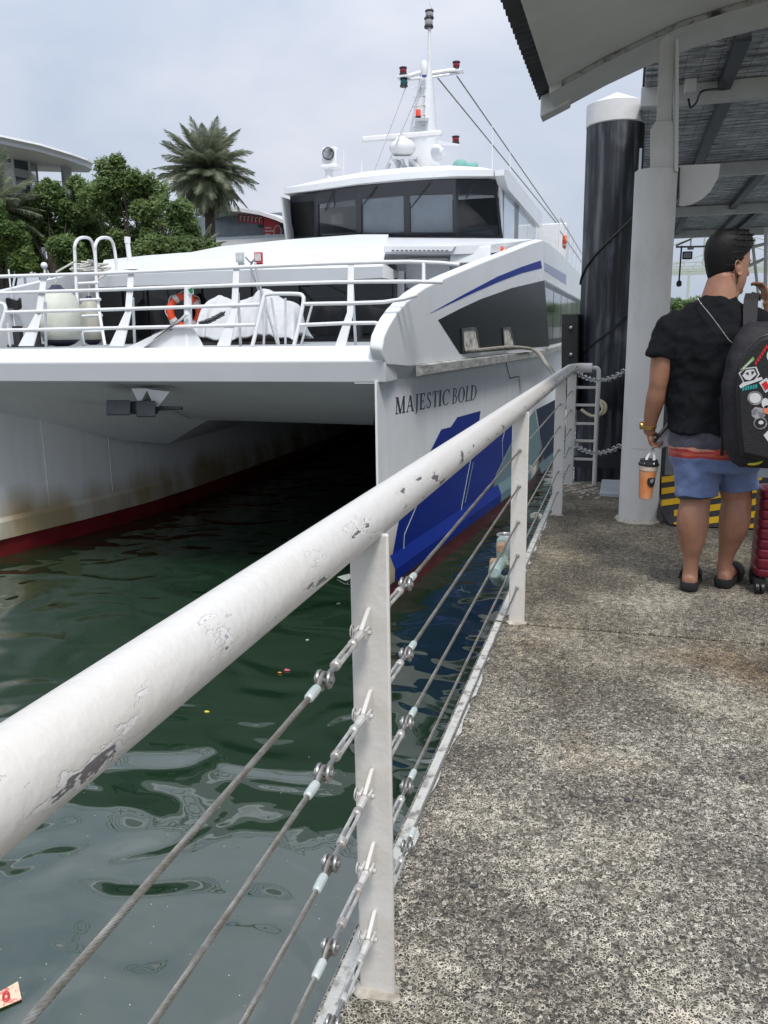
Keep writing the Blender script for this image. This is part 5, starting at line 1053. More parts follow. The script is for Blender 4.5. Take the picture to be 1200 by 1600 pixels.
# ================================================================== litter
lt = thing('paper_ticket', 'torn red and cream paper wrapper floating bottom left on the water', 'litter', PZ(15, 1557, WZ+0.01))
q4 = [PZ(-14, 1558, WZ+0.006), PZ(28, 1534, WZ+0.006), PZ(34, 1562, WZ+0.006), PZ(-10, 1580, WZ+0.006)]
MB().prism(q4, (0, 0, 0.003)).build('sheet', mat('pink_cream_paper', (0.62, 0.5, 0.36), 0.8, col2=(0.55, 0.16, 0.13), scale=22, lo=0.5, hi=0.56), lt, sharp=0)
cc = sum(q4, Vector())/4
for s_ in (0.5, 0.3): MB().tube([cc+(q4[0]-q4[1])*0.5*s_*0.5*math.cos(t)+(q4[1]-q4[2])*0.5*s_*math.sin(t)+Vector((0, 0, 0.004)) for t in [k*PI/8 for k in range(16)]], 0.003, 5, closed=True).build('red_mark', mat('red_ink', (0.5, 0.03, 0.04), 0.7), lt)
ps = MB(); p = PZ(540, 903, WZ+0.01); 
ps.prism([PZ(527, 902, WZ+0.008), PZ(545, 897, WZ+0.008), PZ(556, 900, WZ+0.008), PZ(540, 908, WZ+0.008)], (0, 0, 0.006)); tag(ps.build('plastic_scrap', mat('pale_plastic', (0.5, 0.55, 0.52), 0.4), None, sharp=0), 'pale plastic scrap floating under the top rail by the near post', 'litter')
for (x, y, s_, col, lab, nm_) in ((448, 1047, 0.03, (0.55, 0.1, 0.16), 'small pink petal floating left of the near post', 'petal'), (437, 1051, 0.018, (0.6, 0.25, 0.05), 'tiny orange leaf scrap beside the pink petal', 'leaf_scrap'), (323, 1112, 0.022, (0.55, 0.5, 0.06), 'small yellow leaf floating on dark green water', 'leaf_scrap'), (480, 1000, 0.02, (0.5, 0.5, 0.5), 'white scrap floating near the turnbuckles', 'foam_scrap')):
    p = PZ(x, y, WZ+0.004); c = MB(); c.prism([p+Vector((s_*math.cos(t)*random.uniform(0.6, 1.3), s_*0.7*math.sin(t), 0)) for t in [k*PI/4 for k in range(8)]], (0, 0, 0.003)); tag(c.build(nm_, mat('litter_%d' % x, col, 0.7), None, sharp=0), lab, 'litter')
c = MB()
for k in range(45):
    p = PZ(random.uniform(0, 560), random.uniform(1180, 1600), WZ+0.002)
    s_ = random.uniform(0.0015, 0.004); c.ball(p, (s_, s_, s_*0.5), 5, 3)
tag(c.build('floating_specks', mat('pale_foam', (0.6, 0.6, 0.57), 0.7), None), kind='stuff')
for (x, y, s_) in ((980, 1252, 0.009), (1160, 1216, 0.008), (741, 1386, 0.007)):
    p = PZ(x, y, 0.0); c = MB(); c.ball(p+Vector((0, 0, s_*0.4)), (s_*1.2, s_, s_*0.6), 8, 6); tag(c.build('pebble', mat('dark_pebble', (0.04, 0.04, 0.045), 0.8), None), {980: 'dark loose pebble in the middle of the concrete deck', 1160: 'dark loose pebble near the right edge of the deck', 741: 'dark loose pebble nearest the foot of the near post'}[x], 'pebble')
# ================================================================== THE MAN
SKIN = mat('tan_skin', (0.37, 0.19, 0.12), 0.48, col2=(0.24, 0.105, 0.062), scale=5, bump=0.0009, bscale=160)
def super_ring(c, a, b_, z, n=28, p=2.4, rot=0.0, fr=None):
    P = []
    for k in range(n):
        t = 2*PI*k/n; x = a*math.copysign(abs(math.cos(t))**(2/p), math.cos(t)); y = b_*math.copysign(abs(math.sin(t))**(2/p), math.sin(t))
        P.append(Vector((c[0]+x*math.cos(rot)-y*math.sin(rot), c[1]+x*math.sin(rot)+y*math.cos(rot), z)))
    return P
def remesh(o, vox, smooth=4, disp=None, dsize=0.1):
    r = o.modifiers.new('remesh', 'REMESH'); r.mode = 'VOXEL'; r.voxel_size = vox; r.use_smooth_shade = True
    s = o.modifiers.new('smooth', 'SMOOTH'); s.factor = 0.5; s.iterations = smooth
    if disp:
        tx = bpy.data.textures.new('folds', 'CLOUDS'); tx.noise_scale = dsize; tx.noise_depth = 2
        d = o.modifiers.new('folds', 'DISPLACE'); d.texture = tx; d.strength = disp; d.mid_level = 0.5; d.texture_coords = 'LOCAL'
    return o
MYY = 4.36
def mp_(x, y, dy=0.0): return PY(x, y, MYY+dy)
man = thing('person', 'man in black t-shirt and blue swim shorts standing with his back turned', 'person', (0.46, 4.36, 0))
RB = rad(-8)
def tor(px, py, hw, hd, dy=0.0, p=2.5): c = mp_(px, py, dy); return super_ring((c.x, c.y), hw, hd, c.z, 28, p, RB)
body = MB()
body.loft([tor(1117, 735, 0.14, 0.09), tor(1117, 715, 0.17, 0.10), tor(1117, 690, 0.185, 0.11), tor(1116, 660, 0.18, 0.10, 0.01), tor(1114, 615, 0.175, 0.10, 0.02), tor(1112, 560, 0.19, 0.10, 0.01), tor(1112, 520, 0.19, 0.09, 0.0), tor(1114, 497, 0.16, 0.065, 0.0), tor(1118, 480, 0.10, 0.06, 0.0), tor(1122, 466, 0.08, 0.07, 0.01, 2), tor(1125, 450, 0.072, 0.072, 0.02, 2), tor(1130, 430, 0.066, 0.07, 0.03, 2)])
def limb(pts, n=20):
    P = bez([mp_(*p[:3]) for p in pts], 5); R = [v.x for v in bez([(p[3], 0, 0) for p in pts], 5)]
    return body.tube(P, R, n)
# left arm hanging, right arm raised
limb([(1066, 503, 0, 0.05), (1050, 522, 0, 0.062), (1038, 555, -0.01, 0.062), (1031, 590, -0.01, 0.050), (1028, 605, 0.0, 0.046), (1024, 625, 0.02, 0.047), (1018, 650, 0.05, 0.038), (1015, 668, 0.07, 0.031), (1015, 676, 0.08, 0.030)])
limb([(1166, 503, 0, 0.05), (1186, 522, 0.0, 0.060), (1203, 550, 0.04, 0.060), (1214, 575, 0.09, 0.05), (1217, 560, 0.16, 0.05), (1212, 520, 0.24, 0.043), (1205, 485, 0.27, 0.032), (1200, 470, 0.27, 0.028)])
# legs
limb([(1090, 705, 0.0, 0.085), (1089, 740, 0.0, 0.085), (1087, 765, 0.0, 0.082), (1086, 785, 0.0, 0.074), (1083, 805, -0.02, 0.077), (1082, 822, -0.025, 0.078), (1081, 845, -0.015, 0.064), (1080, 868, 0.0, 0.044), (1079, 888, 0.0, 0.037), (1078, 902, 0.0, 0.040), (1077, 915, -0.01, 0.037), (1076, 920, -0.01, 0.03)])
limb([(1145, 705, 0.04, 0.085), (1147, 740, 0.06, 0.085), (1149, 760, 0.08, 0.080), (1151, 780, 0.09, 0.073), (1149, 800, 0.07, 0.075), (1147, 818, 0.07, 0.075), (1142, 840, 0.09, 0.061), (1136, 862, 0.1, 0.043), (1132, 882, 0.1, 0.036), (1132, 898, 0.1, 0.039), (1132, 909, 0.09, 0.036), (1132, 914, 0.09, 0.03)])
# feet
for (hx, hy, dy, ang) in ((1077, 914, 0.0, -6), (1132, 908, 0.1, -20)):
    h = mp_(hx, hy, dy); h.z = 0.05; d = Vector((-math.sin(rad(ang)), math.cos(rad(ang)), 0))
    s = Vector((d.y, -d.x, 0)); R_ = []
    for t, w_, hh in ((-0.045, 0.02, 0.03), (-0.03, 0.034, 0.045), (0.0, 0.038, 0.06), (0.06, 0.036, 0.06), (0.12, 0.042, 0.045), (0.17, 0.047, 0.03), (0.2, 0.042, 0.022), (0.225, 0.02, 0.012)):
        R_.append([h+d*t+s*(w_*math.cos(a))+Vector((0, 0, max(-0.008, hh*math.sin(a)) if True else 0)) for a in [2*PI*k/14 for k in range(14)]])
    body.loft(R_)
# left hand: palm, four curled fingers, thumb
def hand(w0, w1, side, nrm, scale=1.0, curl=0.9, spread=0.0, tdir=1):
    """w0 wrist, w1 knuckle centre, side: across the palm (towards the index finger), nrm: the palm normal the fingers curl to"""
    ax = (w1-w0).normalized(); side = (side-ax*side.dot(ax)).normalized(); nrm = ax.cross(side)*(1 if ax.cross(side).dot(nrm) > 0 else -1)
    hw = 0.041*scale
    R_ = []
    for t, w_, th in ((-0.15, 0.026, 0.019), (0.1, 0.03, 0.018), (0.45, 0.04, 0.017), (0.8, 0.042, 0.0145), (1.0, 0.04, 0.011), (1.06, 0.03, 0.006)):
        c = lerp(w0, w1, t); R_.append([c+side*(w_*scale*math.cos(a))+nrm*(th*scale*math.sin(a)) for a in [2*PI*k/14 for k in range(14)]])
    body.loft(R_)
    for k, (off, ln, r) in enumerate(((0.031, 0.072, 0.0092), (0.0105, 0.08, 0.0096), (-0.0105, 0.074, 0.009), (-0.031, 0.058, 0.0082))):
        p = w1+side*off*scale-ax*0.006; d = (ax+side*off*spread*8).normalized(); pts = [p-ax*0.012, p]; rr = [r*1.05*scale, r*1.05*scale]
        for j, f in enumerate((0.45, 0.3, 0.25)):
            q = Quaternion(side, 0); a = curl*(0.75+0.3*j)*(1+0.06*k)
            d = (d*math.cos(a)+nrm*math.sin(a)) if j == 0 else (d*math.cos(a)+d.cross(side).normalized()*math.sin(a)*(1 if d.cross(side).dot(nrm) > -9 and side.cross(ax).dot(nrm) < 0 else -1))
            p = p+d*ln*f*scale; pts.append(p.copy()); rr.append(r*(0.98-0.1*j)*scale)
        body.tube(pts, rr, 8)
    p = lerp(w0, w1, 0.25)+side*0.027*scale; pts = [p-side*0.01]; d = (side*0.75+ax*0.7+nrm*0.35).normalized()
    for ln in (0.034, 0.028, 0.024):
        p = p+d*ln*scale; pts.append(p.copy()); d = (d+nrm*0.35-side*0.32+ax*0.15).normalized()
    body.tube(pts, [0.014*scale, 0.0125*scale, 0.011*scale, 0.009*scale], 8)
hand(mp_(1015, 675, 0.08), mp_(1019, 692, 0.10), Vector((0.25, 1, 0)), Vector((1, 0, 0)), 0.95, 0.85)
hand(mp_(1200, 470, 0.27), mp_(1193, 449, 0.28), Vector((-0.3, 1, 0.2)), Vector((-1, 0, 0.0)), 0.95, 0.5, 0.1)
# head, turned to his right
HC = mp_(1135, 457, 0.05); HZ = HC.z
fa = rad(-58); FD = Vector((-math.sin(fa), math.cos(fa), 0)); LD = Vector((-FD.y, FD.x, 0))       # face direction, his left
def hp(f, l, z): return HC+FD*f+LD*l+Vector((0, 0, z))
HR = [(-0.035, 0.045, 0.07, 0.052), (0.0, 0.072, 0.075, 0.05), (0.02, 0.086, 0.08, 0.056), (0.05, 0.094, 0.09, 0.064), (0.09, 0.097, 0.1, 0.071), (0.125, 0.098, 0.108, 0.076), (0.16, 0.1, 0.112, 0.079), (0.2, 0.098, 0.108, 0.078), (0.235, 0.082, 0.095, 0.068), (0.262, 0.055, 0.065, 0.048), (0.276, 0.02, 0.025, 0.018)]
def hring(z, f, b_, w_, n=26, gx=0.0, gz=0.0):
    return [hp((f if math.cos(t) > 0 else b_)*math.cos(t)+gx, w_*math.copysign(abs(math.sin(t))**0.92, math.sin(t)), z+gz*math.cos(t)) for t in [2*PI*k/n for k in range(n)]]
body.loft([hring(*h) for h in HR])
# nose, brow, lips, chin, ears
body.loft([[hp(f, w_*math.cos(a), z+h*math.sin(a)) for a in [2*PI*k/10 for k in range(10)]] for f, w_, h, z in ((0.085, 0.02, 0.035, 0.105), (0.105, 0.015, 0.024, 0.095), (0.118, 0.010, 0.012, 0.088), (0.122, 0.004, 0.006, 0.088))])
HROT = Matrix((FD, LD, Vector((0, 0, 1)))).transposed()
for (f_, z_, r_) in ((0.09, 0.146, (0.014, 0.046, 0.013)), (0.087, 0.052, (0.015, 0.022, 0.009)), (0.085, 0.036, (0.014, 0.020, 0.009)), (0.068, 0.006, (0.022, 0.024, 0.018))): body.ball(hp(f_, 0, z_), r_, 12, 8, HROT)
for s_ in (1, -1):
    e = [hp(-0.012+0.021*math.cos(t)-0.010*math.sin(t), s_*(0.080+0.010*(0.5-0.5*math.cos(t))+0.006), 0.108+0.034*math.sin(t)) for t in [k*PI/9 for k in range(18)]]
    body.tube(e, 0.0055, 6, closed=True); body.ball(hp(-0.006, s_*0.078, 0.105), (0.014, 0.014, 0.024), 8, 6)
    body.ball(hp(0.0, s_*0.083, 0.078), (0.01, 0.008, 0.011), 8, 6)
bo = remesh(body.build('body', SKIN, man, fix=True), 0.0048, 5)
for s_ in (1, -1): MB().ball(hp(0.083, s_*0.032, 0.134), (0.012, 0.012, 0.009), 10, 7).build('eye', mat('eye_dark', (0.05, 0.03, 0.02), 0.1), man)
# hair: short faded sides, thick swept top
HAIRM = mat('black_hair', (0.006, 0.0055, 0.005), 0.55, var=0.4, scale=60, bump=0.002, bscale=200, spec=0.25)
hr = MB()
HS = 0.955
H2 = [(0.055, -0.02, 0.096, 0.045), (0.075, -0.005, 0.103, 0.062), (0.10, 0.005, 0.110, 0.074), (0.13, 0.02, 0.117, 0.0805), (0.16, 0.05, 0.122, 0.0845), (0.185, 0.085, 0.124, 0.087), (0.21, 0.106, 0.122, 0.088), (0.24, 0.112, 0.116, 0.085), (0.27, 0.106, 0.1, 0.075), (0.295, 0.085, 0.075, 0.055), (0.308, 0.04, 0.035, 0.025)]
H2 = [(z if z < 0.2 else 0.2+(z-0.2)*0.86, f, b_, w_) for z, f, b_, w_ in H2]
hr.loft([[hp((f if math.cos(t) > 0 else b_)*(math.cos(t)), w_*math.copysign(abs(math.sin(t))**0.9, math.sin(t)), z) for t in [2*PI*k/30 for k in range(30)]] for z, f, b_, w_ in H2])
rng = random.Random(11)
for k in range(4200):
    t = rng.uniform(0, 2*PI); i = rng.randint(3, len(H2)-2); z, f, b_, w_ = H2[i]
    p = hp((f if math.cos(t) > 0 else b_)*math.cos(t)*0.97, w_*math.sin(t)*0.97, z); o_ = (p-hp(0, 0, 0.17)).normalized()
    tn = (FD*(0.9 if z > 0.2 else 0.15)-Vector((0, 0, 0.0 if z > 0.2 else 0.9)))+Vector((rng.gauss(0, .25), rng.gauss(0, .25), rng.gauss(0, .2))); d = (o_*0.42+tn).normalized(); ln = rng.uniform(0.010, 0.02)*(0.6 if z < 0.19 else 1.0)*(0.5 if math.cos(t) > 0.5 and z < 0.23 else 1.0)
    s_ = d.cross(o_).normalized()*0.0035 if d.cross(o_).length > 1e-3 else Vector((0.003, 0, 0))
    hr.add([p-s_, p+s_, p+d*ln], [(0, 1, 2)])
hr.build('hair', HAIRM, man, sharp=80)
fd = MB(); rng = random.Random(3)
for k in range(1500):
    z = rng.uniform(0.03, 0.10); t = rng.uniform(0.35*PI, 1.65*PI); f_ = (z-0.03)/0.07
    if rng.random() > 0.25+f_*0.75: continue
    i = 0
    while i < len(HR)-2 and HR[i+1][0] < z: i += 1
    q = (z-HR[i][0])/(HR[i+1][0]-HR[i][0]); b_ = lerp(HR[i][2], HR[i+1][2], q)+0.002; w_ = lerp(HR[i][3], HR[i+1][3], q)+0.002; f0 = lerp(HR[i][1], HR[i+1][1], q)*0.3
    p = hp((f0 if math.cos(t) > 0 else b_)*math.cos(t), w_*math.sin(t), z); s_ = LD*0.0012
    fd.add([p-s_+Vector((0, 0, 0.003)), p+s_+Vector((0, 0, 0.003)), p+(p-hp(0, 0, z)).normalized()*0.002-Vector((0, 0, 0.005))], [(0, 1, 2)])
fo_ = fd.build('shaved_sides', HAIRM, man, sharp=0); fo_['kind'] = 'stuff'
# t-shirt
TEE = mat('black_cotton', (0.006, 0.007, 0.009), 0.85, var=0.3, scale=10, bump=0.0008, bscale=300, spec=0.2)
ts = MB()
ts.loft([tor(1116, 674, 0.226, 0.152, 0.01), tor(1116, 655, 0.224, 0.146, 0.01), tor(1114, 615, 0.216, 0.138, 0.02), tor(1112, 560, 0.226, 0.142, 0.01), tor(1111, 522, 0.232, 0.128, 0.0), tor(1113, 497, 0.206, 0.102, 0.0), tor(1117, 480, 0.138, 0.086, 0.005), tor(1121, 469, 0.094, 0.083, 0.01, 2), tor(1122.5, 463, 0.086, 0.080, 0.015, 2)])
def sleeve(pts): ts.tube([mp_(*p[:3]) for p in pts], [p[3] for p in pts], 18)
sleeve([(1070, 497, 0, 0.075), (1052, 515, 0, 0.087), (1041, 536, -0.005, 0.083), (1033, 557, -0.01, 0.082), (1032.5, 559, -0.01, 0.078)])
sleeve([(1162, 497, 0, 0.075), (1184, 515, 0.0, 0.087), (1198, 537, 0.025, 0.083), (1206, 556, 0.045, 0.082)])
remesh(ts.build('t_shirt', TEE, man, fix=True), 0.007, 4, 0.036, 0.10)
# neck chain
nc = [mp_(1089, 464, -0.075), mp_(1096, 475, -0.105), mp_(1110, 492, -0.135), mp_(1125, 512, -0.16), mp_(1138, 530, -0.175), mp_(1146, 537, -0.18)]
twisted(bez(nc, 5), 0.0012, 0.0014, 2, 0.012, 0.003).build('neck_chain', STEEL, man)
# swim shorts
def shorts_mat():
    M = bpy.data.materials.new('banded_swim_shorts'); M.use_nodes = True; nt = M.node_tree; b = nt.nodes['Principled BSDF']; N = nt.nodes.new; L = nt.links.new
    b.inputs['Roughness'].default_value = 0.6; b.inputs['Sheen Weight'].default_value = 0.2
    tc = N('ShaderNodeTexCoord'); sx = N('ShaderNodeSeparateXYZ'); L(tc.outputs['Object'], sx.inputs[0])
    n = N('ShaderNodeTexNoise'); n.inputs['Scale'].default_value = 12; n.inputs['Detail'].default_value = 3; mp = N('ShaderNodeMapping'); mp.inputs['Scale'].default_value = (1, 1, 2.5); L(tc.outputs['Object'], mp.inputs['Vector']); L(mp.outputs['Vector'], n.inputs['Vector'])
    a = N('ShaderNodeMath'); a.operation = 'MULTIPLY_ADD'; a.inputs[1].default_value = 0.03; L(n.outputs['Fac'], a.inputs[0]); L(sx.outputs['Z'], a.inputs[2])
    z0 = mp_(1085, 777).z-0.02; z1 = mp_(1085, 668).z+0.02
    m = N('ShaderNodeMapRange'); m.inputs['From Min'].default_value = z0; m.inputs['From Max'].default_value = z1; L(a.outputs[0], m.inputs['Value'])
    r = N('ShaderNodeValToRGB'); r.color_ramp.interpolation = 'CONSTANT'; e = r.color_ramp.elements
    def zf(y): return (mp_(1085, y).z-z0+0.015)/(z1-z0)
    e[0].position = 0; e[0].color = (0.012, 0.013, 0.03, 1); e[1].position = zf(771.5); e[1].color = (0.10, 0.145, 0.29, 1)
    for y, c in ((712, (0.3, 0.018, 0.02)), (707, (0.42, 0.08, 0.045)), (702.5, (0.34, 0.025, 0.025)), (699.5, (0.45, 0.2, 0.14)), (697, (0.036, 0.034, 0.055))):
        q = e.new(zf(y)); q.color = (*c, 1)
    L(m.outputs['Result'], r.inputs['Fac']); L(r.outputs['Color'], b.inputs['Base Color'])
    return M
sh = MB()
sh.loft([tor(1119, 733, 0.2, 0.15, 0.03), tor(1118, 715, 0.224, 0.155, 0.02), tor(1117, 690, 0.222, 0.15, 0.01), tor(1116, 664, 0.212, 0.138, 0.01)])
sh.tube([mp_(1090, 700, 0.0), mp_(1088, 735, 0.0), mp_(1088, 762, 0.0), mp_(1088, 775, 0.0)], [0.112, 0.108, 0.105, 0.106], 20)
sh.tube([mp_(1146, 700, 0.04), mp_(1151, 735, 0.06), mp_(1153, 755, 0.08), mp_(1153, 765, 0.08)], [0.112, 0.103, 0.097, 0.096], 20)
remesh(sh.build('swim_shorts', shorts_mat(), man, fix=True), 0.007, 4, 0.02, 0.08)
# slippers
for (hx, hy, dy, ang) in ((1077, 914, 0.0, -6), (1132, 908, 0.1, -20)):
    h = mp_(hx, hy, dy); d = Vector((-math.sin(rad(ang)), math.cos(rad(ang)), 0)); s = Vector((d.y, -d.x, 0)); h.z = 0
    sl_o = [(-0.062, 0.0), (-0.057, 0.026), (-0.035, 0.043), (0.02, 0.046), (0.08, 0.046), (0.14, 0.055), (0.19, 0.053), (0.225, 0.035), (0.24, 0.0)]
    outl = [(a, b_) for a, b_ in sl_o]+[(a, -b_) for a, b_ in sl_o[-2:0:-1]]
    c = MB(); R_ = []
    for z, k in ((0.002, 0.94), (0.012, 1.0), (0.042, 1.04), (0.052, 1.03)): R_.append([h+d*(0.085+(a-0.085)*k)+s*b_*k+Vector((0, 0, z)) for a, b_ in outl])
    for z, k in ((0.05, 0.92), (0.038, 0.86)): R_.append([h+d*(0.085+(a-0.085)*k)+s*b_*k+Vector((0, 0, z)) for a, b_ in outl])
    c.loft(R_); so = c.build('slipper', RUBBER, man, fix=True)
    c = MB(); R_ = []
    for t in (0.085, 0.12, 0.16, 0.195): R_.append([h+d*t+s*(0.058*math.cos(a))+Vector((0, 0, 0.03+(0.075-0.12*(t-0.085))*max(0, math.sin(a)))) for a in [PI*k/12 for k in range(13)]])
    st_ = c.loft(R_, caps=False, closed=False).build('strap', RUBBER, so); q = st_.modifiers.new('thick', 'SOLIDIFY'); q.thickness = 0.006; q.offset = 1
# watch
wc = mp_(1014.5, 665, 0.065); wd_ = (mp_(1018, 650, 0.05)-mp_(1015, 672, 0.075)).normalized(); GOLD = mat('gold_metal', (0.62, 0.42, 0.13), 0.28, 0.9, var=0.25, scale=80)
u, v, a_ = basis(wd_)
wt = MB().lathe([(0.032, -0.009), (0.0365, -0.008), (0.0365, 0.008), (0.032, 0.009)], wc, wd_, 24).build('wristwatch', GOLD, man)
MB().lathe([(0.019, -0.004), (0.02, 0.0), (0.019, 0.009), (0.016, 0.010)], wc+Vector((-0.036, -0.006, 0)), Vector((-1, -0.25, 0)), 18).build('watch_case', GOLD, wt)
# ---- backpack
PACKM = mat('black_nylon_pack', (0.006, 0.006, 0.0075), 0.65, var=0.3, scale=12, bump=0.002, bscale=90)
PSIDE = mat('charcoal_purple_nylon', (0.013, 0.0115, 0.016), 0.75, var=0.3, scale=10, bump=0.003, bscale=60)
bp_ = thing('backpack', "black backpack covered in stickers on the man's right shoulder", 'backpack', mp_(1190, 728, -0.3))
def pr(px, py, hw, hd, dy): c = mp_(px, py, dy); return super_ring((c.x, c.y), hw, hd, c.z, 32, 3.4, rad(4))
pk_ = MB(); pk_.loft([pr(1194, 729, 0.11, 0.06, -0.25), pr(1193, 722, 0.14, 0.1, -0.25), pr(1192, 700, 0.165, 0.115, -0.25), pr(1192, 650, 0.175, 0.12, -0.25), pr(1192, 600, 0.172, 0.118, -0.25), pr(1193, 560, 0.155, 0.11, -0.24), pr(1193, 530, 0.125, 0.095, -0.23), pr(1192, 512, 0.085, 0.075, -0.22), pr(1192, 503, 0.06, 0.04, -0.21)])
pb = remesh(pk_.build('main_bag', PSIDE, bp_, fix=True), 0.009, 3, 0.016, 0.1)
YF = MYY-0.405
fp = MB(); out_px = [(1157, 708), (1152, 660), (1150, 610), (1154, 575), (1166, 545), (1184, 528), (1200, 522), (1225, 530), (1240, 560), (1246, 610), (1244, 660), (1236, 710), (1200, 718)]
q0 = [PY(x, y, YF+0.07) for x, y in out_px]; cen = sum(q0, Vector())/len(q0)
fp.loft([q0, [p+Vector((0, -0.055, 0)) for p in q0], [cen+(p-cen)*0.96+Vector((0, -0.07, 0)) for p in q0]])
fpo = fp.build('front_pocket', PACKM, bp_, fix=True, bevel=0.006)
MB().tube([p+Vector((0, -0.05, 0)) for p in [cen+(p-cen)*1.005 for p in q0]], 0.004, 6, closed=True).build('zip', mat('dark_zip', (0.03, 0.028, 0.032), 0.4), fpo)
# shoulder strap, side straps and tags
c = MB(); c.loft([[mp_(x0, y, d0), mp_(x1, y, d0), mp_(x1, y, d0+0.014), mp_(x0, y, d0+0.014)] for x0, x1, y, d0 in ((1161, 1183, 520, -0.165), (1161, 1183, 500, -0.135), (1161, 1184, 482, -0.11), (1162, 1185, 468, -0.09), (1164, 1187, 460, -0.04), (1165, 1188, 458, 0.02), (1166, 1189, 470, 0.1))]); c.build('shoulder_strap', PSIDE, bp_, fix=True, bevel=0.003)
c = MB(); c.loft([[mp_(x-3, y, d0), mp_(x+3, y, d0), mp_(x+3, y, d0+0.004), mp_(x-3, y, d0+0.004)] for x, y, d0 in ((1127, 620, -0.27), (1128, 660, -0.26), (1130, 690, -0.24), (1128, 712, -0.22))]); c.build('side_strap', PACKM, bp_)
c = MB(); p = mp_(1119, 708, -0.19); c.box(p, (0.022, 0.006, 0.03)); c.build('red_toggle', mat('red_toggle', (0.45, 0.04, 0.03), 0.5), bp_, bevel=0.004); c = MB(); p = mp_(1127, 707, -0.2); c.box(p, (0.02, 0.006, 0.032)); c.build('red_toggle', MATS['red_toggle'], bp_, bevel=0.004)
# stickers
YS = YF-0.002
def sticker(px, m, lift=0.0): return MB().prism([PY(x, y, YS-lift) for x, y in px], (0, 0.0012, 0)).build('sticker', m, fpo, sharp=0)
def mark(px, m, parent): return MB().prism([PY(x, y, YS-0.0022) for x, y in px], (0, 0.001, 0)).build('sticker_print', m, parent, sharp=0)
def circ(cx, cy, rx, ry, n=20): return [(cx+rx*math.cos(2*PI*k/n), cy+ry*math.sin(2*PI*k/n)) for k in range(n)]
SWH = mat('sticker_white', (0.55, 0.55, 0.55), 0.4); SGR = mat('sticker_grey', (0.3, 0.3, 0.31), 0.4, col2=(0.14, 0.14, 0.15), scale=40, lo=0.45, hi=0.55); SRD = mat('sticker_red', (0.5, 0.015, 0.02), 0.4); SGN = mat('sticker_green', (0.16, 0.36, 0.1), 0.4); STL = mat('sticker_teal', (0.02, 0.27, 0.26), 0.4); SBK = mat('sticker_black', (0.01, 0.01, 0.01), 0.4); SOR = mat('sticker_orange', (0.6, 0.2, 0.1), 0.4)
s = sticker([(1157, 577), (1177, 557), (1179, 562), (1158, 581)], SGN); mark([(1160, 576), (1175, 561.5), (1176, 563), (1161, 577.5)], SWH, s)
for k in range(6): sticker([(1179+3.3*k, 567-5*k), (1182+3.3*k, 563-5*k), (1183.5+3.3*k, 567-5*k+1), (1181+3.3*k, 571-5*k)], SRD)
hexp = [(1154, 583), (1163, 575), (1182, 573), (1187, 585), (1180, 595), (1162, 599)]; s = sticker(hexp, SWH); ce = (1170.5, 585)
mark([(ce[0]+(x-ce[0])*0.84, ce[1]+(y-ce[1])*0.84) for x, y in hexp], SBK, s); s2_ = sticker([(1160, 587), (1166, 578), (1178, 577), (1182, 585), (1172, 594), (1165, 593)], SWH, 0.003)
mark([(1165, 583), (1169, 581), (1170, 586)], SBK, s2_).location.y -= 0.003; mark([(1174, 580), (1179, 580), (1175, 586)], SBK, s2_).location.y -= 0.003
sticker([(1155, 603), (1160, 598), (1190, 589), (1192, 593), (1164, 603), (1157, 607)], SWH, 0.001)
for k in range(6): sticker([(1160+4*k, 605-0.8*k), (1163+4*k, 604-0.8*k), (1163+4*k, 610-0.8*k), (1160+4*k, 611-0.8*k)], STL)
s = sticker([(1186, 598), (1198, 590), (1208, 606), (1196, 614)], SWH); mark([(1190, 600), (1197, 595), (1203, 605), (1196, 610)], SRD, s)
s = sticker(circ(1180, 622, 12, 11), SGR); mark(circ(1180, 622, 9, 8), SWH, s); s = sticker(circ(1196, 630, 6, 8), SWH); s = sticker(circ(1200, 640, 8, 7), SOR)
s = sticker([(1174, 642), (1180, 636), (1192, 638), (1196, 650), (1184, 656), (1175, 651)], SGR); s = sticker(circ(1188, 661, 11, 10), SGR, 0.001); mark(circ(1188, 661, 8.5, 7.5), SBK, s).location.y -= 0.001; mark(circ(1189, 660, 4, 3), SWH, s).location.y -= 0.002
sticker([(1193, 680), (1203, 670), (1210, 684), (1200, 690)], SWH); sticker(circ(1206, 556, 8, 10), SWH)
# yellow tag and split ring hanging at the bottom
c = MB(); c.tube(bez([mp_(1168, 724, -0.34), mp_(1178, 725, -0.35), mp_(1190, 721, -0.35), mp_(1197, 713, -0.34), mp_(1192, 706, -0.33)], 5), 0.007, 8); c.build('yellow_loop', mat('acid_yellow_cord', (0.55, 0.5, 0.02), 0.5), bp_)
c = MB(); p = mp_(1195, 709, -0.34); c.tube([p+Vector((0.024*math.cos(t), 0, 0.024*math.sin(t))) for t in [k*PI/10 for k in range(20)]], 0.003, 6, closed=True); c.build('key_ring', STEEL, bp_)
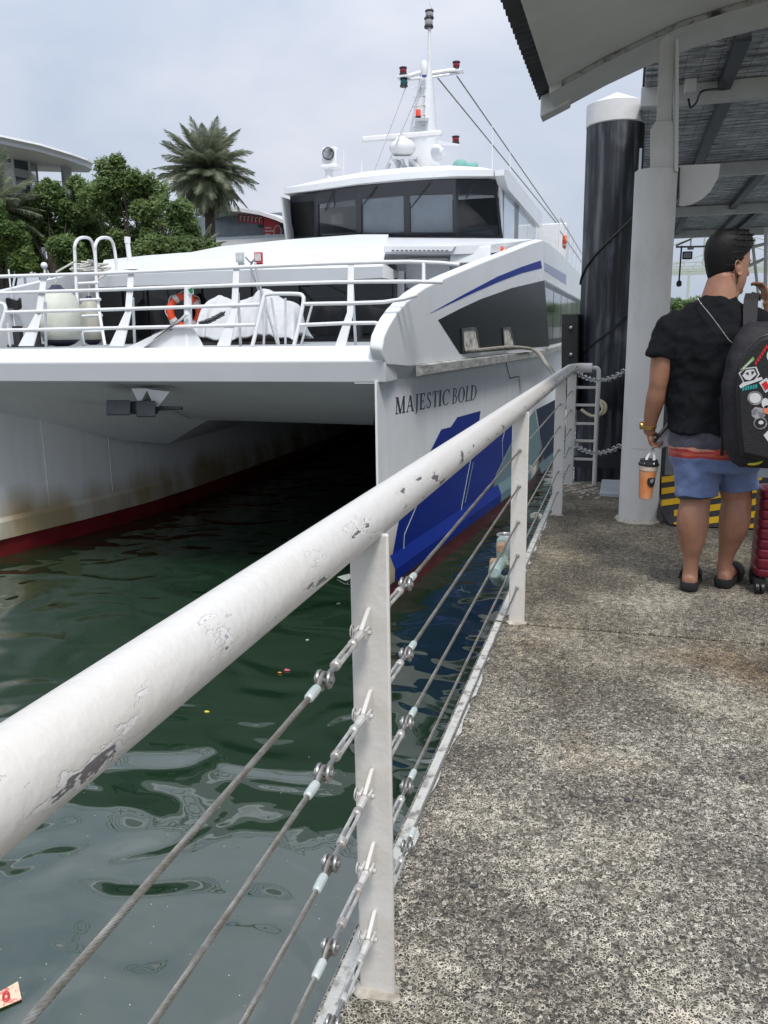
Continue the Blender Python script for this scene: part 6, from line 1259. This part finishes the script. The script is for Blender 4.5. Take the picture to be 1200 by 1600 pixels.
# ---- cup with carrier strap, phone and paper
cu = thing('drink_cup', 'clear plastic cup of orange iced drink with black lid hanging by a strap', 'cup', mp_(1008, 780, 0.1))
cb, ct_ = mp_(1008, 779, 0.1), mp_(1013.5, 727, 0.1); cax = (ct_-cb).normalized(); H = (ct_-cb).length
MB().lathe([(0.026, 0), (0.033, 0.004), (0.046, H*0.9), (0.047, H)], cb, cax, 28).build('cup_body', mat('orange_iced_tea', (0.60, 0.20, 0.06), 0.18, col2=(0.62, 0.30, 0.16), scale=14, lo=0.4, hi=0.65, coat=0.6), cu)
MB().lathe([(0.0475, H*0.86), (0.048, H*0.87), (0.049, H*0.985), (0.0485, H)], cb, cax, 28, caps=False).build('clear_rim', mat('foamy_clear_plastic', (0.55, 0.45, 0.36), 0.12), cu)
MB().lathe([(0.052, H), (0.053, H+0.004), (0.053, H+0.012), (0.047, H+0.016), (0.045, H+0.030), (0.04, H+0.033)], cb, cax, 28).build('lid', BLACK, cu)
u, v, _ = basis(cax); 
lg = MB(); cl_ = cb+cax*H*0.56; dirv = Vector((0.55, -0.85, 0)); dirv = (dirv-cax*dirv.dot(cax)).normalized(); sv = cax.cross(dirv)
rr_ = 0.041
lg.loft([[cl_+cax*(0.030*sc*math.sin(t))+(dirv*math.cos(0.6*sc*math.cos(t))+sv*math.sin(0.6*sc*math.cos(t)))*(rr_+0.0015+0.06*0) for t in [2*PI*k/24 for k in range(24)]] for sc in (1.0, 0.5, 0.01)], caps=False)
lo2 = lg.build('logo_disc', SBK, cu, sharp=0)
lg = MB(); lg.loft([[cl_+cax*(0.004+0.012*sc*math.sin(t))+(dirv*math.cos(0.25*sc*math.cos(t))+sv*math.sin(0.25*sc*math.cos(t)))*(rr_+0.0024) for t in [2*PI*k/16 for k in range(16)]] for sc in (1.0, 0.01)], caps=False); lg.build('logo_mark', SGR, lo2, sharp=0)
c = MB(); hpnt = mp_(1020, 700, 0.1)
for s_ in (-1, 1): c.loft([[p+Vector((-0.006, 0, 0)), p+Vector((0.006, 0, 0)), p+Vector((0.006, 0.001, 0)), p+Vector((-0.006, 0.001, 0))] for p in (hpnt, lerp(hpnt, ct_, 0.5)+Vector((s_*0.018, -0.02, 0)), ct_+Vector((s_*0.02, -0.047, 0.01)))])
c.build('carrier_strap', mat('clear_carrier_film', (0.5, 0.5, 0.5), 0.2), cu)
ph = thing('phone', 'dark phone with bright metal edge gripped in the left hand', 'phone', mp_(1033, 680, 0.08))
a, b_ = mp_(1022, 692, 0.085), mp_(1043, 667, 0.085); d = (b_-a).normalized(); n_ = Vector((0, 1, 0)); s_ = d.cross(n_).normalized()
MB().hexa([a-s_*0.006, b_-s_*0.006, b_-s_*0.006+Vector((0.01, 0.075, 0.02)), a-s_*0.006+Vector((0.01, 0.075, 0.02)), a+s_*0.004, b_+s_*0.004, b_+s_*0.004+Vector((0.01, 0.075, 0.02)), a+s_*0.004+Vector((0.01, 0.075, 0.02))]).build('phone_body', BLACK, ph, fix=True, bevel=0.002)
MB().hexa([a-s_*0.0065+Vector((0, -0.001, 0)), b_-s_*0.0065+Vector((0, -0.001, 0)), b_-s_*0.0065+Vector((0, 0.003, 0)), a-s_*0.0065+Vector((0, 0.003, 0)), a-s_*0.010+Vector((0, -0.001, 0)), b_-s_*0.010+Vector((0, -0.001, 0)), b_-s_*0.010+Vector((0, 0.003, 0)), a-s_*0.010+Vector((0, 0.003, 0))]).build('metal_edge', STEEL, ph, fix=True)
pp = thing('paper_slip', 'white paper slip held under the phone in the left hand', 'paper', mp_(1036, 690, 0.1)); MB().prism([mp_(1026, 694, 0.1), mp_(1044, 670, 0.1), mp_(1047, 695, 0.11), mp_(1029, 702, 0.11)], (0, 0.001, 0)).build('sheet', mat('lilac_white_paper', (0.6, 0.58, 0.64), 0.7), pp, sharp=0)
# ---- suitcase
SCM = mat('wine_red_shell', (0.13, 0.006, 0.018), 0.32, var=0.25, scale=6)
sx0 = PY(1179, 905, 4.33); sc_ = thing('suitcase', 'wine-red ribbed hard-shell suitcase at the right edge', 'suitcase', (sx0.x+0.2, 4.5, 0))
zt_s = PY(1192, 766, 4.33).z; zb_s = PY(1180, 905, 4.33).z
R_ = []; n = 30; x0 = sx0.x+0.002
nz = 66
for i in range(nz+1):
    t = i/nz; z = lerp(zb_s, zt_s, t); k = abs(math.sin(t*PI*9)); g = 0.0 if k > 0.28 else -0.006
    e = min(1, min(t, 1-t)/0.035); ins = 0.035*(1-math.sqrt(1-(1-e)**2)) if e < 1 else 0
    R_.append(super_ring((x0+0.2+0.0, 4.46), 0.2-ins+g, 0.125-ins+g, z, 36, 5))
MB().loft(R_).build('shell', SCM, sc_, sharp=50)
for dx in (0.03, 0.37):
    for dy in (4.37, 4.55):
        c = MB(); c.lathe([(0.012, -0.022), (0.03, -0.02), (0.03, -0.006), (0.012, -0.004)], (x0+dx, dy, 0.031), (1, 0, 0.0), 16).lathe([(0.012, 0.004), (0.03, 0.006), (0.03, 0.02), (0.012, 0.022)], (x0+dx, dy, 0.031), (1, 0, 0), 16).box((x0+dx, dy, 0.06), (0.05, 0.03, 0.045)); c.build('wheel', BLACK, sc_)
c = MB(); c.tube([(x0+0.1, 4.5, zt_s-0.02), (x0+0.1, 4.5, zt_s+0.28), (x0+0.3, 4.5, zt_s+0.28), (x0+0.3, 4.5, zt_s-0.02)], 0.01, 8); c.build('pull_handle', STEEL, sc_)
# ================================================================== BACKGROUND SHORE
LANDM = mat('shore_ground', (0.09, 0.1, 0.06), 0.95, col2=(0.16, 0.15, 0.12), scale=0.3)
tag(MB().box2((-260, 27, WZ-2), (-4.5, 260, -0.4)).build('shore', LANDM), kind='structure')
def leaf_mat(name, c0, c1, sc=1.0):
    M = bpy.data.materials.new(name); M.use_nodes = True; nt = M.node_tree; b = nt.nodes['Principled BSDF']; N = nt.nodes.new; L = nt.links.new
    tc = N('ShaderNodeTexCoord'); n = N('ShaderNodeTexNoise'); n.inputs['Scale'].default_value = sc; n.inputs['Detail'].default_value = 5; L(tc.outputs['Object'], n.inputs['Vector'])
    r = N('ShaderNodeValToRGB'); r.color_ramp.elements[0].position = 0.38; r.color_ramp.elements[1].position = 0.62; r.color_ramp.elements[0].color = (*c0, 1); r.color_ramp.elements[1].color = (*c1, 1)
    L(n.outputs['Fac'], r.inputs['Fac']); L(r.outputs['Color'], b.inputs['Base Color']); b.inputs['Roughness'].default_value = 0.5; b.inputs['Specular IOR Level'].default_value = 0.4
    t = N('ShaderNodeBsdfTranslucent'); L(r.outputs['Color'], t.inputs['Color']); mx = N('ShaderNodeMixShader'); mx.inputs[0].default_value = 0.5
    L(b.outputs[0], mx.inputs[1]); L(t.outputs[0], mx.inputs[2]); L(mx.outputs[0], nt.nodes['Material Output'].inputs['Surface'])
    return M
BARK = mat('grey_brown_bark', (0.07, 0.055, 0.042), 0.95, col2=(0.035, 0.028, 0.022), scale=9, bump=0.03, bscale=12)
LF1 = leaf_mat('dark_green_leaves', (0.10, 0.16, 0.05), (0.2, 0.28, 0.10), 0.8); LF2 = leaf_mat('mid_green_leaves', (0.10, 0.17, 0.05), (0.2, 0.28, 0.10), 0.8); LF3 = leaf_mat('yellow_green_leaves', (0.07, 0.13, 0.03), (0.13, 0.2, 0.05), 1.2)
def tree(label, blobs, Y, m, nleaf, ls, base, seed, group=None):
    rng = random.Random(seed); o = thing('tree', label, 'tree', base, group)
    B = [(PY(x, y, Y+rng.uniform(-1.2, 1.2)), r*(Y+1)/FPX) for x, y, r in blobs]
    # small clumps on the surface of the big lobes make the outline uneven
    cl = []
    for p, r in B:
        for k in range(22):
            d = Vector((rng.gauss(0, 1), rng.gauss(0, 1), rng.gauss(0.15, 1))).normalized(); cl.append((p+d*r*rng.uniform(0.2, 0.95), r*rng.uniform(0.26, 0.5)))
    tot = sum(r**2 for _, r in cl); c = MB()
    for p, r in cl:
        for k in range(int(nleaf*r*r/tot)+4):
            d = Vector((rng.gauss(0, 1), rng.gauss(0, 1), rng.gauss(0, 1))).normalized()*r*rng.uniform(0.25, 1.0)**0.6; q = p+d
            u = Vector((rng.gauss(0, 1), rng.gauss(0, 1), rng.gauss(-0.3, 0.6))).normalized(); n_ = (Vector((rng.gauss(0, 0.5), rng.gauss(0, 0.5)-0.3, 1.0))+d.normalized()*0.8).normalized(); s_ = u.cross(n_).normalized(); s = ls*rng.uniform(0.6, 1.3)
            c.add([q-u*s, q-s_*s*0.42-n_*s*0.1, q+u*s, q+s_*s*0.42-n_*s*0.1], [(0, 1, 2), (0, 2, 3)])
    cr = c.build('crown', m, o, sharp=0)
    t = MB(); top = sum((p for p, _ in B), Vector())/len(B); b_ = Vector(base); t.tube([b_-Vector((0, 0, 0.3)), lerp(b_, top, 0.4)+Vector((0.15, 0, 0)), lerp(b_, top, 0.75)], [0.28, 0.22, 0.14], 9)
    for p, r in B: t.tube([lerp(b_, top, rng.uniform(0.4, 0.7)), lerp(lerp(b_, top, 0.7), p, 0.6)+Vector((0, 0, 0.1)), p], [0.07, 0.035, 0.015], 6)
    t.build('trunk', BARK, o); return o
def gbase(x, Y): p = PY(x, 470, Y); return (p.x, Y, -0.4)
tree('dark dense leafy tree between the round-roofed building and the palm', [(178, 280, 36), (215, 288, 34), (155, 315, 42), (232, 330, 44), (200, 370, 48), (275, 332, 32), (290, 372, 34), (150, 375, 38), (245, 385, 36), (185, 252, 14)], 31, LF1, 34000, 0.10, gbase(205, 31), 3)
tree('dark green tree in front of the round-roofed building', [(72, 300, 26), (62, 340, 36), (108, 325, 36), (90, 380, 42), (120, 290, 20), (50, 400, 36), (110, 405, 36), (30, 345, 24)], 30, LF2, 28000, 0.10, gbase(80, 30), 5)
tree('yellow-green bushy tree at the left edge of the photograph', [(8, 365, 32), (32, 385, 26), (-20, 350, 40), (0, 410, 34), (40, 410, 24)], 27.5, LF3, 14000, 0.085, gbase(0, 28), 8)
tree('broad dark tree filling the gap behind the ladder hoops', [(150, 400, 40), (200, 405, 40), (110, 400, 40), (140, 350, 34), (245, 400, 34)], 33, LF1, 12000, 0.11, gbase(160, 33), 12)
tree('low dark shrub below the palm behind the ferry roof', [(262, 385, 26), (300, 395, 24), (225, 395, 26), (335, 395, 18)], 29, LF1, 9000, 0.1, gbase(280, 29), 9)
# palms: every frond a part
def frond_mesh(L_, droop, seed, m, nl=54, ll=0.5):
    rng = random.Random(seed); c = MB(); P = []
    for i in range(15):
        t = i/14; a = 0.25+droop*t*1.0; P.append(Vector((0, 0, 0)) if i == 0 else P[-1]+Vector((math.cos(a-0.25-0.0), 0, -math.sin(a-0.25)))*(L_/14))
    c.tube(P, [0.03*(1-0.8*i/14) for i in range(15)], 4)
    for k in range(nl):
        t = 0.12+0.88*k/nl; f = t*14; i = min(13, int(f)); p = lerp(P[i], P[i+1], f-i); tg = (P[i+1]-P[i]).normalized(); up_ = Vector((0, 1, 0)).cross(tg).normalized()
        for s_ in (-1, 1):
            ln = ll*(math.sin(PI*min(1, 0.18+0.85*t))**0.7)*rng.uniform(0.8, 1.1); d = (tg*0.75+Vector((0, s_*0.75, 0))+up_*rng.uniform(-0.15, 0.3)).normalized(); q = p+d*ln-Vector((0, 0, ln*0.22)); w_ = tg.cross(d).cross(d).normalized()*0.014
            c.add([p-w_, p+w_, lerp(p, q, 0.6)+w_*0.9+Vector((0, 0, 0.03)), q, lerp(p, q, 0.6)-w_*0.9+Vector((0, 0, 0.03))], [(0, 1, 2, 3, 4)])
    me = c.mesh('frond', sharp=0); me.materials.append(m); return me
PALM = leaf_mat('grey_green_palm', (0.17, 0.2, 0.125), (0.31, 0.34, 0.24), 2.0)
def palm(label, cx, cy, Y, R, n, trunk_to, m, seed, tr=0.2):
    rng = random.Random(seed); top = PY(cx, cy, Y); o = thing('palm_tree', label, 'palm', (top.x, Y, -0.4))
    b_ = Vector((top.x+0.05, Y, -0.4)); t = MB(); N_ = 26
    t.tube([lerp(b_, top, k/N_)+Vector((0.02*math.sin(k), 0, 0)) for k in range(N_+1)], [tr*(1.25-0.3*k/N_+0.07*(k % 2)) for k in range(N_+1)], 12); t.build('trunk', BARK, o)
    bs = MB()
    for k in range(90):
        a = rng.uniform(0, 2*PI); h = rng.uniform(-0.9, 0.0); r = tr*0.9; p = top+Vector((r*math.cos(a), r*math.sin(a), h)); bs.add([p+Vector((0, 0, -0.1)), p+Vector((0.05*math.sin(a), -0.05*math.cos(a), 0)), p+Vector((0.22*math.cos(a), 0.22*math.sin(a), 0.28)), p-Vector((0.05*math.sin(a), -0.05*math.cos(a), 0))], [(0, 1, 2, 3)])
    bs.build('old_leaf_bases', mat('dark_leaf_bases', (0.03, 0.03, 0.02), 0.9), o, sharp=0)
    vs_ = [frond_mesh(R, dr_, seed*10+i, m, ll=R*0.24) for i, dr_ in enumerate((0.45, 0.75, 1.1, 0.6))]
    for k in range(n):
        f = (k+0.5)/n; az = k*2.399963; el = lerp(1.5, -0.9, f**0.85)+rng.gauss(0, 0.06)
        M4 = Euler((rng.gauss(0, 0.2), -el, az), 'XYZ').to_matrix().to_4x4()
        M4 = Matrix.Rotation(az, 4, 'Z') @ Matrix.Rotation(-el, 4, 'Y') @ Matrix.Rotation(rng.gauss(0, 0.25), 4, 'X')
        M4 = Matrix.Translation(top-wloc(o)) @ M4 @ Matrix.Diagonal((1, 1, 1, 1))
        s = rng.uniform(0.85, 1.08); M4 = M4 @ Matrix.Scale(s, 4)
        ob = place_part(vs_[rng.randrange(4)], 'frond', o, M4)
    return o
palm('tall date palm with a full round crown standing above the trees', 323, 266, 40, 2.65, 112, 0, PALM, 2, 0.24)
palm('grey-green palm cut by the left edge of the photograph', -8, 325, 29, 2.3, 60, 0, PALM, 4, 0.2)
palm('small low palm in front of the white building', 316, 392, 33, 1.15, 34, 0, PALM, 6, 0.12)
# round-roofed building at the left
RG = mat('pale_grey_cladding', (0.42, 0.43, 0.45), 0.5, var=0.1, scale=0.5); RGW = mat('pale_roof_edge', (0.55, 0.56, 0.57), 0.5); BG1 = mat('blue_grey_glazing', (0.06, 0.085, 0.12), 0.08, var=0.4, scale=0.4, spec=0.8)
b1_ = thing('building', 'modern building with a wide rounded overhanging roof behind the trees', 'building', (-45, 52, -0.4))
edge = [PY(-60, 207, 44), PY(0, 215, 46), PY(60, 228, 48.5), PY(110, 243, 51), PY(135, 252, 53), PY(143, 257, 55), PY(138, 262, 58), PY(100, 262, 62), PY(-60, 258, 66)]
MB().prism([p-Vector((0, 0, 0.35)) for p in edge], (0, 0, 0.35)).build('roof', RG, b1_)
MB().loft([[p+Vector((0, 0, -0.12)) for p in edge[:7]], [p+Vector((0.2, -0.1, 0.0)) for p in edge[:7]], [p+Vector((0.1, 0, 0.16)) for p in edge[:7]]], caps=False, closed=False).build('roof_edge', RGW, b1_, sharp=0)
dp = [(-60, 58), (-20, 55), (20, 54), (45, 55.5), (56, 58)]
drum = []
for x, Y in dp: drum.append(PY(x, 250, Y))
for (ya, yb_, mm, nm_) in ((232, 262, BG1, 'upper_glazing'), (262, 275, RG, 'spandrel'), (275, 300, BG1, 'lower_glazing'), (300, 420, RG, 'lower_wall')):
    c = MB(); c.loft([[Vector((PY(x, 250, Y).x, Y, PY(20, ya, 54).z)) for x, Y in dp], [Vector((PY(x, 250, Y).x, Y, PY(20, yb_, 54).z)) for x, Y in dp]], caps=False, closed=False); c.build(nm_, mm, b1_, sharp=30)
for x, Y in dp[1:]: p = PY(x, 250, Y); MB().tube([Vector((p.x, Y-0.05, PY(20, 232, 54).z)), Vector((p.x, Y-0.05, -0.4))], 0.1, 6).build('mullion', RGW, b1_)
p = PY(103, 262, 57); MB().tube([Vector((p.x, 57, p.z)), Vector((p.x, 57, -0.4))], 0.38, 14).build('column', RG, b1_)
c = MB()
for k in range(7): q = PY(55+k*11, 284, 56); c.tube([Vector((q.x, 56, q.z-1)), q], 0.03, 5)
c.tube([PY(50, 284, 56), PY(125, 284, 56)], 0.04, 5); c.build('terrace_rail', RGW, b1_)
MB().box2((PY(50, 290, 58).x, 55.5, PY(50, 300, 56).z-0.3), (PY(130, 290, 58).x, 62, PY(50, 296, 56).z)).build('terrace_slab', RG, b1_)
# white building with the red banner
b2_ = thing('building', 'white low building with curved roof and red banner right of the palm', 'building', (-16, 62, -0.4))
YB = 58; rp_ = [(296, 330), (320, 325), (345, 323.5), (375, 325), (405, 330), (430, 338), (455, 349), (480, 362)]
tops_ = [PY(x, y, YB-2) for x, y in rp_]
MB().loft([tops_, [p+Vector((0, 9, 0.4)) for p in tops_], [p+Vector((0, 9, 0.1)) for p in tops_], [p-Vector((0, 0, 0.24)) for p in tops_], tops_], caps=False, closed=False).build('roof', RGW, b2_, sharp=20)
MB().box2(PY(296, 380, YB+1.5), PY(500, 322, YB+1.7)+Vector((0, 0, -0.3))).build('upper_glazing', mat('pale_blue_glazing', (0.2, 0.25, 0.29), 0.12, var=0.5, scale=0.6), b2_)
for x in (300, 331, 366, 403, 440): a = PY(x, 325, YB); b_ = PY(x, 430, YB); MB().tube([Vector((a.x, YB, min(a.z, 6.9 if x < 410 else 5.9))), b_], 0.24 if x == 366 else 0.12, 10).build('column', RGW, b2_)
MB().box2(PY(290, 388, YB-1), PY(520, 377, YB+3)).build('floor_slab', RGW, b2_)
MB().box2(PY(290, 430, YB+0.5), PY(520, 389, YB+3)).build('lower_wall', RG, b2_)
MB().box2(PY(300, 378, YB-0.9), PY(520, 362, YB-0.86)).build('balustrade_glass', mat('pale_balustrade', (0.33, 0.38, 0.42), 0.1), b2_)
BRED = mat('banner_red', (0.42, 0.02, 0.035), 0.5)
MB().prism([PY(372, 334, YB-0.28), PY(411, 338, YB-0.28), PY(411, 351, YB-0.28), PY(372, 347, YB-0.28)], (0, 0.1, 0)).build('dark_banner', mat('banner_maroon', (0.13, 0.02, 0.035), 0.5, col2=(0.3, 0.03, 0.05), scale=0.5), b2_)
for k in range(6):
    x = 375+k*6; MB().prism([PY(x, 337+k*0.5, YB-0.3), PY(x+3.6, 337.2+k*0.5, YB-0.3), PY(x+3.6, 338.4+k*0.5, YB-0.3), PY(x+1, 338.2+k*0.5, YB-0.3), PY(x+1, 345+k*0.5, YB-0.3), PY(x, 345+k*0.5, YB-0.3)], (0, 0.01, 0)).build('banner_print', RGW, b2_, sharp=0)
bn = MB().prism([PY(412, 338, YB-0.3), PY(438, 349, YB-0.3), PY(432, 377, YB-0.3), PY(412, 377, YB-0.3)], (0, 0.1, 0)).build('red_banner', BRED, b2_)
BWT = mat('banner_pink_white', (0.6, 0.45, 0.45), 0.5)
for (x0, x1, y0, y1) in ((414, 424, 355, 357), (414, 428, 360, 362), (414, 422, 365, 367), (414, 426, 370, 372)): MB().prism([PY(x0, y0, YB-0.32), PY(x1, y0, YB-0.32), PY(x1, y1, YB-0.32), PY(x0, y1, YB-0.32)], (0, 0.01, 0)).build('banner_print', BWT, bn, sharp=0)
p = PY(434, 362, YB-0.34); MB().tube([p+Vector((0.28*math.cos(t), 0, 0.42*math.sin(t))) for t in [k*PI/9 for k in range(18)]], 0.05, 5, closed=True).build('banner_print', BWT, bn)
# ---- far side of the harbour, right
HILLM = leaf_mat('far_woodland', (0.05, 0.085, 0.05), (0.08, 0.12, 0.07), 0.02)
rng = random.Random(5); R1, R2 = [], []
for i in range(141):
    x = -900+i*14; h = 34+16*math.sin(i*0.13+1)+8*math.sin(i*0.41)+rng.uniform(-2.5, 2.5); R1.append(Vector((x, 900, WZ-1))); R2.append(Vector((x, 940, max(10, h))))
tag(MB().loft([R1, R2, [p+Vector((0, 200, -20)) for p in R2]], caps=False, closed=False).build('hills', HILLM, sharp=0), kind='structure')
tag(MB().box2((-900, 700, WZ-2), (1100, 898, 2.5)).build('far_quay', mat('far_quay_concrete', (0.35, 0.36, 0.36), 0.9)), kind='structure')
def crane(label, x, Y, seed):
    o = thing('gantry_crane', label, 'crane', (PY(x, 470, Y).x, Y, 2.5), 'gantry cranes across the harbour'); p = Vector(o.location); m = mat('pale_crane_paint', (0.42, 0.47, 0.4), 0.6)
    c = MB()
    for dx in (-9, 9): c.box(p+Vector((dx, 0, 19)), (1.6, 1.6, 38))
    c.build('leg', m, o); c = MB(); c.box(p+Vector((0, 0, 38)), (150, 2.0, 2.4)); 
    for k in range(-12, 13): c.box(p+Vector((k*6, 0, 41)), (0.5, 0.5, 4), Euler((0, 0.7*(1 if k % 2 else -1), 0)).to_matrix())
    c.box(p+Vector((0, 0, 43)), (150, 0.8, 0.8)); c.build('boom', m, o); c = MB(); c.tube([p+Vector((0, 0, 38)), p+Vector((0, 0, 62))], 0.8, 6); c.tube([p+Vector((0, 0, 62)), p+Vector((-70, 0, 40))], 0.4, 5).tube([p+Vector((0, 0, 62)), p+Vector((70, 0, 40))], 0.4, 5); c.build('pylon', m, o); return o
crane('pale green gantry crane seen past the column across the harbour', 1095, 640, 1)
crane('pale gantry crane further right behind the man across the harbour', 1172, 680, 2)
for k, (x, y, r) in enumerate(((1058, 474, 9), (1073, 476, 7), (1086, 473, 10), (1102, 476, 8), (1042, 476, 8))):
    Y = 70; p = PY(x, 490, Y); tree(['round green bush far behind the gangway beside the column', 'second small green bush across the water right of the column', 'taller green bush across the water left of the man', 'green bush across the water touching the man outline', 'green bush across the water half hidden by the column'][k], [(x, y, r), (x+4, y+6, r)], Y, LF2, 700, 0.14, (p.x, Y, -0.5), 20+k)
tag(MB().box2((-3, 66, WZ-1), (30, 80, -0.5)).build('spit', LANDM), kind='structure')
